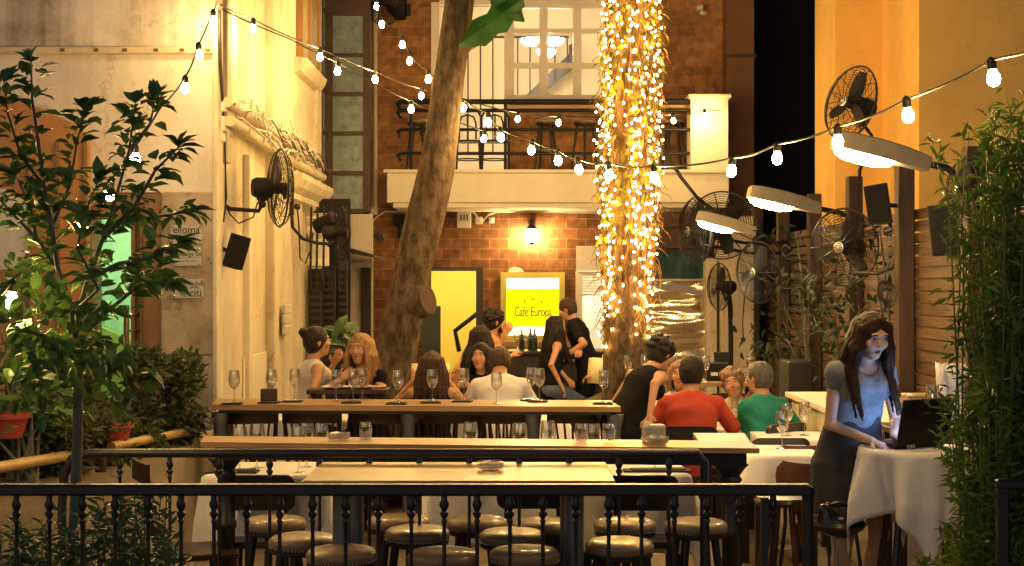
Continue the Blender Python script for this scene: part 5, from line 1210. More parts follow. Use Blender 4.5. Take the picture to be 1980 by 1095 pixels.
m_ = MB(); m_.tube([(x1 - .012, 5.4, 0), (x1 - .012, 5.4, zt - .035)], .022, 12); m_.lathe([(.0, .028), (.022, .02), (.028, 0), (.022, -.02), (.02, -.04)], 14, (x1 - .012, 5.4, zt - .03)); m_.build('end_post', M['rail_paint'], t)
m_ = MB(); m_.box((X(1478, 5.4), 5.4, zt / 2 - .02), (.026, .026, zt - .06)); m_.build('post', M['rail_paint'], t, smooth=False)
p0 = None; k = 0
px = 36.5 - 64 * 11
while px < 1550:
    if p0 is None: m_ = MB(); baluster(m_, 0, 5.4, .13, zt - .042); p0 = m_.build('baluster', M['rail_paint'], t, origin=(0, 5.4, 0)); p0.location = V((X(px, 5.4), 5.4, 0)) - V(t['_w'])
    else: share(p0, t, V((X(px, 5.4), 5.4, 0)) - V(t['_w']))
    px += 63.6
t = thing('iron_railing', 'middle black iron railing behind the front stools, curling down at the planter', 'railing', (-.8, 7.0, 0), world=True)
zt2 = Z(868, 7.0); x0, x1 = X(150, 7.0), X(1350, 7.0)
m_ = MB(); m_.tube([(x0 - .075, 7.0, 0), (x0 - .075, 7.0, zt2 - .28), (x0 - .065, 7.0, zt2 - .13), (x0 - .03, 7.0, zt2 - .05), (x0 + .06, 7.0, zt2 - .022), (x0 + .2, 7.0, zt2 - .021), (x1, 7.0, zt2 - .021), (x1 + .03, 7, zt2 - .06), (x1 + .03, 7, 0)], .022, 10); m_.build('top_rail', M['rail_paint'], t)
m_ = MB(); m_.box(((x0 + x1) / 2, 7.0, .12), (x1 - x0, .03, .03)); m_.build('bottom_rail', M['rail_paint'], t, smooth=False)
p1 = None; px = 232.0
while px < 1345:
    if p1 is None: m_ = MB(); baluster(m_, 0, 7.0, .13, zt2 - .04, .008); p1 = m_.build('baluster', M['rail_paint'], t, origin=(0, 7.0, 0)); p1.location = V((X(px, 7.0), 7.0, 0)) - V(t['_w'])
    else: share(p1, t, V((X(px, 7.0), 7.0, 0)) - V(t['_w']))
    px += 96.5
t = thing('iron_railing', 'short black iron gate railing under the bright bush', 'railing', (2.1, 5.4, 0), world=True)
xg = X(1938, 5.4); m_ = MB(); m_.box((xg + 1.2, 5.4, zt - .0), (2.45, .05, .036), None, 0, .01); m_.build('top_rail', M['rail_paint'], t, smooth=False)
m_ = MB(); m_.box((xg, 5.4, zt / 2), (.042, .042, zt), None, 0, .006); m_.build('end_post', M['rail_paint'], t, smooth=False)
for k in range(1, 12): share(p0, t, V((xg + .125 * k, 5.4, 0)) - V(t['_w']))
m_ = MB(); m_.box((xg + 1.2, 5.4, .12), (2.4, .03, .03)); m_.build('bottom_rail', M['rail_paint'], t, smooth=False)

# ------------------------------------------------------------------ stools
def make_stool(label, loc, rot, h=.75):
    t = thing('bar_stool', label, 'bar stool', loc, 'round leather bar stools'); t.rotation_euler = (0, 0, rot); r = .158
    m_ = MB(); m_.lathe([(.0, h + .001), (.06, h), (.11, h - .003), (.138, h - .009), (.153, h - .020), (r, h - .036), (.152, h - .052)], 36); m_.build('cushion', M['seat_leather'], t)
    m_ = MB(); m_.lathe([(.0, h - .085), (.14, h - .085), (.151, h - .078), (.151, h - .050), (.14, h - .046)], 36); m_.build('seat_band', M['wood_black'], t)
    m_ = MB()
    for k in range(54): a = 2 * PI * k / 54; m_.sphere((.1525 * math.cos(a), .1525 * math.sin(a), h - .055), .0034, 6, 4)
    m_.build('nail_trim', M['chrome'], t)
    lg = None
    for k in range(4):
        a = PI / 4 + k * PI / 2
        if lg is None: m_ = MB(); m_.tube([(.105, 0, h - .085), (.195, 0, 0)], [.021, .016], 10); lg = m_.build('leg', M['wood_black'], t); lg.rotation_euler = (0, 0, a)
        else: share(lg, t, rot=(0, 0, a))
    m_ = MB(); m_.torus((0, 0, .28), .166, .009, 36, 8); m_.build('foot_ring', M['steel_pipe'], t)
    return t
rows = [('front', 6.39, [(660, 1058), (857, 1062), (1014, 1059), (1198, 1042)]), ('middle', 6.75, [(585, 1033), (807, 1019), (990, 1024)]), ('back', 7.25, [(531, 999), (770, 997), (922, 999), (1050, 1003), (1208, 1003), (1345, 1004)])]
st0 = None
for rn, dd, lst in rows:
    for i, (px, py) in enumerate(lst):
        d = F_PX * (HC - .75) / (py - YH); loc = (X(px, d), d, 0); lab = f'black leather stool in the {rn} row of stools, {ORD[i]} from the planter side'
        if st0 is None: st0 = make_stool(lab, loc, random.random() * 1.5)
        else: dup(st0, loc, random.random() * 1.5, lab)
# stools upstairs on the balcony
for i, (px, lab) in enumerate(((808, 'dark stool on the balcony left of leaning trunk'), (1056, 'dark balcony stool nearer the bentwood chairs'), (1131, 'dark balcony stool just beside the fairy lights'), (1303, 'dark balcony stool beside the cream pier'))):
    dup(st0, (X(px, 20.0), 20.0, 3.432), .3 + i, lab, 'dark stools on the balcony')
# ------------------------------------------------------------------ chairs
def slat_chair(label, loc, rot, group='slat back wooden chairs'):
    t = thing('slat_chair', label, 'chair', loc, group); t.rotation_euler = (0, 0, rot)      # backrest at -y (toward the camera), seat +y
    def yb_(z): return -.20 - .10 * max(0, (z - .45)) / .5
    m_ = MB(); m_.box((0, .0, .445), (.42, .42, .035), None, 0, .012); m_.build('seat', M['wood_dark'], t, smooth=False)
    for s_ in (-1, 1):
        m_ = MB(); m_.tube([(s_ * .17, -.19, .0), (s_ * .175, -.19, .45), (s_ * .195, yb_(.75), .75), (s_ * .205, yb_(.95), .95)], [.016, .019, .017, .015], 8); m_.build('rear_leg', M['wood_dark'], t)
        m_ = MB(); m_.tube([(s_ * .18, .18, 0), (s_ * .18, .18, .43)], [.015, .019], 8); m_.build('front_leg', M['wood_dark'], t)
    m_ = MB()
    n = 9; vs = []
    for i in range(n):
        u = -1 + 2 * i / (n - 1); x_ = u * .222; y_ = yb_(.95) - .035 + .045 * u * u; zt_ = .985 - .012 * u * u
        vs += [(x_, y_ - .011, .875), (x_, y_ - .011, zt_), (x_, y_ + .011, zt_), (x_, y_ + .011, .875)]
    fs = [(4 * i + a, 4 * i + (a + 1) % 4, 4 * i + 4 + (a + 1) % 4, 4 * i + 4 + a) for i in range(n - 1) for a in range(4)] + [(0, 1, 2, 3), (4 * n - 1, 4 * n - 2, 4 * n - 3, 4 * n - 4)]
    m_.add(vs, fs); m_.build('crest_rail', M['wood_dark'], t, angle=30)
    sl = None
    for i in range(6):
        u = -1 + 2 * i / 5; m_ = MB(); 
        pts = [(u * .105, -.195, .46), (u * .125, yb_(.65) - .012, .65), (u * .155, yb_(.88) - .02 + .03 * u * u, .885)]
        m_.tube(pts, [.008, .0095, .008], 6); m_.build('slat', M['wood_dark'], t)
    m_ = MB(); m_.tube([(-.18, 0, .2), (.18, 0, .2)], .01, 6); m_.tube([(-.18, -.18, .2), (-.18, .18, .2)], .01, 6); m_.tube([(.18, -.18, .2), (.18, .18, .2)], .01, 6); m_.build('stretcher', M['wood_dark'], t)
    return t
sc0 = None
for i, px in enumerate((484, 606, 745, 870, 988, 1118)):
    lab = f'dark slat back chair under the long back bar table, {ORD[i]} from the cream wall'
    loc = (X(px, 10.98), 11.06 + .03 * (i % 2), 0)
    if sc0 is None: sc0 = slat_chair(lab, loc, .08)
    else: dup(sc0, loc, (-.07, .05, -.04, .1, 0)[i % 5], lab)
dup(sc0, (X(378, 8.0), 8.0, 0), -1.2, 'dark slat chair seen sideways between the planter and white table', scale=.98)
dup(sc0, (X(968, 11.75), 11.55, 0), .0, 'slat chair beneath the man in white t-shirt'); dup(sc0, (X(835, 11.6), 11.55, 0), .0, 'slat chair beneath the long haired woman holding a menu')
for px, py_, lab, rz in ((1320, 12.0, 'slat chair under the woman behind the red shirt', PI), (1425, 12.0, 'slat chair under the curly haired woman in beige', PI), (935, 12.8, 'slat chair under the dark haired woman behind the white t-shirt', PI)):
    dup(sc0, (X(px, py_), py_, 0), rz, lab)
def pad_chair(label, loc, rot, group='black padded chairs'):
    t = thing('padded_chair', label, 'chair', loc, group); t.rotation_euler = (0, 0, rot)
    def rr_(w, h, r, n=5):
        pl = []
        for cx, cz, a0 in ((w / 2 - r, h / 2 - r, 0), (-w / 2 + r, h / 2 - r, PI / 2), (-w / 2 + r, -h / 2 + r, PI), (w / 2 - r, -h / 2 + r, 1.5 * PI)):
            for k in range(n): a = a0 + PI / 2 * k / (n - 1); pl.append((cx + r * math.cos(a), cz + r * math.sin(a)))
        return pl
    m_ = MB(); m_.prism([(x_, z_ + .755) for x_, z_ in rr_(.40, .20, .05)], 'y', -.245, -.215); n0 = len(m_.v)
    m_.v = [(x_, y_ - .09 * (.16 - x_ * x_ * 4) * (1) + (z_ - .75) * -.12, z_) for x_, y_, z_ in m_.v]; m_.build('backrest', M['black_leather'], t, smooth=False)
    m_ = MB(); m_.prism(rr_(.42, .42, .08), 'z', .44, .475); m_.build('seat', M['black_leather'], t, smooth=False)
    for s_ in (-1, 1):
        m_ = MB(); m_.tube([(s_ * .15, -.20, 0), (s_ * .15, -.205, .45), (s_ * .145, -.235, .70), (s_ * .14, -.245, .82)], .0125, 8); m_.build('rear_leg', M['black_metal'], t)
        m_ = MB(); m_.tube([(s_ * .18, .19, 0), (s_ * .17, .17, .45)], .0125, 8); m_.build('front_leg', M['black_metal'], t)
    return t
pc0 = pad_chair('black padded chair drawn up to the leftmost white clothed table', (X(506, 8.15), 8.28, 0), .02)
dup(pc0, (X(1241, 8.15), 8.28, 0), -.03, 'black padded chair facing the white table behind the near table corner')
dup(pc0, (X(1025, 8.2), 8.35, 0), .05, 'black padded chair half hidden behind the middle of near bar table'); dup(pc0, (X(1337, 10.9), 11.0, 0), -.1, 'black padded chair under the man in the red shirt'); dup(pc0, (X(1482, 11.1), 11.2, 0), .6, 'black padded chair under the man in the teal shirt')
dup(pc0, (X(1510, 9.95), 10.2, 0), 0.0, 'black padded chair between the two white tables left of standing woman')
def ply_chair(label, loc, rot, group='brown plywood chairs'):
    t = thing('plywood_chair', label, 'chair', loc, group); t.rotation_euler = (0, 0, rot)
    m_ = MB(); n = 9; vs = []; mm = 7
    for j in range(mm):
        v = j / (mm - 1); z_ = .56 + .27 * v
        for i in range(n):
            u = -1 + 2 * i / (n - 1); wv = .205 * (1 - .32 * abs(2 * v - 1) ** 3.2)
            vs.append((u * wv, -.21 - .05 * v + .045 * u * u, z_))
    k_ = len(vs); vs += [(x_, y_ + .010, z_) for x_, y_, z_ in vs]
    fs = []
    for j in range(mm - 1):
        for i in range(n - 1): a = j * n + i; fs += [(a, a + 1, a + n + 1, a + n), (k_ + a, k_ + a + n, k_ + a + n + 1, k_ + a + 1)]
    edge = [i for i in range(n)] + [j * n + n - 1 for j in range(1, mm)] + [(mm - 1) * n + i for i in range(n - 2, -1, -1)] + [j * n for j in range(mm - 2, 0, -1)]
    fs += [(edge[i], edge[i - 1], k_ + edge[i - 1], k_ + edge[i]) for i in range(len(edge))]
    m_.add(vs, fs); m_.build('backrest', M['plywood_brown'], t)
    m_ = MB(); m_.lathe([(0, .465), (.19, .465), (.205, .458), (.205, .448), (0, .445)], 28); m_.build('seat', M['plywood_brown'], t)
    for s_ in (-1, 1):
        m_ = MB(); m_.tube([(s_ * .19, -.20, 0), (s_ * .15, -.17, .44), (s_ * .12, -.22, .60), (s_ * .11, -.225, .70)], .012, 8); m_.build('rear_leg', M['black_metal'], t)
        m_ = MB(); m_.tube([(s_ * .19, .19, 0), (s_ * .15, .14, .445)], .012, 8); m_.build('front_leg', M['black_metal'], t)
    return t
py0 = ply_chair('brown plywood chair turned sideways next to the standing woman', (X(1598, 8.8), 8.95, 0), -.75)
dup(py0, (X(1552, 9.7), 9.95, 0), .05, 'brown plywood chair with wide back behind the right white table')
# bentwood chairs on the balcony
bw0 = None
for px, lab in ((905, 'black bentwood chair on the balcony nearest leaning trunk'), (956, 'black bentwood chair on the balcony beside the white door frame')):
    if bw0: dup(bw0, (X(px, 20.1), 20.1, 3.432), .05, lab); continue
    t = bw0 = thing('bentwood_chair', lab, 'chair', (X(px, 20.1), 20.1, 3.432), 'bentwood chairs on the balcony')
    m_ = MB(); arc = lambda w, z0, z1: [(-w, -.19, z0), (-w, -.2, z1 - .12), (-w * .72, -.21, z1 - .03), (0, -.215, z1), (w * .72, -.21, z1 - .03), (w, -.2, z1 - .12), (w, -.19, z0)]
    m_.tube(arc(.19, 0, .88), .017, 8); m_.tube(arc(.115, .46, .80), .013, 8); m_.tube([(0, -.2, .46), (0, -.21, .8)], .012, 6); m_.build('back_frame', M['wood_black'], t)
    m_ = MB(); m_.lathe([(0, .465), (.2, .46), (.205, .44), (0, .435)], 24); m_.build('seat', M['wood_black'], t)
    for s_ in (-1, 1): m_ = MB(); m_.tube([(s_ * .17, .17, 0), (s_ * .15, .14, .44)], .015, 8); m_.build('front_leg', M['wood_black'], t)
    m_ = MB(); m_.torus((0, 0, .2), .175, .01, 24, 6); m_.build('stretcher', M['wood_black'], t)
# red wooden stool legs and the chrome pedestal stool with the handbag
t = thing('wooden_stool', 'reddish wooden stool with round black seat by the railing end', 'stool', (X(1515, 8.0), 8.0, 0), 'wooden stools'); lg = None
m_ = MB(); m_.lathe([(0, .75), (.15, .742), (.165, .72), (.15, .70), (0, .70)], 28); m_.build('seat', M['black_leather'], t)
for k in range(4):
    a = .3 + PI / 2 * k
    if lg is None: m_ = MB(); m_.tube([(.09, 0, .70), (.20, 0, 0)], [.018, .013], 10); lg = m_.build('leg', M['wood_red'], t); lg.rotation_euler = (0, 0, a)
    else: share(lg, t, rot=(0, 0, a))
m_ = MB(); m_.torus((0, 0, .3), .152, .008, 24, 6); m_.build('foot_ring', M['wood_red'], t)
t = thing('pedestal_stool', 'stool on a thin chrome pedestal under the black handbag', 'stool', (X(1617, 7.5), 7.5, 0))
m_ = MB(); m_.lathe([(0, .70), (.14, .695), (.155, .675), (.14, .65), (0, .648)], 28); m_.build('seat', M['black_leather'], t)
m_ = MB(); m_.lathe([(.011, .02), (.011, .65)], 12); m_.lathe([(0, .024), (.05, .022), (.19, .008), (.195, 0)], 28); m_.build('pedestal', M['chrome'], t)
S = SDF(); hb = W(1620, 995, 7.45)
S.ell(hb + V((0, 0, -.04)), (.115, .06, .075), .05); S.ell(hb + V((.05, 0, -.06)), (.075, .055, .06), .04); S.cone(hb + V((-.07, 0, .03)), hb + V((.05, 0, .03)), .03, .03, .04)
t = thing('handbag', 'slouchy black patent handbag resting on the chrome stool', 'handbag', tuple(hb - V((0, 0, .11))))
pos, q = S.mesh(.008, noise=folds(.006, 35, 4)); pos = pos - np.array(hb - V((0, 0, .11))); np_obj('bag', pos, q, [mat('patent', (.01, .01, .011), .16, var=.3)], t)
m_ = MB(); m_.tube([(-.06, -.01, .15), (-.05, -.03, .165), (.0, -.04, .178), (.05, -.03, .165), (.06, -.01, .15)], .008, 8); m_.build('strap', M['black_leather'], t)
m_ = MB(); m_.torus((-.055, -.02, .165), .012, .003, 14, 6, Matrix.Rotation(PI / 2, 3, 'X')); m_.box((.0, -.062, .10), (.03, .006, .014), None, 0, .002); m_.build('buckle', M['chrome'], t)

# ------------------------------------------------------------------ bar tables
t = thing('bar_table', 'nearest light oak bar table standing on two blue grey pipe legs', 'table', (X(885, 6.6), 6.7, 0), 'long bar tables', world=True)
xa_, xb_ = X(583, 6.37), X(1190, 6.37); m_ = MB(); m_.bb(xa_, xb_, 6.37, 7.04, 1.015, 1.05, bev=.004); m_.build('tabletop', M['wood_top_light'], t, smooth=False)
m_ = MB(); m_.bb(xa_ + .05, xb_ - .05, 6.42, 6.99, .975, 1.013); m_.build('apron', M['black_metal'], t, smooth=False)
for px, d in ((661, 6.55), (1111, 6.55), (690, 6.9), (1095, 6.9)):
    m_ = MB(); m_.tube([(X(px, d), d, 0), (X(px, d), d, .975)], .042 if d < 6.7 else .03, 14); m_.lathe([(.11, 0), (.11, .012), (.05, .02)], 20, (X(px, d), d, 0)); m_.build('leg', M['steel_pipe'], t)
t = thing('bar_table', 'middle narrow oak bar counter with black apron and turned posts', 'table', (X(930, 7.7), 7.7, 0), 'long bar tables', world=True)
A, B_, C_, D_ = (X(389, 7.95), 7.92), (X(1470, 7.6), 7.62), (X(1452, 7.9), 7.98), (X(392, 8.2), 8.24)
m_ = MB(); m_.prism([A, B_, C_, D_], 'z', 1.022, 1.05); m_.build('tabletop', M['wood_top'], t, smooth=False)
m_ = MB(); m_.prism([(X(1338, 8.3), 8.02), (X(1452, 7.95), 7.985), (X(1440, 8.4), 8.42), (X(1340, 8.42), 8.42)], 'z', 1.02, 1.048); m_.build('corner_leaf', M['wood_top_light'], t, smooth=False)
m_ = MB(); m_.prism([(A[0] + .08, A[1] + .05), (B_[0] - .06, B_[1] + .05), (C_[0] - .06, C_[1] - .04), (D_[0] + .08, D_[1] - .04)], 'z', .95, 1.02); m_.build('apron', M['black_metal'], t, smooth=False)
for px, d in ((436, 8.02), (1412, 7.75), (800, 7.95), (1100, 7.9)):
    m_ = MB(); m_.lathe([(.06, 0), (.06, .1), (.045, .12), (.045, .55), (.062, .57), (.062, .60), (.045, .62), (.045, .84), (.065, .87), (.05, .89), (.08, .93), (.10, .95)], 16, (X(px, d), d, 0)); m_.build('leg', M['rail_paint'], t)
t = thing('bar_table', 'long back bar table set with wine glasses and black napkins', 'table', (X(805, 10.5), 10.5, 0), 'long bar tables', world=True)
A, B_, C_, D_ = (X(408, 10.35), 10.35), (X(1200, 10.2), 10.18), (X(1180, 10.75), 10.75), (X(420, 10.9), 10.9)
m_ = MB(); m_.prism([A, B_, C_, D_], 'z', 1.012, 1.05); m_.build('tabletop', M['wood_top'], t, smooth=False)
m_ = MB(); m_.prism([(A[0] + .06, A[1] + .06), (B_[0] - .06, B_[1] + .06), (C_[0] - .06, C_[1] - .06), (D_[0] + .06, D_[1] - .06)], 'z', .985, 1.01); m_.build('apron', M['wood_dark'], t, smooth=False)
for px, d in ((425, 10.45), (1190, 10.3), (790, 10.45), (1030, 10.4), (440, 10.8), (1170, 10.65)):
    m_ = MB(); m_.lathe([(.045, 0), (.045, .9), (.06, .93), (.06, .985)], 14, (X(px, d), d, 0)); m_.build('leg', M['steel_pipe'], t)
def small_table(label, px0, px1, d0, d1, z, top='wood_dark', legs='black_metal'):
    t = thing('high_table', label, 'table', (X((px0 + px1) / 2, d0), (d0 + d1) / 2, 0), world=True); a, b = X(px0, d0), X(px1, d0)
    m_ = MB(); m_.bb(a, b, d0, d1, z - .035, z, bev=.004); m_.build('tabletop', M[top], t, smooth=False)
    for x_ in (a + .06, b - .06):
        for y_ in (d0 + .06, d1 - .06): m_ = MB(); m_.box((x_, y_, (z - .036) / 2), (.045, .045, z - .036)); m_.build('leg', M[legs], t, smooth=False)
    return t
small_table('narrow high table between the blonde woman and her companion', 592, 748, 10.98, 11.3, 1.11)
small_table('dark high table with glasses behind the bending waitress', 1215, 1475, 12.5, 13.0, 1.06, 'wood_top')
small_table('high table behind the open laptop, holding amber drink and white menus', 1730, 1890, 8.3, 8.75, 1.08)
small_table('small black booth table beneath the pale menu card', 1075, 1160, 16.4, 16.9, 1.03, 'wood_black')
# bar counter at the brick wall
t = thing('bar_counter', 'dark bar counter with timber ledge under the yellow sign', 'bar counter', (.2, 18.0, 0), world=True)
m_ = MB(); m_.bb(X(955, 17.6), X(1165, 17.6), 17.65, 18.2, 0, 1.05); m_.build('front', M['wood_black'], t, smooth=False)
m_ = MB(); m_.bb(X(948, 17.6), X(1170, 17.6), 17.58, 18.25, 1.052, 1.09, bev=.006); m_.build('counter_top', M['wood_dark'], t, smooth=False)
m_ = MB(); m_.bb(X(930, 20.2), X(1110, 20.2), 20.2, YB - .003, Z(672, 20.2), Z(661, 20.2)); m_.build('wall_ledge', M['wood_top'], t, smooth=False)

# ------------------------------------------------------------------ white clothed tables
def cloth(name, label, cx, cy, hx, hy, z, drop, seed, rot=0., round_R=None, group='white tablecloths'):
    rr = random.Random(seed); N = 46; vs = []; fs = []; ph = [rr.uniform(0, 6.28) for _ in range(6)]
    ex, ey = hx + drop, hy + drop
    for j in range(N + 1):
        for i in range(N + 1):
            x_, y_ = ex * (-1 + 2 * i / N), ey * (-1 + 2 * j / N)
            if round_R: r = math.hypot(x_, y_); fall = max(0, r - round_R); a = math.atan2(y_, x_); nx, ny = (math.cos(a), math.sin(a)); bx, by = nx * min(r, round_R), ny * min(r, round_R)
            else:
                bx, by = max(-hx, min(hx, x_)), max(-hy, min(hy, y_)); fx_, fy_ = x_ - bx, y_ - by; fall = math.hypot(fx_, fy_) if fx_ and fy_ else abs(fx_) + abs(fy_)
                if fx_ and fy_: fall = max(abs(fx_), abs(fy_)) + .5 * min(abs(fx_), abs(fy_))
                a = math.atan2(fy_, fx_) if fall > 0 else 0; nx, ny = math.cos(a), math.sin(a)
            per = (math.atan2(by, bx)) * (round_R * 23 if round_R else (hx + hy) * 6.5)
            amp = min(.075, fall * .27); w = amp * (.6 * math.sin(per + ph[0]) + .4 * math.sin(per * 1.9 + ph[1]) + .5 * math.sin(per * .47 + ph[2]))
            out = .012 + fall * (.10 if not round_R else .05) + w
            if fall <= 0: out = 0; w = 0
            zz = z + .006 - max(0, fall - .012) * .985 + (.0012 * math.sin(x_ * 9 + ph[3]) * math.cos(y_ * 8 + ph[4]) if fall == 0 else 0)
            vs.append((bx + nx * out, by + ny * out, zz))
    for j in range(N):
        for i in range(N): a = j * (N + 1) + i; fs.append((a, a + 1, a + N + 2, a + N + 1))
    c_, s_ = math.cos(rot), math.sin(rot)
    m_ = MB(); m_.add([(cx + x_ * c_ - y_ * s_, cy + x_ * s_ + y_ * c_, z_) for x_, y_, z_ in vs], fs)
    o = m_.build(name, M['linen'], angle=180); md = o.modifiers.new('thick', 'SOLIDIFY'); md.thickness = .002; md.offset = 1
    return tag(o, label, 'tablecloth', group)
def dining(label_t, label_c, px0, px1, d0, d1, z=.80, drop=.24, seed=1):
    a, b = X(px0, d0), X(px1, d0); cx, cy = (a + b) / 2, (d0 + d1) / 2
    t = thing('dining_table', label_t, 'table', (cx, cy, 0), 'square dining tables under white cloths', world=True)
    m_ = MB(); m_.bb(a, b, d0, d1, z - .03, z - .001, bev=.004); m_.build('tabletop', M['wood_dark'], t, smooth=False)
    for x_ in (a + .05, b - .05):
        for y_ in (d0 + .05, d1 - .05): m_ = MB(); m_.box((x_, y_, (z - .031) / 2), (.05, .05, z - .031)); m_.build('leg', M['wood_black'], t, smooth=False)
    cloth('tablecloth', label_c, cx, cy, (b - a) / 2, (d1 - d0) / 2, z, drop, seed)
DT = [('leftmost dining table, beside the sideways slat chair', 'white cloth on the leftmost dining table beside the planter', 395, 632, 8.35, 9.0, .80, .42),
      ('dining table hidden behind the near bar table', 'white cloth hanging behind the stools of the near bar table', 838, 1075, 8.5, 9.1, .80, .46),
      ('dining table behind the right end of near bar table', 'white cloth behind the right end of the near bar table', 1120, 1332, 8.4, 9.0, .80, .46),
      ('dining table beside the round turned post', 'white cloth falling in folds between railing end and plywood chair', 1455, 1590, 9.35, 10.0, .80, .20),
      ('dining table behind the wide plywood chair', 'white cloth on the table in front of low cream wall', 1478, 1612, 10.5, 11.05, .78, .2),
      ('dining table shared by the men in red and teal', 'white cloth between the men in red and teal shirts', 1378, 1468, 11.25, 11.8, .78, .2),
      ('dining table under slat chairs by the cream wall', 'white cloth behind slat chairs near the cream wall', 475, 700, 11.75, 12.3, .80, .2),
      ('dining table of the couple with the menu', 'white cloth in front of the long haired woman with menu', 800, 1095, 12.0, 12.6, .78, .2),
      ('long dining table behind the slat chairs', 'white cloth seen through the chair slats below the back bar table', 812, 1098, 11.32, 11.42, .72, .12)]
for i, a in enumerate(DT[:8]): dining(*a, seed=30 + i)
# round bar table with the laptop
ct = W(1768, 860, 7.38); ct.z = 1.075
t = thing('round_bar_table', 'tall round bar table on dark crossed legs under the laptop', 'table', (ct.x, ct.y, 0), world=True)
m_ = MB(); m_.lathe([(0, 1.045), (.245, 1.045), (.26, 1.055), (.26, 1.068), (.245, 1.073), (0, 1.074)], 36, (ct.x, ct.y, 0)); m_.build('tabletop', M['wood_dark'], t)
for k in range(4): a = PI / 4 + PI / 2 * k; m_ = MB(); m_.tube([(ct.x + .10 * math.cos(a), ct.y + .10 * math.sin(a), 1.045), (ct.x + .27 * math.cos(a), ct.y + .27 * math.sin(a), 0)], .018, 8); m_.build('leg', M['rail_paint'], t)
cloth('tablecloth', 'white cloth with long corners draped over the laptop table', ct.x, ct.y, .27, .27, 1.074, .32, 77, rot=.75, round_R=.262)

# laptop
lp = thing('laptop', 'open black laptop turned away, its screen lighting the woman', 'laptop', (ct.x + .02, ct.y - .02, 1.085)); yaw_l = .50
lp.rotation_euler = (0, 0, yaw_l)                      # screen side faces +y
m_ = MB(); m_.box((0, .11, .012), (.34, .24, .022), None, 0, .005); m_.build('base', M['black_plastic'], lp, smooth=False)
m_ = MB(); 
for r_ in range(5):
    for k in range(13): m_.box((-.145 + .024 * k, .05 + .022 * r_, .0245), (.019, .017, .003))
m_.build('keyboard', M['rubber'], lp, smooth=False)
m_ = MB(); m_.box((.0, .19, .0238), (.09, .05, .001)); m_.build('touchpad', M['black_metal'], lp, smooth=False)
rl_ = Matrix.Rotation(.22, 3, 'X'); hinge = V((0, -.012, .022))
m_ = MB(); m_.box(hinge + rl_ @ V((0, -.006, .118)), (.345, .012, .235), rl_, 0, .005); lid = m_.build('lid', M['black_plastic'], lp, smooth=False)
m_ = MB(); m_.box(hinge + rl_ @ V((0, .0015, .12)), (.315, .002, .20), rl_); m_.build('screen', M['screen_glow'], lp, smooth=False)
m_ = MB(); m_.box(hinge + rl_ @ V((0, -.0125, .165)), (.05, .001, .008), rl_); m_.build('lid_mark', M['dull_steel'], lp, smooth=False)

# ------------------------------------------------------------------ glassware
_g = {}
def wine_glass(label, px, py, d, sc=1., group='stemmed wine glasses', kind='wine'):
    z = Z(py, d); k = kind
    if k not in _g:
        m_ = MB()
        if k == 'wine': m_.lathe([(.036, .0), (.034, .003), (.012, .007), (.0042, .02), (.0036, .055), (.005, .088), (.018, .100), (.034, .122), (.0405, .150), (.039, .185), (.034, .226), (.0325, .226), (.0375, .185), (.039, .150), (.0325, .123), (.017, .102), (.0, .094)], 22)
        elif k == 'tumbler': m_.lathe([(.030, .0), (.036, .03), (.037, .06), (.033, .095), (.0315, .095), (.0355, .06), (.0345, .03), (.028, .006), (0, .006)], 20)
        elif k == 'bowl':
            m_.lathe([(.0, .0), (.04, .0), (.052, .02), (.058, .042), (.053, .042), (.045, .02), (.036, .010), (0, .010)], 28)
            for q in range(14): a = 2 * PI * q / 14; m_.sphere((.052 * math.cos(a), .052 * math.sin(a), .026), .013, 8, 6, 0, (1, 1, 1.5))
        _g[k] = (m_, None)
        o = m_.build({'wine': 'wine_glass', 'tumbler': 'glass_tumbler', 'bowl': 'glass_ashtray'}[k], M['glass_cut' if k == 'bowl' else 'glass'], origin=(0, 0, 0)); _g[k] = o
    else: o = _g[k].copy(); COL.objects.link(o)
    o.location = W(px, py, d); o.scale = (sc,) * 3; o.rotation_euler = (0, 0, random.random())
    tag(o, label, {'wine': 'wine glass', 'tumbler': 'tumbler', 'bowl': 'ashtray'}[k], group); return o
def on(px, d, z): return YH + (HC - z) / d * F_PX
bar = [453, 525, 570, 650, 683, 701, 770, 836, 897, 960, 1028, 1043, 1168]
nk0 = None
for i, px in enumerate(bar):
    d = 10.42 + .10 * ((i * 7) % 3) + (.22 if px in (650, 701, 1028) else 0)
    wine_glass(f'wine glass on the back bar table, {ORD[i]} from the cream wall', px, on(px, d, 1.051 if px in (650, 701, 960) else 1.062), d, 1.02)
    if px in (650, 701, 960): continue
    rz = random.uniform(-.15, .15); lab = f'black folded napkin under the {ORD[i]} wine glass on the back bar table'
    loc = (X(px - 3, d), d - .03, 1.051)
    if nk0 is None:
        nk0 = t = thing('napkin', lab, 'napkin', loc, 'black folded napkins on the back bar'); m_ = MB(); m_.box((0, 0, .004), (.145, .12, .008), None, 0, .003); m_.box((.004, .004, .009), (.12, .10, .004), None, 0, .001); m_.build('cloth', M['napkin'], t, smooth=False)
        m_ = MB(); m_.tube([(-.05, -.02, .014), (.055, -.022, .014)], .003, 6); m_.tube([(-.05, -.034, .014), (.055, -.032, .014)], .003, 6); m_.build('cutlery', M['chrome'], t)
    else: dup(nk0, loc, rz, lab)
fx('menu_box', 'small dark menu box at the second wine glass on the back bar', 'box', lambda m: m.box(V((X(520, 10.5), 10.5, 1.11)), (.12, .06, .09), Matrix.Rotation(.2, 3, 'Z'), 0, .006), M['wood_dark'])
for i, (px, d, s_) in enumerate(((463, 8.55, 1.12), (497, 8.7, 1.12), (578, 8.5, 1.15), (593, 8.75, 1.12))): wine_glass(f'wine glass on the leftmost white table, {ORD[i]} from the planter', px, on(px, d, .807), d, s_ * 1.05)
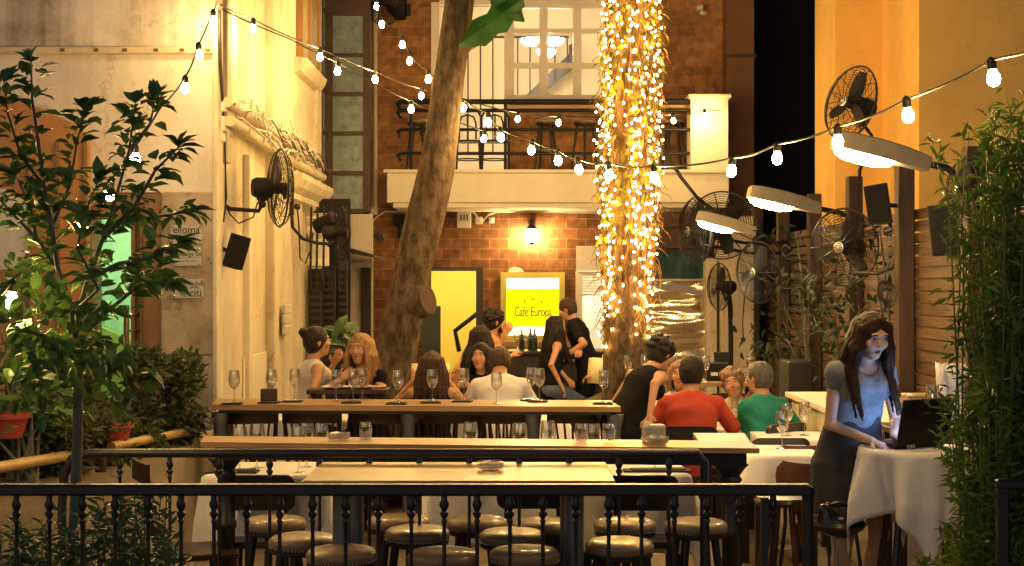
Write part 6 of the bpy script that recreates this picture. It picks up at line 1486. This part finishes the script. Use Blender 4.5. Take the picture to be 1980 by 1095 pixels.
wine_glass('wine glass on the edge of leftmost white table behind the middle ashtray', 622, on(622, 8.8, .807), 8.8, 1.15)
wine_glass('lone tumbler on middle counter beside the gold cut ashtray', 707, on(707, 8.05, 1.052), 8.05, 1., 'tumblers on the middle counter', 'tumbler')
for i, (px, d) in enumerate(((910, 8.8), (1005, 8.75), (1060, 8.9))): wine_glass(f'wine glass on the middle white table behind stools, {ORD[i]} from its planter side', px, on(px, d, .807), d, 1.18)
for i, (px, d) in enumerate(((1147, 8.7), (1266, 8.6))): wine_glass(f'wine glass on the white table by near table corner, {ORD[i]} from the centre', px, on(px, d, .807), d, 1.18)
wine_glass('squat tumbler on the middle counter in front of the slat chairs', 1124, on(1124, 7.95, 1.052), 7.92, 1., 'tumblers on the middle counter', 'tumbler'); wine_glass('squat tumbler on the middle counter nearest the napkin box', 1177, on(1177, 7.95, 1.052), 7.90, 1., 'tumblers on the middle counter', 'tumbler')
wine_glass('gold lit cut glass ashtray on the nearest bar table', 948, on(948, 6.72, 1.051), 6.72, 1., 'cut glass ashtrays', 'bowl'); wine_glass('cut glass ashtray on the middle counter toward the planter', 655, on(655, 8.0, 1.051), 8.02, 1., 'cut glass ashtrays', 'bowl'); wine_glass('cut glass ashtray on the middle counter in front of the napkin box', 1271, on(1271, 7.8, 1.051), 7.76, 1., 'cut glass ashtrays', 'bowl')
for px, d, z, s_, lab in ((1440, 11.2, .79, 1.05, 'wine glass between the men in red and teal'), (1421, 11.5, .79, 1.0, 'wine glass before the curly haired woman'), (1432, 11.6, .79, .95, 'farther wine glass before the curly haired woman'), (1522, 10.7, .79, 1.08, 'wine glass below the teal shirt sleeve'), (1512, 9.7, .81, 1.12, 'wine glass on the folded white cloth beside the plywood chair'), (1556, 10.75, .79, 1.1, 'wine glass before the low cream wall'), (1614, 10.6, .79, 1.1, 'wine glass just behind the standing woman'),
                          (1214, 12.7, 1.062, 1.0, 'wine glass nearest the lit trunk on the dark high table'), (1247, 12.8, 1.062, 1.0, 'wine glass beside the waitress face on the dark high table'), (1303, 12.7, 1.062, 1.05, 'wine glass between waitress and red shirt on the dark high table'), (1340, 12.85, 1.062, .9, 'wine glass above the red shirted man'), (1365, 12.65, 1.062, 1.0, 'wine glass right above the red shirted man'), (1452, 12.8, 1.062, 1.02, 'wine glass alone at the fence end of dark high table')):
    wine_glass(lab, px, on(px, d, z), d, s_)
o = wine_glass('stemmed glass of amber drink behind the laptop', 1803, on(1803, 8.4, 1.081), 8.4, 1.1); 
m_ = MB(); m_.lathe([(0, .10), (.018, .106), (.034, .126), (.036, .152), (0, .153)], 18); dr = m_.build('drink', M['glass_amber'], o, origin=(0, 0, 0))
for px, d, lab in ((1770, 8.45, 'water tumbler behind the laptop nearer the woman'), (1788, 8.5, 'water tumbler behind the laptop beside the amber drink')): wine_glass(lab, px, on(px, d, 1.081), d, 1.15, 'tumblers behind the laptop', 'tumbler')
# small table ware
t = thing('napkin_box', 'grey napkin holder on the middle counter beside the waitress hand', 'napkin holder', tuple(W(1264, on(1264, 7.9, 1.051), 7.9)), world=True); c = V(t['_w'])
m_ = MB(); m_.box(c + V((0, 0, .045)), (.115, .09, .09), Matrix.Rotation(.15, 3, 'Z'), 0, .005); m_.build('box', M['box_grey'], t, smooth=False)
m_ = MB(); m_.box(c + V((-.045, .0, .06)), (.012, .08, .11), Matrix.Rotation(.15, 3, 'Z') @ Matrix.Rotation(.2, 3, 'Y')); m_.box(c + V((.005, 0, .094)), (.10, .075, .006), Matrix.Rotation(.2, 3, 'Z')); m_.build('napkins', M['paper'], t, smooth=False)
t = thing('menu_stand', 'crumpled white menus standing in a clear holder behind the laptop', 'menu stand', tuple(W(1840, on(1840, 8.5, 1.081), 8.5)), world=True); c = V(t['_w'])
rr = random.Random(4)
for k in range(3):
    m_ = MB(); vs = []; n = 6
    for j in range(n + 1):
        for i in range(n + 1): vs.append(c + V((-.075 + .15 * i / n, -.05 + .05 * k + .02 * math.sin(i * 1.7 + j + k) + rr.uniform(-.006, .006), .02 + .34 * j / n + .015 * math.sin(i * 2. + k))))
    m_.add(vs, [(j * (n + 1) + i, j * (n + 1) + i + 1, (j + 1) * (n + 1) + i + 1, (j + 1) * (n + 1) + i) for j in range(n) for i in range(n)]); o = m_.build('menu_sheet', M['paper'], t); md = o.modifiers.new('thick', 'SOLIDIFY'); md.thickness = .002
m_ = MB(); m_.box(c + V((0, 0, .012)), (.18, .16, .024), None, 0, .004); m_.build('base', M['wood_dark'], t, smooth=False)
fx('wooden_box', 'low pale wooden box on the high table behind the laptop', 'box', lambda m: (m.bb(X(1752, 8.6), X(1800, 8.6), 8.56, 8.72, 1.081, 1.26, bev=.006), m.bb(X(1755, 8.6), X(1797, 8.6), 8.555, 8.56, 1.11, 1.24)), M['wood_top_light'])
def card(label, px, py, d, w, h, rz, tilt, m='paper_yellow'):
    m_ = MB(); ro = Euler((tilt, 0, rz)).to_matrix(); n = 6; vs = []
    for j in range(2):
        for i in range(n + 1): u = -1 + 2 * i / n; vs.append(W(px, py, d) + ro @ V((u * w / 2, .05 * abs(u), (-.5 + j) * h)))
    m_.add(vs, [(i, i + 1, n + 2 + i, n + 1 + i) for i in range(n)]); o = m_.build('menu_card', M[m]); md = o.modifiers.new('thick', 'SOLIDIFY'); md.thickness = .003; return tag(o, label, 'menu', 'menu cards')
card('pale yellow menu opened by the long haired woman', 832, 724, 11.98, .32, .20, 0, -.25); card('pale menu card held beside the lit trunk', 1146, 716, 15.05, .16, .27, -.5, -.2)
m_pl = None
for px, d, z, lab in ((650, 11.1, 1.112, 'dinner plate before the woman in the white top'), (700, 11.12, 1.112, 'dinner plate under the blonde woman hands')):
    if m_pl: dup(m_pl, W(px, on(px, d, z), d), 0, lab); continue
    m_pl = thing('plate', lab, 'plate', tuple(W(px, on(px, d, z), d)), 'dinner plates'); m_ = MB(); m_.lathe([(0, .004), (.07, .004), (.115, .018), (.117, .016), (.07, 0), (0, 0)], 24); m_.build('dish', M['plate'], m_pl); m_ = MB()
    for k in range(7): m_.sphere((.04 * math.cos(k * 1.9), .04 * math.sin(k * 2.3), .014), .018, 8, 5, 0, (1, 1, .6))
    m_.build('food', M['food'], m_pl)
for px, py, d, w_, lab in ((450, 8.4, 8.5, .3, 'black napkin with cutlery on the leftmost white table'), (1270, 8.5, 8.55, .4, 'black napkin lying across the white table corner')):
    m_ = MB(); c = V((X(px, d), d, .809)); m_.box(c + V((0, 0, .005)), (w_, .13, .009), None, 0, .003); m_.box(c + V((.01, .01, .012)), (w_ * .8, .10, .006), Matrix.Rotation(.1, 3, 'Z'), 0, .002); tag(m_.build('napkin', M['napkin'], smooth=False), lab, 'napkin', 'black napkins on white tables')
# bottles and glasses along the bar counter
bt0 = None; rr = random.Random(12)
bl = [(1000, 'wine'), (1009, 'b'), (1018, 'wine'), (1026, 'b'), (1034, 'b'), (1112, 'b'), (1123, 'b'), (1134, 'b')]
for i, (px, k_) in enumerate(bl):
    d = 17.8 + .15 * (i % 2); lab = f'{"bottle" if k_ == "b" else "stemmed glass"} on the bar counter, {ORD[i]} from the brick doorway'
    if k_ == 'wine': wine_glass(lab, px, on(px, d, 1.091), d, 1.0, 'bottles and glasses on the bar'); continue
    if bt0 is None:
        m_ = MB(); m_.lathe([(0, 0), (.036, 0), (.038, .02), (.038, .16), (.030, .20), (.014, .235), (.013, .285), (.016, .287), (.016, .30), (0, .30)], 16); bt0 = o = m_.build('bottle', mat('bottle_glass', (.02, .03, .012), .08, var=.4, spec=.8), origin=(0, 0, 0))
    else: o = bt0.copy(); COL.objects.link(o)
    o.location = W(px, on(px, d, 1.091), d); o.scale = (rr.uniform(.75, .95),) * 3; tag(o, lab, 'bottle', 'bottles and glasses on the bar')
t = thing('coffee_grinder', 'black till box on the dark high table by the cream pillar', 'till', tuple(W(1385, on(1385, 12.8, 1.061), 12.8)), world=True); c = V(t['_w']); t.name = 'till'
m_ = MB(); m_.box(c + V((0, 0, .08)), (.20, .18, .16), None, 0, .01); m_.build('case', M['black_plastic'], t, smooth=False); m_ = MB(); m_.box(c + V((.05, -.0, .20)), (.14, .02, .10), Matrix.Rotation(-.3, 3, 'X'), 0, .005); m_.build('display', M['black_plastic'], t, smooth=False); m_ = MB(); m_.box(c + V((-.03, -.0915, .06)), (.06, .003, .03)); m_.build('receipt_slot', M['paper'], t, smooth=False)

# ------------------------------------------------------------------ low walls
t = thing('planter_wall', 'rough concrete planter wall with bamboo rails on the near left', 'planter', (-3, 9.5, 0), world=True)
m_ = MB(); m_.prism([(-4.3, 5.0), (X(0, 8.2), 8.2), (X(337, 9.75), 9.75), (X(345, 9.9), 11.42), (-7, 11.42), (-7, 5.0)], 'z', 0, .765); m_.build('wall', M['concrete'], t, smooth=False)
m_ = MB(); m_.prism([(-4.4, 5.7), (X(0, 8.2) - .22, 8.45), (X(337, 9.75) - .22, 9.95), (X(345, 9.9) - .2, 11.3), (-6.9, 11.3), (-6.9, 5.7)], 'z', .75, .79); m_.build('soil', M['soil'], t, smooth=False)
def bamboo(label, pts, r=.032):
    t = thing('bamboo_pole', label, 'pole', tuple(pts[0]), 'bamboo poles along the planter', world=True); m_ = MB(); m_.tube(pts, r, 12); a, b = pts[0], pts[-1]; L_ = (b - a).length; k = .2
    while k < L_ - .1: 
        p = a.lerp(b, k / L_); dd = (b - a).normalized(); m_.tube([p - dd * .012, p, p + dd * .012], [r, r * 1.13, r], 12, cap=False); k += .34
    m_.build('cane', M['bamboo'], t)
bamboo('lower bamboo rail running along the front edge of planter wall', [W(-60, 914, 7.5), W(140, 880, 8.6)]); bamboo('second lower bamboo rail continuing toward the old house', [W(215, 864, 9.0), W(368, 834, 10.4)], .03)
bamboo('upper bamboo rail in front of the green lit door', [W(-40, 718, 10.3), W(258, 716, 10.6)], .026); bamboo('short upper bamboo rail by the house corner', [W(300, 714, 10.8), W(368, 710, 11.0)], .024)
for px, d, z1, lab in ((195, 8.9, Z(868, 8.9), 'short brown post holding the lower bamboo rails'), (20, 10.2, Z(715, 10.2), 'brown post holding the upper bamboo rail at frame side'), (262, 10.6, Z(712, 10.6), 'brown post holding the upper bamboo rail near the door')):
    m_ = MB(); m_.tube([(X(px, d), d, .76), (X(px, d), d, z1)], .035, 10); tag(m_.build('post', M['bark_cut']), lab, 'post', 'posts of the bamboo rails')
t = thing('bench_wall', 'low cream plastered wall behind the white tables at the fence', 'wall', (2.6, 10.6, 0), world=True)
m_ = MB(); m_.prism([(2.36, 9.3), (2.36, 12.2), (3.1, 12.2), (3.1, 9.3)], 'z', 0, .96); m_.build('wall', M['plaster_cream'], t, smooth=False)
m_ = MB(); m_.prism([(2.31, 9.25), (2.31, 12.25), (3.12, 12.25), (3.12, 9.25)], 'z', .962, 1.0); m_.build('coping', M['plaster_white'], t, smooth=False)
fx('dark_planter', 'black square planter standing on the floor by the fence', 'planter', lambda m: m.bb(X(1525, 14), X(1572, 14), 14, 14.5, 0, Z(700, 14), bev=.01), M['wood_black'])

# ------------------------------------------------------------------ plants
def shrub(label, px, py, d, rx, rz_, n, m, size, seed, ry=None, name='shrub', stems=8, group='shrubs in the planter', base=None):
    rr = random.Random(seed); c = W(px, py, d); b = V((c.x, c.y, base if base is not None else .78)); t = thing(name, label, name.replace('_', ' '), tuple(b), group, world=True); f = MB(); s_ = MB()
    blobs = [(V((rr.uniform(-.7, .7) * rx, rr.uniform(-.7, .7) * (ry or rx), rr.uniform(-.8, .75) * rz_)), rr.uniform(.28, .5)) for _ in range(11)]
    for i in range(n):
        bc, br = blobs[i % 11]
        p = V((rr.gauss(0, 1), rr.gauss(0, 1), rr.gauss(0, 1))).normalized() * (rr.random() ** .5) * br; p = c + bc + V((p.x * rx, p.y * (ry or rx), p.z * rz_ * 1.1))
        if p.z < b.z + .01: continue
        d_ = (p - c).normalized() * .5 + V((rr.uniform(-1, 1), rr.uniform(-1, 1), rr.uniform(-.3, .9))); L_ = size * rr.uniform(.7, 1.3); f.leaf(p, d_, V((rr.uniform(-.5, .5), -.6, .8)), L_, L_ * .5, droop=.3, six=size > .07)
    for i in range(stems):
        bc, br = blobs[i % 11]; s_.tube([b + V((rr.uniform(-.1, .1), 0, 0)), b.lerp(c + bc, .6) + V((rr.uniform(-.04, .04), 0, 0)), c + bc], [.012, .008, .004], 5)
    f.build('foliage', M[m], t, smooth=False); s_.build('stems', M['bark_young'], t); return t
shrub('dense dark shrub at the planter corner under the house plaques', 318, 760, 10.4, .36, .36, 2600, 'leaf_hedge', .062, 41)
shrub('dark shrub in front of green lit door base', 215, 778, 9.8, .42, .40, 2800, 'leaf_hedge', .065, 42)
shrub('dark shrub behind the young tree trunk in the planter', 110, 790, 9.3, .44, .42, 2800, 'leaf_hedge', .065, 43)
shrub('low shrub spilling over the lower bamboo rail', 175, 850, 8.9, .44, .20, 1700, 'leaf_hedge', .058, 44)
shrub('bright broad leaved plant in the red pot', 40, 752, 8.2, .24, .20, 260, 'leaf_bright', .10, 45)
shrub('dark shrub low in the planter below the red pot', 25, 850, 8.6, .36, .22, 1500, 'leaf_hedge', .06, 46)
shrub('bright leafy sprig high before the hoarding', 45, 560, 8.4, .20, .16, 120, 'leaf_bright', .09, 47)
for px, py, d, h_, lab in ((18, 822, 8.1, .14, 'wide red terracotta pot at the planter front'), (221, 842, 9.2, .16, 'small red pot hidden in the dark shrubs')):
    c = W(px, py, d); m_ = MB(); m_.lathe([(0, -.0), (.07, 0), (.105, h_ - .03), (.12, h_ - .03), (.12, h_), (.10, h_), (.095, h_ - .02), (0, h_ - .02)], 22, c - V((0, 0, h_ / 2))); tag(m_.build('plant_pot', M['terracotta_red']), lab, 'plant pot', 'red plant pots')
# young potted tree on the left
t = thing('young_tree', 'young broad leaved tree in front of the left house', 'tree', (X(148, 5.9), 5.9, 0), world=True)
D0 = 5.9; tr = MB()
def TP(px, py, dd=0.): return W(px, py, D0 + dd)
tr.tube([TP(120, 1400), TP(140, 1095), TP(146, 960), TP(150, 850), TP(152, 740), TP(150, 680), TP(140, 600)], [.028, .024, .022, .021, .020, .018, .014], 12)
br = [[(140, 600), (112, 520, .02), (70, 460, .05), (20, 410, .1), (-30, 350, .1)], [(112, 520), (100, 440, -.1), (85, 360, -.1), (75, 280, -.05), (62, 190, -.05), (60, 120, 0)], [(146, 620), (170, 540, .1), (200, 460, .12), (225, 380, .1), (250, 290, .05), (262, 200, .05)], [(200, 460), (260, 400, 0), (300, 330, -.05), (345, 285, -.1)], [(170, 540), (230, 510, -.15), (290, 500, -.2), (345, 470, -.2)], [(150, 660), (210, 600, .1), (260, 560, .15), (305, 520, .2)], [(225, 380), (300, 420, .1), (370, 410, .15)], [(100, 440), (135, 360, .1), (150, 270, .12), (165, 215, .1)], [(150, 700), (90, 650, -.1), (40, 640, -.15), (-10, 600, -.2)], [(85, 360), (40, 300, -.1), (15, 220, -.1), (8, 160, -.1)], [(250, 290), (290, 240, .1), (300, 195, .1)], [(150, 690), (190, 660, -.1), (215, 690, -.1)], [(70, 460), (60, 400, .1), (30, 340, .1)], [(150, 640), (120, 690, .15), (60, 720, .15)], [(230, 510), (280, 545, -.15), (330, 548, -.2)], [(146, 600), (190, 560, -.2), (150, 480, -.2), (160, 420, -.2), (190, 350, -.2)]]
rr = random.Random(8); lf = MB()
for bi, b in enumerate(br):
    P = [TP(q[0], q[1], q[2] if len(q) > 2 else 0) for q in b]; n = len(P); r0 = .012 if bi < 6 else .008
    tr.tube(P, [r0 * (1 - .72 * i / (n - 1)) for i in range(n)], 7)
    L_ = sum((P[i + 1] - P[i]).length for i in range(n - 1)); m = int(L_ / .0115)
    for k in range(m):
        u = .18 + .82 * (k + rr.random()) / m; s_ = u * (n - 1); i = min(n - 2, int(s_)); p = P[i].lerp(P[i + 1], s_ - i); ax_ = (P[i + 1] - P[i]).normalized()
        side = V((rr.uniform(-1, 1), rr.uniform(-1, 1), rr.uniform(-.5, .6))); d_ = (ax_ * .55 + side).normalized()
        st_ = p + d_ * rr.uniform(.015, .05); L2 = rr.uniform(.052, .092); lf.leaf(st_, d_ + V((0, 0, -.15)), V((rr.uniform(-.5, .5), rr.uniform(-.8, .1), 1)), L2, L2 * rr.uniform(.58, .72), droop=.35)
    for k in range(5): lf.leaf(P[-1], (P[-1] - P[-2]).normalized() + V((rr.uniform(-.8, .8), rr.uniform(-.8, .8), rr.uniform(-.4, .4))), V((rr.uniform(-.3, .3), -.4, 1)), rr.uniform(.07, .11), .05, droop=.3)
for k in range(300):   # dense lower crown
    p = TP(rr.gauss(120, 62), rr.gauss(660, 62), rr.uniform(-.3, .3)); lf.leaf(p, V((rr.uniform(-1, 1), rr.uniform(-1, 1), rr.uniform(-.8, .4))), V((rr.uniform(-.5, .5), -.5, 1)), rr.uniform(.06, .105), rr.uniform(.035, .055), droop=.35)
tr.build('trunk', M['bark_young'], t); lf.build('crown', M['leaf_tree'], t, smooth=False)
# willow leaved bush on the right
t = thing('willow_bush', 'tall narrow leaved bush filling the right edge beside the laptop table', 'bush', (X(1960, 5.75), 5.75, 0), world=True); rr = random.Random(15); st = MB(); lf = MB()
for k in range(330):
    x0_, y0_ = X(1962, 5.75) + rr.uniform(-.16, .40), 5.75 + rr.uniform(-.22, .22)
    ht = rr.uniform(.75, 2.75); sp = rr.uniform(-.19, .16) * (1.0 if ht < 1.9 else .6); 
    pts = [V((x0_, y0_, .45)), V((x0_ + sp * .3, y0_ + rr.uniform(-.1, .1), .45 + (ht - .45) * .45)), V((x0_ + sp * .75, y0_ + rr.uniform(-.15, .15), .45 + (ht - .45) * .8)), V((x0_ + sp * 1.1, y0_ + rr.uniform(-.2, .2), ht - rr.uniform(0, .12)))]
    st.tube(pts, [.005, .004, .003, .0015], 5)
    for i in range(72):
        u = .06 + .94 * i / 72; s_ = u * 3; j = min(2, int(s_)); p = pts[j].lerp(pts[j + 1], s_ - j); ax_ = (pts[j + 1] - pts[j]).normalized()
        d_ = ax_ * rr.uniform(-.1, .9) + V((rr.uniform(-1, 1), rr.uniform(-1, 1), rr.uniform(-1., .5))); L_ = rr.uniform(.04, .08); lf.leaf(p + V((rr.gauss(0, .02), rr.gauss(0, .02), rr.gauss(0, .02))), d_, V((rr.uniform(-.8, .8), -.6, rr.uniform(-.2, 1))), L_, L_ * .24, droop=.3, six=False)
lf.build('foliage', M['leaf_bush'], t, smooth=False); st.build('stems', M['leaf_bush'], t)
m_ = MB(); c = (X(1975, 5.75), 5.75, 0); m_.bb(c[0] - .35, c[0] + .9, 5.52, 5.98, 0, .44, bev=.02); tag(m_.build('trough', M['concrete'], smooth=False), 'concrete trough holding the willow leaved bush', 'planter')
# leafy plants right behind the front railing
for i, (px, d, h_, lab) in enumerate(((30, 5.7, 1.04, 'leafy plant behind the near railing at the frame edge'), (95, 5.75, 1.0, 'leafy plant behind the near railing left of the young trunk'), (190, 5.7, 1.1, 'leafy plant behind the near railing right of the young trunk'), (250, 5.7, 1.14, 'tallest leafy plant behind the near railing'), (310, 5.8, 1.0, 'leafy plant behind the near railing beside the sideways chair'))):
    rr = random.Random(60 + i); t = thing('leafy_plant', lab, 'plant', (X(px, d), d, .35), 'leafy plants along the near railing', world=True); st = MB(); lf = MB()
    for k in range(17):
        b = V((X(px, d) + rr.uniform(-.10, .10), d + rr.uniform(-.1, .1), .35)); e = V((b.x + rr.uniform(-.10, .10), b.y + rr.uniform(-.1, .1), h_ - rr.uniform(0, .22))); mid = b.lerp(e, .5) + V((rr.uniform(-.03, .03), 0, 0)); st.tube([b, mid, e], [.005, .004, .002], 5)
        for q in range(26):
            u = .2 + .8 * q / 26; p = b.lerp(e, u); a = q * 2.4; d_ = V((math.cos(a), math.sin(a), rr.uniform(.2, .9))); lf.leaf(p, d_, V((rr.uniform(-.3, .3), -.5, 1)), rr.uniform(.045, .07), rr.uniform(.02, .03), droop=.2)
    lf.build('foliage', M['leaf_planter'], t, smooth=False); st.build('stems', M['bark_young'], t)
m_ = MB(); m_.bb(-3.6, X(360, 5.7), 5.5, 6.0, 0, .33, bev=.015); tag(m_.build('trough', M['concrete'], smooth=False), 'concrete trough of leafy plants along the near railing', 'planter')
pm = shrub('small green banana leaf plant beside the blonde woman', 668, 655, 12.4, .16, .10, 16, 'leaf_bright', .20, 71, name='leafy_plant', stems=4, group=None, base=1.2)
# ------------------------------------------------------------------ people
def P(label, px, d, yaw, hipz, **k): return person(label, (X(px, d), d), yaw, hipz, **k)
wd = M
P('standing woman in grey blue top and dark skirt typing on the laptop', 1640, 7.68, 3.44, 1.03, lean=.30, head_pitch=.38, head_yaw=.0, seated=False, top=wd['cloth_grey_blue'], sleeve=.22, skirt=(wd['cloth_skirt'], .70), hair='long', hairmat=wd['hair_auburn'], sc=.98, res=.0058,
  hands=(W(1728, 842, 7.42), W(1686, 853, 7.40)), elbow=((-.6, -.7, -.4), (.55, -.9, -.3)), palm=((0, 0, -1), (0, 0, -1)), curl=(.45, .4), skin=wd['skin_pale'], feet=((-.1, .0, .22), (.1, .03, .22)), handdir=((-.1, .9, -.15), (-.25, .9, -.2)), neckline=.05)
P('woman with dark bun and pale sleeveless top raising her hands', 598, 11.5, -1.15, .78, lean=.06, head_yaw=-.1, top=wd['cloth_cream'], sleeve=0, bottom=wd['cloth_black'], hair='bun', hairmat=wd['hair_black'], hands=(W(645, 705, 11.75), W(655, 735, 11.25)), palm=((-1, 0, 0), (1, 0, .2)))
P('blonde woman in black top resting her arms on the table', 712, 11.45, 2.62, .735, lean=.12, head_yaw=.12, head_pitch=.05, top=wd['cloth_black'], sleeve=.15, bottom=wd['cloth_black'], hair='longwave', hairmat=wd['hair_blonde'], neckline=.10, hands=(W(686, 752, 11.15), W(742, 748, 11.15)), palm=((0, 0, -1), (0, 0, -1)), res=.0075, handdir=((-.3, .9, 0), (.5, .8, 0)))
P('long haired brunette seen from behind holding a pale menu', 834, 11.62, 0, .575, lean=.08, top=wd['cloth_black'], sleeve=0, bottom=wd['cloth_black'], hair='back', hairmat=wd['hair_brown'], hands=(W(800, 735, 11.95), W(868, 738, 11.95)), palm=((0, 1, 0), (0, 1, 0)), curl=(.9, .9))
P('man in white t-shirt bent over the table, seen from behind', 966, 11.72, .0, .64, lean=.40, head_pitch=.6, female=False, top=wd['cloth_white'], sleeve=.62, bottom=wd['cloth_black'], hair='short', hairmat=wd['hair_brown'], hands=(W(925, 770, 12.2), W(1010, 770, 12.2)), sc=1.04)
P('dark haired woman half hidden behind the white t-shirt man', 936, 12.85, PI - .3, .60, lean=.1, top=wd['cloth_black'], sleeve=0, bottom=wd['cloth_black'], hair='longwave', hairmat=wd['hair_black'], hands=(W(905, 745, 12.5), W(885, 725, 12.4)))
P('woman in black tank top leaning away before the yellow doorway', 902, 13.9, -.75, .74, lean=.30, top=wd['cloth_black'], sleeve=0, bottom=wd['cloth_black'], hair='back', hairmat=wd['hair_black'], hands=(W(895, 720, 13.8), W(960, 715, 14.4)))
P('bearded dark haired man in tan shirt with hand at his mouth', 945, 14.5, -1.35, .86, lean=.05, head_pitch=.12, female=False, top=wd['cloth_tan'], sleeve=.55, bottom=wd['cloth_black'], hair='curly', hairmat=wd['hair_black'], beard=wd['hair_black'], hands=(W(976, 648, 14.4), W(985, 690, 14.3)), curl=(.9, .6), palm=((-1, 0, 0), (0, 0, -1)))
P('woman in black tank top and blue jeans sitting sideways', 1066, 15.7, -1.25, .80, lean=.04, head_yaw=-.1, top=wd['cloth_black'], sleeve=0, bottom=wd['cloth_jeans'], hair='back', hairmat=wd['hair_black'], sc=.96, hands=(W(1100, 738, 15.5), W(1085, 745, 15.4)), knees=((.05, 1, .5), (.12, 1, .5)))
P('dark haired waiter in black shirt leaning beside the yellow sign', 1138, 16.0, 1.25, 1.0, lean=.32, head_pitch=.35, seated=False, female=False, top=wd['cloth_black'], sleeve=.6, bottom=wd['cloth_black'], hair='short', hairmat=wd['hair_brown'], hands=(W(1092, 690, 15.7), W(1120, 700, 15.5)))
P('person in khaki trousers mostly hidden behind the lit trunk', 1210, 15.4, 1.35, .80, lean=.0, female=False, top=wd['cloth_black'], sleeve=.5, bottom=wd['cloth_khaki'], hair='short', hairmat=wd['hair_brown'], hands=(W(1150, 725, 15.1), W(1163, 738, 14.9)), curl=(.9, .9))
P('curly haired waitress in black bending over the middle counter', 1196, 10.45, -.95, .86, lean=.62, head_pitch=.5, seated=False, top=wd['cloth_black'], sleeve=0, bottom=wd['cloth_black'], hair='curly', hairmat=wd['hair_black'], hands=(W(1236, 800, 10.6), W(1256, 806, 10.1)), elbow=((-.6, -.3, -.4), (.4, -.5, -.3)))
P('dark haired man in red polo shirt seen from behind', 1337, 11.0, -.12, .50, lean=.12, female=False, top=wd['cloth_red'], sleeve=.75, bottom=wd['cloth_black'], hair='short', hairmat=wd['hair_dark_grey'], sc=1.1, hands=(W(1290, 815, 11.35), W(1400, 812, 11.4)), belly=.02)
P('smiling woman with light bobbed hair behind the red shirt', 1316, 12.0, PI - .25, .485, lean=.0, top=wd['cloth_white'], sleeve=.4, bottom=wd['cloth_black'], hair='bob', hairmat=wd['hair_light'], hands=(W(1320, 800, 11.7), W(1285, 790, 11.65)))
P('woman with curly light hair leaning over her table in beige', 1424, 12.05, PI - .2, .44, lean=.22, head_tilt=.25, top=wd['cloth_beige'], sleeve=.4, bottom=wd['cloth_black'], hair='curly', hairmat=wd['hair_light'], hands=(W(1400, 800, 11.75), W(1450, 780, 11.8)))
P('grey haired man with glasses in a teal polo shirt', 1484, 11.2, .55, .50, lean=.1, head_yaw=.25, female=False, top=wd['cloth_teal'], sleeve=.75, bottom=wd['cloth_khaki'], hair='grey', hairmat=wd['hair_grey'], glasses=True, hands=(W(1440, 818, 11.5), W(1500, 815, 11.6)), sc=1.02, belly=.02)

# ------------------------------------------------------------------ night light: dim sky, faint moon, and the lamps of the place
world = bpy.data.worlds.new('World'); scene.world = world; world.use_nodes = True; nt = world.node_tree
bg = nt.nodes['Background']; sky = nt.nodes.new('ShaderNodeTexSky'); sky.sky_type = 'NISHITA'; sky.sun_disc = False; sky.sun_elevation = R(-4); sky.sun_rotation = R(200)
nt.links.new(sky.outputs['Color'], bg.inputs['Color']); bg.inputs['Strength'].default_value = SKY
ld = bpy.data.lights.new('moon', 'SUN'); ld.energy = .012; ld.angle = R(.5); ld.color = (.75, .85, 1); lo_ = bpy.data.objects.new('moon', ld); COL.objects.link(lo_); lo_.rotation_euler = (R(48), 0, R(-25))
cam = bpy.data.cameras.new('camera'); co = bpy.data.objects.new('camera', cam); COL.objects.link(co); co.location = (0, 0, HC); co.rotation_euler = (PI / 2, 0, 0)
cam.sensor_width = 36; cam.lens = 36 * F_PX / 1980; cam.clip_end = 300; cam.clip_start = .1; scene.camera = co
vs = scene.view_settings; vs.view_transform = 'Standard'; vs.look = 'None'; vs.exposure = EXPO; vs.gamma = 1
scene.cycles.use_denoising = True; scene.cycles.max_bounces = 8; scene.cycles.transparent_max_bounces = 24; scene.cycles.caustics_reflective = False; scene.cycles.caustics_refractive = False; scene.cycles.sample_clamp_indirect = 6; scene.cycles.use_light_tree = True
for o in bpy.data.objects:
    for k_ in ('_w', '_head'):
        if k_ in o: del o[k_]
